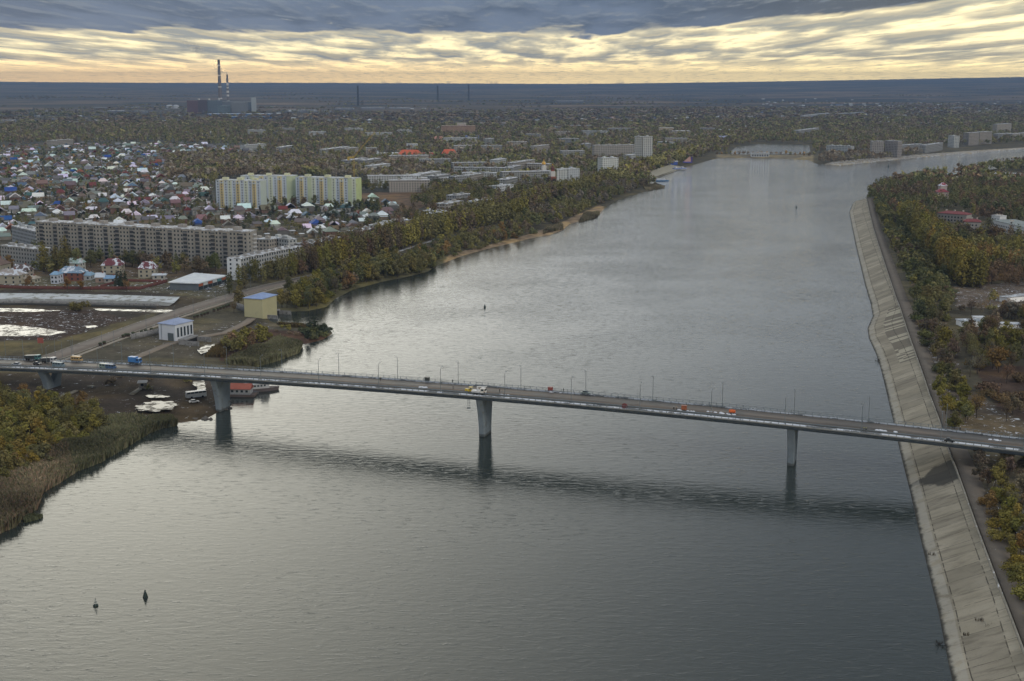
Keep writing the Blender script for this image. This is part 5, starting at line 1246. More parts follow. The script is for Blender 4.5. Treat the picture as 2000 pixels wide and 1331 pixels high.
def add_trees(P_, kinds, cols, hr, region, r, wide=1.0):
    if not len(P_): return
    H_ = height(P_); kk = [k for k, w in kinds]; kw = np.array([w for k, w in kinds], float); kw /= kw.sum(); ck = [c for c, w in cols]; cw = np.array([w for c, w in cols], float); cw /= cw.sum()
    # neighbouring trees tend to share a colour
    for (x, y), z in zip(P_, H_):
        if z < .25: continue
        a = kk[r.choice(len(kk), p=kw)]; u_ = .5 + .27 * math.sin(x * .041 + 2.1 * math.sin(y * .023 + x * .011)) + .27 * math.sin(y * .034 + 1.9 * math.sin(x * .019)) + r.normal(0, .13)
        c = ck[min(len(ck) - 1, int(np.searchsorted(np.cumsum(cw), min(.999, abs(u_) % 1))))]
        h = r.uniform(*hr) * (1 if a != 'shrub' else .5) * (1.15 if a == 'poplar' else 1)
        TREES.append((x, y, z, h, a, c, region, wide))
def row(pts, z, step, kind, cols, hr, region, seed, n=1, gap=5.0, jit=.8):
    L_ = np.array([G(x, y, z)[:2] for x, y in pts]); r = np.random.default_rng(seed); out = []
    Ls, _ = resample(L_, step); d = np.gradient(Ls, axis=0); d /= np.hypot(*d.T)[:, None]; nr_ = np.stack([-d[:, 1], d[:, 0]], 1)
    for k in range(n): out.append(Ls + nr_ * gap * k + r.uniform(-jit, jit, Ls.shape))
    add_trees(ok_pts(np.concatenate(out), EXCL[:]), [(kind, 1)], cols, hr, region, r)
# --- right bank
FORP = plist([(1855, 557), (2100, 540), (2100, 612), (1870, 604)], 7)
row([(1712, 408), (1745, 455), (1790, 520), (1830, 590)], 7, 7, 'broad', [(C_OL, 3), (C_GR, 2), (C_YG, 1)], (7, 11), 'along the crest path on the right bank', 1, 2, 7)
grow([(1706, 400), (1735, 396), (1790, 470), (1850, 545), (1830, 580), (1795, 590), (1750, 500)], 7, 8, [('broad', 5), ('shrub', 2)], [(C_OL, 4), (C_GR, 4), (C_YG, 2), (C_BR, 2)], (8, 12), 'in the green thicket above the embankment', 2)
row([(1758, 440), (1800, 486), (1840, 530), (1880, 562)], 7, 5.0, 'poplar', [(C_YE, 3), (C_YG, 5), (C_OL, 3), (C_OR, 1)], (19, 24), 'in the golden poplar row on the right bank', 3, 3, 6)
row([(1888, 500), (1930, 520), (2000, 540), (2060, 555)], 7, 6, 'poplar', [(C_YG, 3), (C_OL, 4), (C_OR, 2), (C_YE, 1)], (11, 15), 'in the ragged poplar row below the white building', 4, 2, 7)
grow([(1862, 556), (1885, 530), (2100, 530), (2100, 566)], 7, 6.5, [('poplar', 4), ('shrub', 1), ('bare', 3)], [(C_RB, 4), (C_OR, 3), (C_BR, 2), (C_YG, 2)], (8, 12), 'in the rusty red thicket above the snowy clearing', 5)
grow([(1885, 470), (2100, 455), (2100, 530), (1890, 530)], 7, 8, [('broad', 3), ('poplar', 5), ('bare', 2)], [(C_YG, 3), (C_OL, 4), (C_OR, 2), (C_BR, 2), (C_GR, 2)], (8, 12), 'in the autumn wood below the white building', 6)
grow([(1700, 392), (1700, 372), (1745, 358), (1800, 348), (1900, 334), (2000, 322), (2300, 305), (2300, 470), (1890, 480), (1840, 500), (1760, 430)], 7, 11, [('broad', 5), ('bare', 3), ('poplar', 4)], [(C_OL, 4), (C_GR, 4), (C_RB, 3), (C_BR, 3), (C_YG, 1)], (11, 17), 'in the mixed wood at the tip of the right bank', 7)
grow([(1775, 575), (1850, 560), (1868, 604), (1840, 640), (1870, 720), (1880, 770), (1840, 760), (1800, 650)], 7, 8.5, [('broad', 4), ('shrub', 3), ('bare', 2)], [(C_OL, 4), (C_GR, 3), (C_BR, 3), (C_YG, 1)], (8, 12), 'in the olive bushes beside the patched slabs', 8)
grow([(1830, 770), (1870, 740), (1900, 800), (1900, 850), (1862, 848)], 7, 8, [('broad', 4), ('shrub', 3)], [(C_YG, 3), (C_OL, 3), (C_OR, 1)], (7, 10), 'in the yellow-green bushes just upstream of the bridge', 9)
grow([(1880, 640), (1960, 612), (2060, 612), (2060, 720), (1930, 740), (1890, 760)], 7, 8.5, [('broad', 4), ('bare', 5), ('shrub', 2)], [(C_RB, 2), (C_BR, 3), (C_OR, 2), (C_GY, 2), (C_OL, 4), (C_YG, 2)], (9, 13), 'in the rusty half-bare wood right of the slope', 10)
grow([(1890, 760), (2060, 720), (2060, 850), (1900, 830)], 7, 13, [('broad', 3), ('bare', 5), ('shrub', 4)], [(C_RB, 3), (C_BR, 3), (C_OR, 2), (C_OL, 3)], (7, 11), 'on the brown clearing right of the slope', 11)
grow([(1868, 604), (2060, 566), (2060, 620), (1880, 645)], 7, 14, [('bare', 4), ('shrub', 4), ('broad', 2)], [(C_BR, 3), (C_OR, 2), (C_OL, 3), (C_YE, 1), (C_GY, 2)], (6, 10), 'on the snowy clearing of the right bank', 12)
grow([(1885, 893), (2050, 895), (2050, 960), (1925, 965)], 7, 9, [('broad', 4), ('shrub', 3)], [(C_OL, 4), (C_BR, 3), (C_YG, 1)], (6, 9), 'in the shade just downstream of the bridge', 13)
grow([(1905, 955), (1960, 950), (2010, 1080), (2060, 1280), (2020, 1250), (1960, 1090)], 7, 5.6, [('broad', 6), ('shrub', 3)], [(C_YE, 3), (C_YG, 3), (C_OR, 3), (C_BR, 2)], (5.5, 8), 'in the yellow bushes along the dirt path, bottom right', 14)
grow([(1960, 960), (2070, 960), (2120, 1300), (2060, 1280)], 7, 8, [('broad', 4), ('bare', 4), ('shrub', 2)], [(C_BR, 3), (C_GY, 3), (C_OL, 3), (C_OR, 1)], (6, 9), 'in the brown scrub at the lower right edge', 15)
# --- lower left
grow([(-140, 760), (0, 775), (130, 800), (190, 815), (195, 850), (120, 880), (70, 925), (0, 950), (-160, 1000)], 2, 5.4, [('broad', 6), ('shrub', 3), ('bare', 1)], [(C_YG, 5), (C_YE, 3), (C_OL, 3), (C_OR, 1)], (6, 9.5), 'in the yellow thicket at the lower left', 16)
grow([(110, 800), (180, 805), (200, 840), (150, 865), (100, 880)], 2, 7, [('broad', 5)], [(C_OL, 3), (C_OR, 3), (C_GR, 2)], (7, 10), 'at the right end of the yellow thicket', 17)
grow([(180, 735), (380, 745), (375, 760), (260, 765), (190, 750)], 2.5, 9, [('shrub', 1)], [(C_OL, 3), (C_BR, 3)], (5, 7), 'on the muddy ground under the bridge', 18, .6)
# --- peninsula behind the bridge
grow([(435, 690), (440, 672), (470, 662), (530, 655), (535, 662), (490, 680), (460, 695)], 1.5, 4.6, [('shrub', 2), ('broad', 3)], [(C_OR, 3), (C_YG, 3), (C_RB, 1), (C_OL, 2)], (5.5, 8.5), 'among the orange bushes on the spit', 19, ex=False)
grow([(588, 663), (598, 645), (625, 640), (648, 648), (640, 660), (610, 666)], 1.2, 4.6, [('shrub', 5), ('broad', 2)], [(C_GR, 4), (C_DK, 3), (C_YG, 2)], (6, 9), 'among the dark bushes at the tip of the spit', 20, ex=False)
grow([(535, 633), (600, 637), (630, 645), (560, 648)], 1.2, 7, [('shrub', 5)], [(C_OR, 2), (C_YG, 3), (C_BR, 2)], (4, 6), 'on the back edge of the spit', 21, .7, ex=False)
grow([(450, 662), (520, 645), (590, 650), (585, 662), (530, 664)], 1.5, 7, [('shrub', 5)], [(C_RB, 3), (C_BR, 2), (C_OR, 2)], (3, 5), 'on the brown middle of the spit', 22, .5, ex=False)
# --- left shore wood, from near to far
grow([(556, 603), (600, 604), (640, 592), (690, 562), (760, 545), (835, 527), (850, 515), (835, 497), (790, 508), (700, 530), (630, 552), (580, 575)], 2, 6.3, [('broad', 6), ('shrub', 4), ('bare', 2)], [(C_OL, 4), (C_YG, 3), (C_GR, 3), (C_BR, 2), (C_OR, 1)], (9, 14), 'on the shore right of the yellow pump house', 23)
grow([(840, 520), (900, 497), (1045, 461), (1040, 437), (950, 457), (880, 472), (835, 490)], 2, 7, [('broad', 5), ('shrub', 3), ('bare', 3)], [(C_OL, 4), (C_YG, 2), (C_BR, 3), (C_GR, 2), (C_OR, 1)], (8, 12), 'along the sandy shore in the middle distance', 24, .85)
grow([(1000, 458), (1110, 432), (1165, 402), (1240, 372), (1290, 356), (1260, 340), (1200, 360), (1100, 400), (1000, 438)], 2, 9, [('broad', 7), ('shrub', 2), ('bare', 3)], [(C_OL, 4), (C_GR, 3), (C_BR, 3), (C_GY, 2), (C_YG, 1)], (10, 14), 'in the shore wood before the promenade steps', 25)
row([(560, 548), (650, 525), (745, 498), (860, 462), (950, 442), (1060, 412)], 3, 5.5, 'poplar', [(C_OL, 4), (C_YG, 3), (C_BR, 2), (C_RB, 1)], (15, 20), 'in the long poplar row beside the river road', 26, 2, 7)
row([(600, 525), (700, 497), (800, 470), (900, 440), (1000, 415), (1100, 385)], 3, 7, 'poplar', [(C_OL, 4), (C_YG, 2), (C_BR, 3), (C_RB, 2)], (16, 21), 'in the second poplar row behind the river road', 27, 2, 9)
row([(1100, 392), (1180, 368), (1260, 340), (1320, 318), (1370, 303)], 3, 8, 'poplar', [(C_OL, 5), (C_YG, 2), (C_BR, 2)], (15, 20), 'in the poplar belt of the far promenade', 28, 3, 9)
grow([(500, 560), (560, 545), (640, 528), (590, 505), (560, 520), (490, 540)], 3, 10, [('broad', 4), ('poplar', 3), ('bare', 3)], [(C_OL, 4), (C_BR, 3), (C_RB, 2), (C_YG, 2)], (10, 16), 'around the white block with the narrow gable', 29, .8)
for x, y, h, k, c, lab in [(466, 598, 14, 'broad', C_OL, 'olive tree left of the yellow pump house'), (508, 616, 8, 'broad', C_YG, 'round golden willow before the yellow pump house'), (551, 602, 13, 'broad', C_YG, 'yellowing tree right of the yellow pump house'),
                           (591, 606, 10, 'fir', C_OR, 'small orange larch on the shore right of the yellow pump house'), (565, 575, 13, 'broad', C_GR, 'big round dark tree where the promenade starts'), (457, 612, 8, 'bare', C_BR, 'bare brown tree beside the panelled wall'),
                           (20, 530, 13, 'broad', C_OR, 'orange tree in front of the five-storey block at far left'), (86, 532, 24, 'poplar', C_YG, 'yellow-green poplar left of the mansions'), (112, 534, 22, 'poplar', C_OL, 'olive poplar between block and mansions'), (122, 538, 21, 'poplar', C_OL, 'dark olive poplar behind the mint roof'),
                           (130, 530, 28, 'poplar', C_OL, 'tallest poplar in front of the long grey block'), (152, 528, 18, 'poplar', C_OL, 'slim poplar right of the tallest one'), (229, 562, 12, 'fir', C_DK, 'left dark fir in the mansion garden'), (237, 562, 13, 'fir', C_DK, 'middle dark fir in the mansion garden'), (245, 560, 11, 'fir', C_DK, 'right dark fir in the mansion garden'),
                           (57, 562, 9, 'broad', C_OR, 'orange tree at the left of the brick wall'), (132, 566, 9, 'broad', C_OR, 'bright orange tree before the brick mansion'), (158, 567, 7, 'broad', C_OR, 'small orange tree right of the brick mansion'), (247, 568, 8, 'bare', C_OR, 'thin orange tree against the brick wall'),
                           (402, 520, 20, 'poplar', C_RB, 'reddish bare poplar near the right end of the long block'), (246, 505, 20, 'broad', C_DK, 'dark round tree in front of the long block'), (200, 505, 18, 'bare', C_BR, 'bare crooked tree in front of the long block'), (345, 536, 10, 'broad', C_YG, 'yellow tree above the shop'),
                           (448, 575, 16, 'poplar', C_GR, 'dark slim poplar beside the road junction'), (468, 564, 18, 'poplar', C_YG, 'yellow-green poplar right of the gable wall'), (478, 562, 17, 'poplar', C_OL, 'olive poplar right of the gable wall'), (498, 552, 18, 'poplar', C_OL, 'poplar in front of the white block'), (155, 607, 7, 'shrub', C_OL, 'round bush on the canal island')]:
    p = place(x, y); TREES.append((p[0], p[1], p[2], h, k, c, '!' + lab, 1.0))
grow([(50, 540), (110, 505), (440, 522), (440, 540), (330, 535), (200, 520), (100, 540)], 3, 10, [('broad', 5), ('bare', 2), ('poplar', 1)], [(C_OL, 4), (C_GR, 3), (C_BR, 2)], (8, 14), 'in the yard of the long grey block', 30, .95)
grow([(0, 500), (70, 500), (110, 520), (60, 525), (0, 520)], 3, 8, [('broad', 3), ('poplar', 2)], [(C_OL, 4), (C_GR, 3), (C_BR, 2)], (9, 14), 'between the two blocks at far left', 31)
# gardens of the settlement
P_ = ok_pts(jgrid(VIL, 13, 14, .35, .5, 40), EXCL); r_ = np.random.default_rng(41); add_trees(P_[r_.random(len(P_)) < .85], [('broad', 6), ('bare', 3), ('poplar', 1), ('fir', 1)], [(C_OL, 4), (C_GR, 5), (C_DK, 3), (C_BR, 3), (C_RB, 2), (C_OR, 1)], (5, 9.5), 'in a garden of the settlement', r_)
row([(425, 400), (470, 404), (540, 404), (620, 402), (690, 400)], 3, 11, 'broad', [(C_OL, 1), (C_GR, 3), (C_BR, 1)], (9, 13), 'at the foot of the bright complex', 42, 2, 9)
grow([(640, 400), (700, 398), (745, 405), (735, 420), (660, 412)], 3, 10, [('broad', 4), ('bare', 2)], [(C_GR, 3), (C_DK, 2), (C_BR, 2)], (8, 12), 'right of the bright complex', 43, .8)
# bare wood behind the bright complex
grow([(322, 352), (325, 312), (400, 306), (500, 312), (640, 316), (780, 320), (850, 334), (850, 362), (790, 366), (720, 352), (690, 352), (560, 348), (430, 352), (418, 366)], 3, 11, [('broad', 5), ('bare', 5)], [(C_BR, 5), (C_GY, 3), (C_OL, 3), (C_GR, 2)], (12, 17), 'in the bare wood behind the bright complex', 44)
grow([(700, 365), (790, 362), (860, 355), (1000, 350), (1000, 400), (850, 415), (800, 400), (850, 378), (700, 376)], 3, 12, [('broad', 6), ('bare', 3), ('poplar', 1)], [(C_OL, 4), (C_GR, 3), (C_BR, 3), (C_YG, 1)], (9, 15), 'around the brown field', 45, .8)
grow([(760, 445), (800, 424), (1000, 395), (1100, 380), (1080, 395), (900, 445), (740, 492), (660, 515), (600, 525), (600, 500), (690, 470)], 3, 10, [('broad', 5), ('bare', 4), ('poplar', 3)], [(C_OL, 4), (C_BR, 4), (C_RB, 2), (C_GR, 2), (C_YG, 1)], (10, 16), 'between the blocks and the poplar rows', 46, .85)
grow([(840, 330), (1380, 290), (1385, 303), (1200, 360), (1000, 415), (960, 420), (840, 420)], 3, 13, [('broad', 6), ('bare', 4), ('poplar', 2)], [(C_OL, 5), (C_GR, 3), (C_BR, 4), (C_GY, 2), (C_YG, 1)], (10, 16), 'in the city greenery left of the river', 47, .85)
# dam and far bank
row([(1400, 306), (1480, 305), (1590, 308)], 2, 9, 'broad', [(C_BR, 4), (C_OR, 2), (C_OL, 2)], (8, 11), 'in the row of small trees on the dam', 48)
grow([(1592, 318), (1640, 320), (1700, 314), (1800, 304), (1800, 298), (1690, 304), (1610, 308)], 2, 11, [('bare', 5), ('broad', 3)], [(C_BR, 4), (C_GY, 3), (C_OL, 2)], (10, 15), 'in the grove on the cape across the river', 49)
grow([(1590, 300), (2150, 272), (2150, 250), (1600, 255), (1590, 280)], 3, 15, [('broad', 5), ('bare', 4)], [(C_BR, 4), (C_OL, 4), (C_GR, 3), (C_GY, 2)], (10, 15), 'in the wood of the far bank', 50)
grow([(1380, 300), (1420, 298), (1425, 285), (1480, 278), (1590, 281), (1600, 255), (1380, 262), (1330, 290)], 3, 15, [('broad', 5), ('bare', 4)], [(C_BR, 4), (C_OL, 4), (C_GR, 3)], (9, 14), 'around the upper pond', 51)
# far belts
grow([(-150, 284), (-150, 256), (450, 250), (1000, 262), (1600, 250), (1600, 262), (1340, 295), (840, 332), (800, 322), (640, 314), (500, 306), (480, 288), (330, 280), (150, 282)], 3, 17, [('broad', 5), ('bare', 4), ('poplar', 2)], [(C_OL, 5), (C_BR, 4), (C_GR, 4), (C_GY, 2)], (11, 17), 'far', 52, .85)
grow([(-150, 257), (-150, 247), (450, 240), (900, 246), (1500, 236), (2200, 226), (2200, 252), (1600, 255), (1000, 264), (450, 252)], 3, 24, [('broad', 5), ('bare', 4)], [(C_OL, 4), (C_BR, 4), (C_GR, 3)], (12, 18), 'far', 53, .8, ex=False, wide=1.6)
grow([(-150, 246), (450, 240), (900, 246), (1500, 236), (2200, 226), (2200, 206), (1500, 213), (900, 222), (450, 228), (-150, 236)], 3, 44, [('broad', 5)], [(C_OL, 3), (C_BR, 5), (C_GY, 3), (C_RB, 2)], (11, 17), 'far', 54, .55, ex=False, wide=2.6)
# tree lines and copses on the far plain
rl = np.random.default_rng(61)
for k in range(150):
    x = rl.uniform(-200, 2200); y = 184 + 46 * rl.random() ** .7; p = G(x, y, 3); L_ = rl.uniform(150, 900); an = rl.choice([0, 0, .15, -.2, 1.3]) + rl.uniform(-.1, .1); n_ = int(L_ / 26)
    u_ = np.linspace(-.5, .5, n_)[:, None] * L_ * np.array([[math.cos(an), math.sin(an)]]) + rl.normal(0, 12, (n_, 2)) + p[:2]
    add_trees(u_, [('broad', 1)], [(C_OL, 3), (C_BR, 4), (C_GR, 2)], (9, 15), 'far', rl, 2.4)
print('trees', len(TREES))
# what shows largest becomes individual trees, the rest one object per kind
vis = []
for i, (x, y, z, h, kd, c, rg, wd) in enumerate(TREES):
    px, py = pxy(x, y, z + h / 2); inside = -25 < px < 2025 and -20 < py < 1370
    vis.append((h * (1.6 if kd == 'shrub' else 1) / math.hypot(x, y) if inside else 0) + (10 if rg[0] == '!' else 0))
order = np.argsort(-np.array(vis)); rest = []
lim = {'broad': 300, 'poplar': 290, 'shrub': 160, 'bare': 120, 'fir': 6}; cnt = dict.fromkeys(KINDS, 0)
NAMES = {'broad': 'tree', 'poplar': 'poplar_tree', 'shrub': 'bush', 'bare': 'bare_tree', 'fir': 'fir_tree'}
CATS = {'broad': 'tree', 'poplar': 'poplar', 'shrub': 'bush', 'bare': 'tree', 'fir': 'fir'}
rt = random.Random(77)
RGY = {}; RGH = {}
for t_ in TREES:
    a = RGY.setdefault(t_[6], [t_[1], t_[1]]); a[0] = min(a[0], t_[1]); a[1] = max(a[1], t_[1])
    a = RGH.setdefault((t_[6], t_[4]), [t_[3], t_[3]]); a[0] = min(a[0], t_[3]); a[1] = max(a[1], t_[3])
for i in order:
    x, y, z, h, kd, c, rg, wd = TREES[i]
    if (vis[i] > 0 and cnt[kd] < lim[kd] and math.hypot(x, y) < 1900) or rg[0] == '!':
        cnt[kd] += 1
        lab = rg[1:] if rg[0] == '!' else treelab(TREES[i])
        t_ = thing(NAMES[kd], (x, y, z - .1), rt.uniform(0, 6.28), lab, CATS[kd], None if rg[0] == '!' else 'trees ' + rg)
        s_ = rt.uniform(.9, 1.15) * wd * (1.2 if kd == 'shrub' else 1.3 if kd == 'poplar' else 1); t_.scale = (h * s_, h * s_, h)
        tr = link('trunk', TR[kd], t_); cw_ = link('crown', rt.choice(NEAR[kd]), t_)
        k1 = rt.uniform(.8, 1.2) * 1.18; cw_.color = (c[0] * k1 * rt.uniform(.9, 1.1), c[1] * k1, c[2] * k1 * rt.uniform(.8, 1.2), 1)
    else: rest.append(i)
def merge(idx, name, label):
    VV, QQ, CC = [], [], []; off = 0; r = np.random.default_rng(9)
    groups = {}
    for i in idx:
        x, y, z, h, kd, c, rg, wd = TREES[i]; far_ = math.hypot(x, y) > 1750
        groups.setdefault((kd, far_, int(r.integers(6))), []).append(i)
    for (kd, far_, s_), ids in groups.items():
        V, Q_, C_ = (FAR if far_ else MID)[kd][s_]; n = len(ids); T_ = np.array([[TREES[i][0], TREES[i][1], TREES[i][2], TREES[i][3], TREES[i][7]] for i in ids]); cc = np.array([TREES[i][5] for i in ids])
        a = r.uniform(0, 2 * np.pi, n); ca, sa = np.cos(a), np.sin(a); sx = T_[:, 3] * r.uniform(.9, 1.15, n) * T_[:, 4] * (1.2 if kd == 'shrub' else 1.3 if kd == 'poplar' else 1)
        X_ = (V[None, :, 0] * ca[:, None] - V[None, :, 1] * sa[:, None]) * sx[:, None] + T_[:, 0:1]
        Y_ = (V[None, :, 0] * sa[:, None] + V[None, :, 1] * ca[:, None]) * sx[:, None] + T_[:, 1:2]
        Z_ = V[None, :, 2] * T_[:, 3:4] + T_[:, 2:3]
        VV.append(np.stack([X_, Y_, Z_], -1).reshape(-1, 3)); m_ = len(V)
        QQ.append((Q_[None] + (np.arange(n) * m_)[:, None, None]).reshape(-1, 4) + off); off += n * m_
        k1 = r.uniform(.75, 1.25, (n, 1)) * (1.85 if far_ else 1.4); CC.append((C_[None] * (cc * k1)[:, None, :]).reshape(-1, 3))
    me = npmesh(name, np.concatenate(VV), np.concatenate(QQ), np.concatenate(CC)); me.materials.append(M['leaf'])
    print(name, len(idx), len(me.polygons))
    return tag(link(name, me), label, 'trees', kind='stuff')
merge([i for i in rest if TREES[i][4] == 'poplar'], 'poplar_wood', 'distant poplars standing in rows and groups across the city')
merge([i for i in rest if TREES[i][4] != 'poplar'], 'woodland', 'distant autumn trees and bushes filling the city, banks and plain')

# ================================================================== reeds
def reeds(polys, n, hr, cols, label, seed):
    r = np.random.default_rng(seed); VV = []; CC = []
    for poly, z in polys:
        Pw = plist(poly, z); lo, hi = Pw.min(0), Pw.max(0); q = r.uniform(lo, hi, (n * 3, 2)); q = q[inpoly(q, Pw)][:n]
        m_ = len(q); hz_ = np.maximum(height(q), -.15) ; h = r.uniform(*hr, m_) * (1 + .35 * np.sin(q[:, 0] * .25) * np.sin(q[:, 1] * .19)); a = r.uniform(0, np.pi, m_); w = r.uniform(.10, .26, m_); lean = r.normal(0, .22, (m_, 2))
        dx = np.stack([np.cos(a), np.sin(a)], 1) * w[:, None]
        b0 = np.c_[q - dx, hz_ - .2]; b1 = np.c_[q + dx, hz_ - .2]; t0 = np.c_[q + lean * h[:, None] * .6 + dx * 1.3, hz_ + h * .8]; t1 = np.c_[q + lean * h[:, None] - dx * .4, hz_ + h]
        VV.append(np.stack([b0, b1, t0, t1], 1).reshape(-1, 3)); c = np.array(cols)[r.integers(len(cols), size=m_)]
        patch = (.8 + .35 * np.sin(q[:, 0] * .11 + 1) * np.sin(q[:, 1] * .09))[:, None]
        CC.append(c * r.uniform(.75, 1.25, (m_, 1)) * patch)
    V = np.concatenate(VV); me = npmesh('reeds', V, np.arange(len(V)).reshape(-1, 4), np.concatenate(CC)); me.materials.append(M['leaf'])
    return tag(link('reeds', me), label, 'reeds', kind='stuff')
RC = [(.27, .225, .14), (.21, .19, .11), (.30, .235, .165), (.16, .155, .085)]
reeds([([(-60, 1075), (0, 1037), (28, 1026), (44, 1010), (72, 990), (84, 958), (118, 938), (150, 917), (120, 870), (60, 910), (0, 930), (-60, 960)], 1)], 26000, (2.6, 3.8), RC + [(.32, .22, .15)], 'tall buff reeds along the shore at the lower left corner', 1)
reeds([([(118, 938), (150, 917), (198, 899), (240, 874), (290, 844), (300, 826), (220, 822), (160, 850), (110, 880)], 1), ([(285, 845), (318, 832), (345, 828), (335, 818), (300, 822)], 1)], 15000, (2.4, 3.6), [(.19, .185, .10), (.23, .21, .13), (.15, .16, .085)], 'olive and tan reeds along the shore below the muddy ground', 2)
reeds([([(440, 715), (470, 702), (500, 688), (545, 668), (560, 667), (590, 674), (585, 688), (545, 703), (500, 716)], .5)], 16000, (2.4, 3.6), [(.25, .23, .14), (.19, .19, .10)], 'dense reed bed on the river side of the spit behind the bridge', 3)
reeds([([(40, 1012), (60, 1006), (84, 1008), (80, 1014), (50, 1022)], 0)], 900, (.9, 1.6), [(.15, .16, .09)], 'small tuft of low water reeds off the lower left shore', 4)
reeds([([(540, 634), (600, 639), (630, 645), (560, 640)], 1), ([(400, 700), (440, 672), (470, 660), (460, 668), (440, 700)], 1.5)], 3500, (1.5, 2.4), [(.19, .13, .06), (.12, .10, .05)], 'thin ochre reeds on the upper edge of the spit', 5)
reeds([([(1130, 434), (1165, 424), (1172, 415), (1140, 420)], 1), ([(1060, 458), (1100, 447), (1098, 440), (1065, 450)], 1), ([(1262, 372), (1298, 366), (1280, 360), (1255, 366)], 1)], 4000, (1.5, 2.6), RC, 'pale reeds along the sandy spits of the left shore', 6)
# ================================================================== vehicles, people, boats
def wheel(g_r=.5, w=.3):
    g = MB(); g.tube((-w / 2, 0, 0), (w / 2, 0, 0), g_r, n=14); me = g.data('wheel'); me.materials.append(M['rubber']); return me
WH_T, WH_C = wheel(.52, .4), wheel(.33, .22)
def put(parent, name, boxes, m='vehicle', col=None):
    g = MB()
    for b in boxes:
        if len(b) == 6: g.box(*b)
        else: g.prism(*b)
    o = g.build(name, M[m], parent)
    if col: o.color = (*col, 1)
    return o
def side_prism(parent, name, prof, x0, x1, m, col=None):
    """profile in y (length) and z, thick in x"""
    g = MB(); n = len(prof); V = [(x0, y, z) for y, z in prof] + [(x1, y, z) for y, z in prof]
    g.add(V, [tuple(range(n))[::-1], tuple(range(n, 2 * n))] + [(i, (i + 1) % n, n + (i + 1) % n, n + i) for i in range(n)])
    o = g.build(name, M[m], parent)
    if col: o.color = (*col, 1)
    return o
def truck(loc, rz, cab, bed, label, kind='dump', cat='truck', L=7.6):
    r = thing('truck', loc, rz, label, cat); w = 1.22
    put(r, 'chassis', [(-w * .7, w * .7, -L / 2, L / 2, .65, .95)], 'steel')
    c = side_prism(r, 'cab', [(L / 2 - 1.9, .8), (L / 2, .8), (L / 2, 1.7), (L / 2 - .25, 2.75), (L / 2 - 1.9, 2.8)], -w, w, 'vehicle', cab)
    put(c, 'windscreen', [(-w * .85, w * .85, L / 2 - .17, L / 2 + .02, 1.75, 2.5)], 'glass')
    for sx in (-1, 1): put(c, 'side_window', [(sx * w - .03, sx * w + .03, L / 2 - 1.5, L / 2 - .45, 1.8, 2.5)], 'glass')
    for sx in (-1, 1): put(c, 'headlight', [(sx * .85 - .18, sx * .85 + .18, L / 2, L / 2 + .06, 1.0, 1.25)], 'paint', (.7, .7, .65))
    if kind == 'dump':
        o = side_prism(r, 'cargo_bed', [(-L / 2 - .2, 1.0), (L / 2 - 2.1, 1.0), (L / 2 - 2.1, 2.6), (L / 2 - 2.5, 2.6), (-L / 2 - .4, 2.1)], -w - .03, w + .03, 'vehicle', bed)
        for k in range(4): y = -L / 2 + .5 + k * 1.3; put(o, 'rib', [(w + .03, w + .1, y, y + .12, 1.0, 2.2), (-w - .1, -w - .03, y, y + .12, 1.0, 2.2)], 'vehicle', bed)
    elif kind == 'box':
        put(r, 'cargo_box', [(-w - .05, w + .05, -L / 2 - .2, L / 2 - 2.05, 1.0, 3.3)], 'vehicle', bed)
    elif kind == 'flat':
        put(r, 'flat_bed', [(-w, w, -L / 2 - .2, L / 2 - 2.1, 1.0, 1.5)], 'vehicle', bed)
    elif kind == 'crane':
        put(r, 'platform', [(-w, w, -L / 2 - .2, L / 2 - 2.1, 1.0, 1.7)], 'vehicle', bed)
        g = MB(); g.tube((0, -L / 2 + 2, 1.7), (0, -L / 2 + 2, 3.2), .35); g.tube((0, -L / 2 + 2, 3.1), (0, L / 2 + .5, 3.5), .25, .18); o = g.build('boom', M['vehicle'], r); o.color = (*bed, 1)
    for y in (L / 2 - 1.0, -L / 2 + 2.1, -L / 2 + .9):
        for sx in (-1, 1): link('wheel', WH_T, r, (sx * (w - .15), y, .52))
    return r
def car(loc, rz, col, label, L=4.3, H_=1.45, name='car', cat='car'):
    r = thing(name, loc, rz, label, cat); w = .85
    b = side_prism(r, 'body', [(-L / 2, .35), (L / 2, .35), (L / 2, .75), (L / 2 - .9, .9), (-L / 2 + .5, .95), (-L / 2, .85)], -w, w, 'vehicle', col)
    side_prism(r, 'cabin', [(-L / 2 + .5, .93), (L / 2 - 1.0, .89), (L / 2 - 1.7, H_), (-L / 2 + 1.0, H_)], -w * .86, w * .86, 'glass')
    put(r, 'roof', [(-w * .8, w * .8, -L / 2 + 1.0, L / 2 - 1.75, H_, H_ + .05)], 'vehicle', col)
    for sx in (-1, 1): put(b, 'headlight', [(sx * .6 - .15, sx * .6 + .15, L / 2, L / 2 + .04, .55, .72)], 'paint', (.7, .7, .65))
    for y in (L / 2 - .85, -L / 2 + .8):
        for sx in (-1, 1): link('wheel', WH_C, r, (sx * (w - .05), y, .33))
    return r
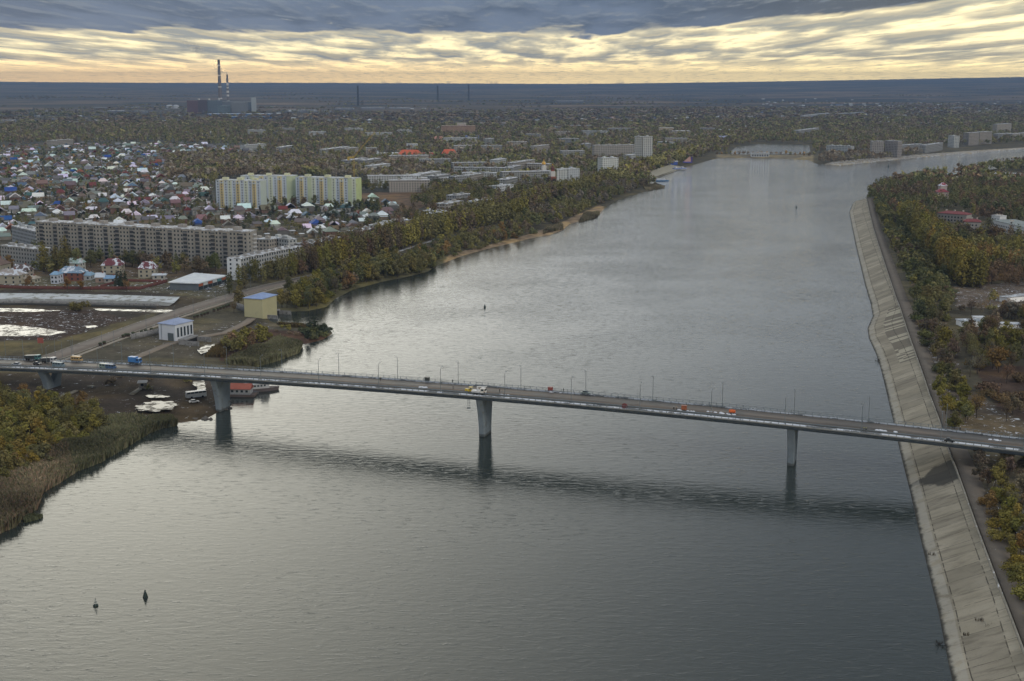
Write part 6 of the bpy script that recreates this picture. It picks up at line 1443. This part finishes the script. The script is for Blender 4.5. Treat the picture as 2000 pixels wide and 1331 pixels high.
def van(loc, rz, col, label, L=5.2, H_=2.3, name='van', cat='van', col2=None):
    r = thing(name, loc, rz, label, cat); w = .98
    b = side_prism(r, 'body', [(-L / 2, .4), (L / 2, .4), (L / 2, 1.1), (L / 2 - .5, 1.3), (L / 2 - .9, H_), (-L / 2, H_)], -w, w, 'vehicle', col)
    put(b, 'windscreen', [(-w * .85, w * .85, L / 2 - .78, L / 2 - .45, 1.35, 2.0)], 'glass')
    for k in range(3):
        for sx in (-1, 1): put(b, 'window', [(sx * w - .03, sx * w + .03, -L / 2 + .4 + k * 1.35, -L / 2 + 1.4 + k * 1.35, 1.35, 1.95)], 'glass')
    if col2: put(b, 'roof_panel', [(-w * .95, w * .95, -L / 2 + .1, L / 2 - 1.0, H_, H_ + .06)], 'vehicle', col2)
    for y in (L / 2 - .95, -L / 2 + 1.0):
        for sx in (-1, 1): link('wheel', WH_C, r, (sx * (w - .05), y, .36))
    return r
def deck(px, py, dz=2.33):
    z = 17.0
    for _ in range(6):
        g = G(px, py, z); s = float((g[:2] - BO) @ BD); z = zb(s) + dz
    t_ = min(11.3, max(-4.8, float((g[:2] - BO) @ BN))); q = BO + BD * s + BN * t_
    return (float(q[0]), float(q[1]), z)
HB = BR - math.pi / 2     # heading: +y of the vehicle towards the right end of the bridge
truck(deck(65, 704), HB, (.05, .16, .17), (.035, .045, .05), 'dark dump truck with a teal cab, leftmost of the trucks on the bridge')
truck(deck(96, 709), HB, (.45, .46, .48), (.045, .05, .055), 'dark dump truck with a white cab behind the pale cars on the bridge', L=7.0)
car(deck(32, 714), HB + math.pi, (.30, .32, .36), 'silver saloon car, leftmost car on the near lane of the bridge')
car(deck(73, 713), HB, (.05, .05, .055), 'small black car between the two dark dump trucks', L=3.8)
van(deck(115, 717), HB, (.16, .22, .26), 'grey-blue pickup van nearest the railing beside the dump truck', L=5.6, H_=2.2)
van(deck(152, 706), HB, (.42, .28, .12), 'tan delivery van alone by the far guard rail', L=5.4, H_=2.5)
van(deck(205, 720), HB, (.20, .26, .24), 'grey-green van touching the dark blue van', L=4.8, H_=2.2, col2=(.35, .38, .36))
van(deck(217, 721), HB, (.05, .10, .20), 'dark blue van in front of the grey-green van', L=4.4, H_=2.2)
truck(deck(265, 711), HB, (.04, .16, .42), (.05, .18, .45), 'bright blue box truck at the far guard rail', 'box', L=5.6)
truck(deck(936, 771), HB, (.66, .64, .60), (.6, .6, .6), 'white truck cab with a small crane above the middle pier', 'crane', L=5.4)
def roller(loc, rz, col, label):
    r = thing('road_roller', loc, rz, label, 'road roller')
    for y in (-1.4, 1.4): g = MB(); g.tube((-.9, y, .6), (.9, y, .6), .6, n=16); g.build('drum', M['steel'], r)
    put(r, 'body', [(-.75, .75, -2.1, -.2, 1.0, 1.9), (-.7, .7, .1, 2.0, 1.1, 1.7)], 'vehicle', col)
    put(r, 'canopy', [(-.8, .8, -.6, .9, 2.6, 2.7)], 'vehicle', col); put(r, 'post', [(-.7, -.62, -.5, -.42, 1.7, 2.6), (.62, .7, -.5, -.42, 1.7, 2.6), (-.7, -.62, .7, .78, 1.6, 2.6), (.62, .7, .7, .78, 1.6, 2.6)], 'steel')
    put(r, 'seat', [(-.3, .3, -.3, .2, 1.6, 2.0)], 'rubber')
roller(deck(919, 769), HB, (.50, .36, .03), 'yellow road roller beside the white truck above the middle pier')
def tank_cart(loc, rz, col, label):
    r = thing('tank_trailer', loc, rz, label, 'trailer')
    g = MB(); n = 12
    g.tube((0, -1.5, 1.35), (0, 1.5, 1.35), .78, n=14); g.tube((0, 0, 2.1), (0, 0, 2.35), .25); o = g.build('tank', M['vehicle'], r); o.color = (*col, 1)
    put(r, 'frame', [(-.6, .6, -1.8, 2.3, .5, .65)], 'steel')
    for y in (-.8, .8):
        for sx in (-1, 1): link('wheel', WH_C, r, (sx * .75, y, .35))
    r.scale = (.78,) * 3
tank_cart(deck(1430, 809), HB, (.60, .12, .02), 'bright orange tank trailer standing alone on the right part of the deck')
def container(px, py, w, d, h, col, label, name='site_cabin', cat='cabin', rot=0):
    loc = deck(px, py, 2.42); r = thing(name, loc, HB + rot, label, cat)
    put(r, 'body', [(-d / 2, d / 2, -w / 2, w / 2, .15, h)], 'vehicle', col); put(r, 'skid', [(-d / 2, d / 2, -w / 2, -w / 2 + .15, 0, .15), (-d / 2, d / 2, w / 2 - .15, w / 2, 0, .15)], 'steel')
    put(r, 'lid', [(-d / 2 - .06, d / 2 + .06, -w / 2 - .06, w / 2 + .06, h, h + .1)], 'vehicle', tuple(c * .8 for c in col)); put(r, 'door', [(-d / 2 - .05, -d / 2, -w * .2, w * .2, .3, h - .3)], 'steel')
container(845, 739, 1.8, 1.4, 1.7, (.05, .055, .05), 'dark steel box on the far walkway', 'steel_box', 'box')
container(1075, 764, 1.8, 1.3, 1.6, (.25, .06, .05), 'dark red metal box by the far guard rail', 'steel_box', 'box')
container(1336, 801, 1.9, 1.2, 1.7, (.34, .11, .05), 'orange-red metal cabinet near the railing beside a worker', 'steel_box', 'box')
car(deck(1146, 769), HB, (.22, .27, .25), 'grey-green small car parked at the far guard rail', L=3.8)
loc = deck(1219, 799); r = thing('traffic_cone_barrel', loc, 0, 'round dull red warning disc hung on the near railing', 'sign')
g = MB(); c_, s_ = math.cos(HB), math.sin(HB)
g.tube((-.35 * BN[0], -.35 * BN[1], .9), (-.45 * BN[0], -.45 * BN[1], .9), 1.15, n=16); o = g.build('disc', M['paint'], r); o.color = (.20, .07, .07, 1); g = MB(); g.tube((0, 0, 0), (0, 0, 1.2), .07); g.build('post', M['rail'], r); r.name = 'warning_disc'
for i, (x, y) in enumerate([(825, 758), (1146, 783), (1505, 815), (1575, 812), (1650, 818), (1713, 830)]): pass
# people on the deck: one continuous skinned body each
def person(loc, rz, coat, trousers, label, pose=0):
    r = thing('person', loc, rz, label, 'person')
    J = [(0, 0, .95), (0, 0, 1.15), (0, 0, 1.42), (0, .01, 1.52), (0, .02, 1.68), (.1, 0, .9), (.12, .04 + .12 * pose, .5), (.12, -.02 + .2 * pose, .06), (-.1, 0, .9), (-.12, .04 - .12 * pose, .5), (-.12, -.04 - .25 * pose, .06),
         (.2, 0, 1.4), (.27, .04, 1.14), (.25, .2, .95), (-.2, 0, 1.4), (-.27, -.02, 1.14), (-.24, .12, .93), (.12, .14 + .2 * pose, .04), (-.12, .12 - .25 * pose, .04)]
    E_ = [(0, 1), (1, 2), (2, 3), (3, 4), (0, 5), (5, 6), (6, 7), (0, 8), (8, 9), (9, 10), (2, 11), (11, 12), (12, 13), (2, 14), (14, 15), (15, 16), (7, 17), (10, 18)]
    rad = [.15, .15, .16, .07, .11, .10, .07, .05, .10, .07, .05, .08, .06, .04, .08, .06, .04, .04, .04]
    me = bpy.data.meshes.new('body'); me.from_pydata(J, E_, []); o = link('body', me, r)
    md = o.modifiers.new('skin', 'SKIN')
    for i, v in enumerate(me.skin_vertices[0].data): v.radius = (rad[i], rad[i]); v.use_root = (i == 0)
    sb = o.modifiers.new('sub', 'SUBSURF'); sb.levels = 1; sb.render_levels = 1
    me.materials.append(M['vehicle']); o.color = (*coat, 1)
    g = MB(); g.lathe([(.13, 1.70), (.125, 1.76), (.08, 1.82), (.02, 1.84)], 10, 0, .01); q = g.build('helmet', M['paint'], r); q.color = (*trousers, 1)
PE = [(743, 745, (.06, .06, .07), (.5, .3, .05), 'person in dark clothes walking on the left half of the deck, orange helmet'), (885, 761, (.08, .09, .10), (.45, .45, .45), 'person in dark clothes left of the yellow roller'),
      (886, 748, (.05, .06, .06), (.4, .4, .4), 'person in black by the far guard rail left of the white truck'), (976, 768, (.30, .33, .36), (.5, .2, .05), 'person in a grey coat right of the white truck'), (1101, 766, (.04, .045, .05), (.1, .1, .1), 'person in black right of the dark red box'),
      (1316, 803, (.05, .07, .16), (.6, .6, .6), 'person in dark blue left of the orange-red cabinet'), (1321, 804, (.07, .07, .08), (.6, .3, .05), 'person in black close beside the orange-red cabinet'), (939, 778, (.28, .26, .2), (.6, .25, .05), 'person in tan at the near railing below the white truck'),
      (1687, 845, (.45, .55, .05), (.6, .6, .1), 'left one of two workers in yellow-green vests near the railing'), (1691, 846, (.5, .6, .05), (.6, .6, .1), 'right one of two workers in yellow-green vests near the railing'), (1875, 834, (.5, .5, .5), (.6, .6, .6), 'person in pale clothes at the far rail over the right bank'),
      (577 / 5 + 0, 701, (.08, .07, .06), (.3, .3, .3), 'person standing by the far guard rail left of the tan van')]
for i, (x, y, a, b, lab) in enumerate(PE): person(deck(x, y), i * 1.3, a, b, lab, .6 if i % 2 else 0)
car(deck(1854, 866), HB, (.03, .035, .04), 'small black car by the near railing above the right bank', L=3.6)
# snow heaps and rubble on the deck
hp_ = MB(); rs_ = random.Random(8)
for x, y, w in [(800, 741, 2), (848, 742, 3), (1005, 753, 1.2), (1016, 755, 1.2), (1082, 766, 3), (1155, 771, 2.5), (1340, 803, 3), (1400, 806, 3.5), (1420, 809, 3), (1475, 795, 4), (1625, 808, 4), (1728, 842, 6), (1880, 838, 6), (1925, 846, 6), (1945, 860, 3), (825, 757, 1.5), (1260, 776, 2), (985, 772, 2)]:
    q = deck(x, y, 2.34)
    for k in range(6): a = rs_.uniform(-w, w); b = rs_.uniform(-.4, .4); rr_ = rs_.uniform(.3, .7); cx_, cy_ = q[0] + BD[0] * a + BN[0] * b, q[1] + BD[1] * a + BN[1] * b; zz = zb(float((np.array([cx_, cy_]) - BO) @ BD)) + 2.34; hp_.lathe([(rr_ * 1.3, zz), (rr_, zz + .15), (rr_ * .5, zz + .3)], 7, cx_, cy_, (.66, .69, .74))
tag(hp_.build('snow', M['paint']), 'small heaps of shovelled snow lying on the bridge deck', 'snow', kind='stuff')
# white bus and parked cars on land
def lbus(px, py, rz, label):
    p = place(px, py); r = thing('bus', tuple(p), rz, label, 'bus'); L = 9.0; w = 1.25
    b = put(r, 'body', [(-w, w, -L / 2, L / 2, .5, 2.2)], 'vehicle', (.55, .56, .56)); put(r, 'roof', [(-w * .97, w * .97, -L / 2 + .05, L / 2 - .05, 2.95, 3.1)], 'vehicle', (.62, .63, .63))
    put(r, 'windows', [(-w * .96, w * .96, -L / 2 + .1, L / 2 - .1, 2.2, 2.95)], 'glass')
    for k in range(6): y = -L / 2 + .05 + k * 1.75; put(b, 'pillar', [(-w, w, y, y + .14, 2.2, 2.95)], 'vehicle', (.55, .56, .56))
    for y in (L / 2 - 1.8, -L / 2 + 2.2):
        for sx in (-1, 1): link('wheel', WH_T, r, (sx * (w - .12), y, .5))
lbus(383, 777, -1.05, 'white bus parked on the mud left of the pier under the bridge')
car(tuple(place(379, 787)), -1.2, (.50, .51, .52), 'pale car parked at the nose of the white bus')
for i, (x, y, c, lab) in enumerate([(333, 564, (.6, .6, .6), 'white van-like car at the left corner of the shop'), (359, 565, (.3, .34, .38), 'grey-blue car before the shop front'), (408, 566, (.35, .38, .45), 'silver car before the middle of the shop'), (433, 561, (.62, .62, .62), 'white car at the right end of the shop'), (437, 557, (.4, .42, .44), 'grey car behind the white one at the shop'),
                              (408, 521, (.12, .3, .3), 'teal car in the yard right of the long grey block'), (416, 519, (.5, .55, .55), 'pale car in the yard right of the long grey block')]):
    car(tuple(place(x, y)), -1.2 + i * .3, c, lab)
pc = None
for i in range(24):
    x = 250 + i * 6.2 + rn.uniform(-1, 1); q = place(x, 506 + (i % 2) * 3 + i * .25); c = rn.choice([(.5, .5, .5), (.1, .1, .12), (.25, .05, .05), (.1, .14, .25), (.3, .32, .33)])
    g_ = car(tuple(q), -.3 + rn.uniform(-.3, .3), c, 'small parked car in the row along the foot of the long grey block'); g_['group'] = 'cars parked along the long grey block'
# houseboats and passenger boat at the shore
def hull(L, w, h, bow=.25, c=(1, 1, 1)):
    g = MB(); N_ = 12; top = []; bot = []
    prof = [(-1, .82), (-.6, 1), (0, 1), (.5, .96), (.8, .6), (1, .04)]
    xs = [p[0] * L / 2 for p in prof]; ws = [p[1] * w / 2 for p in prof]
    pt = [(x, -q) for x, q in zip(xs, ws)] + [(x, q) for x, q in zip(xs[::-1], ws[::-1])]
    pb = [(x * .94, y * .8) for x, y in pt]
    g.prism(pb, -.5, h, c, top=pt); return g
p = G(462, 772, 0); r = thing('houseboat', (p[0], p[1], 0), -.05, 'floating house with a red gabled roof and grey walls moored behind the pier', 'houseboat')
put(r, 'pontoon', [(-9, 9, -3.6, 3.6, -.4, .9)], 'paint', (.13, .10, .09))
g = MB(); g.gwall(-5, 7, -2.6, 2.6, .9, 3.6, 1.8, (.34, .35, .36)); g.build('wall', M['paint'], r)
g = MB(); g.gable(-5, 7, -2.6, 2.6, 3.6, 1.8, .4, .15, (.34, .11, .08)); g.build('roof', M['roofing'], r)
g = MB(); g.box(-8.4, -5.2, -2.2, 2.2, .9, 3.3, (.24, .09, .08)); g.box(-8.6, -5.0, -2.4, 2.4, 3.3, 3.5, (.28, .10, .09)); g.build('annexe', M['paint'], r)
windows(r, [(k * 2.2 - 3.4, -2.64, 2.4, 0) for k in range(5)], 1.1, 1.0)
g = MB()
for k in range(9): g.tube((-8.8 + k * 2.2, -3.5, .9), (-8.8 + k * 2.2, -3.5, 1.8), .04)
g.tube((-8.8, -3.5, 1.8), (8.8, -3.5, 1.8), .05); g.build('railing', M['rail'], r)
p = G(506, 764, 0); r = thing('passenger_boat', (p[0], p[1], 0), .38, 'white and dark passenger boat moored right of the red-roofed houseboat', 'boat')
o = hull(19, 4.6, 1.5).build('hull', M['paint'], r); o.color = (.13, .11, .11, 1)
put(r, 'deckhouse', [(-7.5, 4.5, -1.7, 1.7, 1.5, 3.6)], 'paint', (.44, .45, .46)); put(r, 'roof', [(-8, 5, -2, 2, 3.6, 3.8)], 'paint', (.5, .52, .54)); put(r, 'wheelhouse', [(1, 4, -1.3, 1.3, 3.8, 5.6)], 'paint', (.5, .5, .5))
windows(r, [(k * 1.5 - 6.6, -1.74, 2.8, 0) for k in range(7)], .9, .8)
p = G(487, 769, 0); r = thing('barge', (p[0], p[1], 0), -.1, 'small grey work barge between houseboat and passenger boat', 'boat'); o = hull(9, 3.6, 1.0).build('hull', M['paint'], r); o.color = (.10, .10, .11, 1)
put(r, 'cabin', [(-3, 0, -1.2, 1.2, 1, 3)], 'paint', (.25, .26, .28))
# buoys
def buoy(px, py, solid, label, sc=1.0):
    p = G(px, py, 0); r = thing('buoy', (p[0], p[1], 0), .3, label, 'buoy'); r.scale = (sc * .72,) * 3; dk_ = (.03, .045, .04)
    g = MB(); g.lathe([(.5, -.4), (1.0, .1), (.95, .5), (.6, .7)], 14, c=dk_); g.build('float', M['paint'], r)
    if solid: g = MB(); g.lathe([(.85, .7), (.5, 1.9), (.28, 2.3), (.26, 2.9), (.08, 3.1)], 12, c=dk_); g.build('cone', M['paint'], r)
    else:
        g = MB()
        for k in range(4): a = k * math.pi / 2; g.tube((.75 * math.cos(a), .75 * math.sin(a), .6), (.08 * math.cos(a), .08 * math.sin(a), 2.7), .06, c=(.3, .33, .32))
        g.lathe([(.45, 1.5), (.45, 1.6)], 10, c=dk_); g.lathe([(.16, 2.6), (.14, 3.0)], 8, c=dk_); g.build('cage', M['paint'], r)
buoy(187, 1184, False, 'buoy with an open conical cage, left one of the two at the bottom left')
buoy(284, 1167, True, 'solid dark cone buoy, right one of the two at the bottom left')
buoy(947, 601, True, 'small dark buoy alone in mid river above the bridge')
buoy(1555, 406, True, 'tiny dark buoy near the patched slope in the upper river', 1.2)
buoy(1735, 326, True, 'tiny dark buoy in the far side channel', 1.6)
# promenade steps, attractions, dock
p0, p1_, p2_, p3_ = G(1266, 352, 1), G(1292, 346, 1), G(1342, 326, 1), G(1305, 327, 5)
r = thing('stepped_terrace', (0, 0, 0), 0, 'pale concrete steps going down to the river beside the far promenade', 'steps'); A = G(1268, 353, 0)[:2]; B_ = G(1338, 328, 0)[:2]
u = (B_ - A) / np.hypot(*(B_ - A)); v = np.array([-u[1], u[0]]); L = float(np.hypot(*(B_ - A)))
for k in range(8): g = MB(); a_ = v * (k * 3.2); b_ = v * ((k + 1) * 3.2 - .02); g.prism([tuple(A + a_), tuple(A + u * L + a_), tuple(A + u * L + b_), tuple(A + b_)], -.5, .8 + k * .55, (.40, .37, .29)); g.build('step', M['paint'], r)
p = G(1312, 322, 3); r = thing('attraction', (p[0], p[1], 3), 0, 'blue and white playground stand on the promenade', 'attraction'); put(r, 'stand', [(-9, 9, -5, 5, 0, 5)], 'paint', (.10, .16, .5)); put(r, 'canopy', [(-10, 10, -6, 6, 5, 6.2)], 'paint', (.6, .62, .7))
p = G(1342, 318, 3); r = thing('attraction', (p[0], p[1], 3), 0, 'pointed salmon-coloured sail tent on the promenade', 'tent'); g = MB(); g.add([(-6, -4, 2), (6, -4, 2), (6, 4, 2), (-6, 4, 2), (5, 0, 11)], [(0, 1, 4), (1, 2, 4), (2, 3, 4), (3, 0, 4), (3, 2, 1, 0)], (.50, .30, .25)); g.build('sail', M['cloth'], r); put(r, 'base', [(-7, 7, -5, 5, 0, 2)], 'paint', (.12, .12, .42)); put(r, 'tower', [(6.5, 9, -2, 2, 0, 10)], 'paint', (.12, .08, .25))
p = G(1327, 330, 2); r = thing('attraction', (p[0], p[1], 1.5), .5, 'low inflatable in blue and white on the steps', 'attraction'); put(r, 'base', [(-12, 12, -3, 3, 0, 1.8)], 'paint', (.25, .3, .5)); put(r, 'arch', [(-9, -6, -2, 2, 1.8, 4.2), (4, 7, -2, 2, 1.8, 4.0)], 'paint', (.6, .6, .65))
p = G(1292, 354, 0); r = thing('river_boat', (p[0], p[1], 0), .1, 'blue and white excursion boat docked under the concrete steps', 'boat'); o = hull(22, 5, 1.3).build('hull', M['paint'], r); o.color = (.08, .2, .4, 1); put(r, 'cabin', [(-7, 5, -1.8, 1.8, 1.3, 3.4)], 'paint', (.55, .58, .62))
p = G(1484, 307, 1); r = thing('dam_house', (p[0], p[1], 1), 0, 'small white sluice building with dark openings in the middle of the dam', 'building'); put(r, 'wall', [(-17, 17, -4, 4, -1, 7)], 'paint', (.46, .47, .48)); put(r, 'roof', [(-18, 18, -5, 5, 7, 7.6)], 'paint', (.62, .64, .66)); windows(r, [(-14 + k * 4.6, -4.05, 3.2, 0) for k in range(7)], 2.4, 3.2)
p = G(1415, 276, 3); r = thing('pavilion', (p[0], p[1], 3), 0, 'bright blue and white pavilion beyond the pond', 'pavilion'); put(r, 'wall', [(-18, 18, -8, 8, 0, 8)], 'paint', (.10, .14, .55)); put(r, 'roof', [(-14, 16, -6, 6, 8, 12)], 'paint', (.5, .54, .75))
# --- right bank buildings
villa(1838, 388, 13, 10, 8, .1, (.5, .42, .38), (.26, .06, .07), 'lower tier of a dark red pagoda-like pavilion with pale walls in the wood', 3, .7, False, 3, 7.0, cat='pavilion', name='pavilion', chim=False)
villa(1840, 384, 8, 7, 13, .1, (.5, .42, .38), (.28, .07, .08), 'upper tier of the dark red pagoda-like pavilion', 3.2, .7, True, 2, 7.0, cat='pavilion', name='pavilion', chim=False)
def rhall(a, b, top, dep, wall, roof, lab, rh=2.0):
    z = 7.0; A_, B_ = G(*a, z + top), G(*b, z + top); A, u, v, L, rz = frame(A_, B_); r = thing('villa_building', (A[0], A[1], z), rz, lab, 'building')
    g = MB(); g.box(0, L, 0, dep, -1, top, wall); g.build('wall', M['panelwall'], r); g = MB(); g.gable(0, L, 0, dep, top, rh, .6, .25, roof, .5) if rh else g.box(-.3, L + .3, -.3, dep + .3, top, top + .4, roof); rf = g.build('roof', M['roofing'], r)
    for k in range(3):
        g = MB(); x = L * (k + .6) / 3.4; g.box(x, x + 1, dep * .45, dep * .6, top + (rh * .5 if rh else .4), top + rh + 1.4, (.5, .45, .4)); g.build('chimney', M['panelwall'], rf)
    windows(r, [(1.5 + k * 3.2, -.04, f * 3 + 1.8, 0) for k in range(int(L / 3.2)) for f in range(int(top / 3))], 1.4, 1.5)
    return A, u, v, L, dep
for q in [((1832, 416), (1888, 420), 8, 12, (.36, .33, .30), (.22, .06, .06), 'pale hospital-like building with a long dark red roof in the wood'), ((1882, 433), (1916, 434), 8, 11, (.36, .33, .30), (.22, .06, .06), 'shorter dark red roofed building right of the long one'),
          ((1936, 430), (2030, 452), 11, 22, (.60, .61, .62), (.25, .28, .27), 'large white building with a flat grey roof at the right edge', 0), ((1937, 421), (1953, 423), 14, 8, (.66, .67, .68), (.5, .5, .5), 'tall white end block of the large white building', 0)]:
    rhall(*q)
for x, y, w, d, h, c, rc, lab, rz in [(1895, 636, 13, 8, 2.8, (.20, .12, .10), (.24, .27, .29), 'brick shed with a patchy snowy roof on the right bank', .1), (1912, 630, 6, 5, 3.0, (.25, .24, .23), (.6, .62, .64), 'small shed with a white roof behind the brick shed', 0),
                                (1972, 640, 12, 6, 2.2, (.3, .29, .27), (.58, .6, .63), 'low snowy flat shed right of the brick shed', -.1), (1982, 588, 20, 6, 3, (.22, .22, .22), (.32, .33, .33), 'long sloping grey concrete gallery at the right edge', .45), (1862, 347, 14, 9, 5, (.4, .42, .4), (.30, .42, .38), 'mint-roofed house near the tip of the right bank', 0)]:
    p = G(x, y, 7); r = thing('shed', (p[0], p[1], 7), rz, lab, 'shed'); put(r, 'wall', [(-w / 2, w / 2, -d / 2, d / 2, -.5, h)], 'panelwall', None); o = put(r, 'roof', [(-w / 2 - .4, w / 2 + .4, -d / 2 - .4, d / 2 + .4, h, h + .3)], 'snowroof', rc)
p = G(1965, 345, 7); r = thing('stadium', (p[0], p[1], 7), 0, 'low round snow-dusted arena among the trees near the right edge', 'stadium')
for q in range(2): g = MB(); g.lathe([(24 - q * 8, 0), (25 - q * 8, 4 - q), (20 - q * 8, 4.2 - q)], 28, c=(.34, .33, .31)); g.build('ring_wall', M['snowroof'], r)
# heaps, beams and slabs on the mud
for i, (x0, y0, x1, y1, w, lab) in enumerate([(112, 780, 150, 765, .8, 'pale concrete beam lying on the mud near the left pier'), (120, 775, 128, 771, .7, 'short concrete beam by the longer one'), (257, 772, 275, 760, 1.0, 'pale concrete ramp leading to a small hut'), (172, 758, 184, 756, 1.3, 'concrete block on the mud under the bridge')]):
    a = place(x0, y0); b = place(x1, y1); o = ribbon('concrete_beam', np.array([a, (a + b) / 2, b]), -w, w, -.2, .7, kb, kind=None, label=lab, cat='beam')
villa(279, 757, 3, 3, 2.6, .1, (.3, .28, .26), (.45, .44, .42), 'tiny hut at the end of the concrete ramp', .6, .1, False, 1, 3.0, storeys=1, name='hut', cat='hut', chim=False)
# rocks round the pier foot and the shore spit
rk = MB(); rs_ = random.Random(4)
for k in range(70):
    x = rs_.uniform(432, 452); y = rs_.uniform(780, 800) if k % 2 else rs_.uniform(815, 819); x = x if k % 2 else rs_.uniform(330, 415); q = G(x, y, .2); s_ = rs_.uniform(.4, 1.2); rk.lathe([(s_, -.5), (s_ * .9, .2 * s_), (s_ * .5, .6 * s_)], 6, q[0], q[1], (.12, .11, .10))
tag(rk.build('rocks', M['paint']), 'dark loose stones along the muddy shore by the pier', 'rocks', kind='stuff')
# mooring wreck beside the slabs
q = G(1835, 1262, 0); g = MB()
for k in range(14): a = rs_.uniform(0, 6.28); g.tube((q[0] + rs_.uniform(-1.2, 1.2), q[1] + rs_.uniform(-1.5, 1.5), -.2), (q[0] + rs_.uniform(-1.5, 1.5), q[1] + rs_.uniform(-2, 2), rs_.uniform(.3, 1.2)), .1, .05, c=(.03, .028, .025))
tag(g.build('driftwood', M['paint']), 'dark tangle of driftwood in the water at the foot of the slabs, bottom right', 'driftwood', kind='stuff')
q = G(1716, 706, 0); g = MB()
for k in range(14): g.tube((q[0] + rs_.uniform(-1.6, 1.6), q[1] + rs_.uniform(-3, 3), -.2), (q[0] + rs_.uniform(-1.5, 1.5), q[1] + rs_.uniform(-3, 3), rs_.uniform(.3, 1.6)), .12, .05, c=(.03, .028, .025))
tag(g.build('driftwood', M['paint']), 'dark brushwood at the waterline below the patched slabs', 'driftwood', kind='stuff')
# weeds growing from the slab joints
g = MB()
for x, y, w in [(1820, 1081, 1.0), (1903, 1041, 1.4), (1912, 1062, 1.5), (1913, 1209, 1.0), (1942, 1220, 2.2), (1970, 1226, 1.3), (1982, 1278, 1.2), (1887, 1237, .8), (1965, 1216, 1.0)]:
    q = G(x, y, 5.0 if x > 1880 else 2.0)
    for k in range(40): a = rs_.uniform(-w, w); b = rs_.uniform(-w, w) * .5; zz = q[2] - .6; g.tube((q[0] + a, q[1] + b, zz), (q[0] + a * 1.15, q[1] + b * 1.2, zz + rs_.uniform(.5, 1.1)), .05, .01, 3, c=(.07, .05, .03))
tag(g.build('weeds', M['leaf']), 'brown dry weeds in the joints of the slab embankment', 'weeds', kind='stuff')

#@HAZE
hz = MB(); hz.box(-30000, 30000, -1500, 30200, -5, 345)
hm = bpy.data.materials.new('haze'); hm.use_nodes = True; t = hm.node_tree; t.nodes.clear()
pv = nn(t, 'ShaderNodeVolumePrincipled'); pv.inputs['Color'].default_value = (.20, .31, .51, 1); pv.inputs['Density'].default_value = 7e-5; pv.inputs['Anisotropy'].default_value = 0
mo = nn(t, 'ShaderNodeOutputMaterial'); t.links.new(pv.outputs[0], mo.inputs['Volume'])
tag(hz.build('haze', hm), kind='stuff')
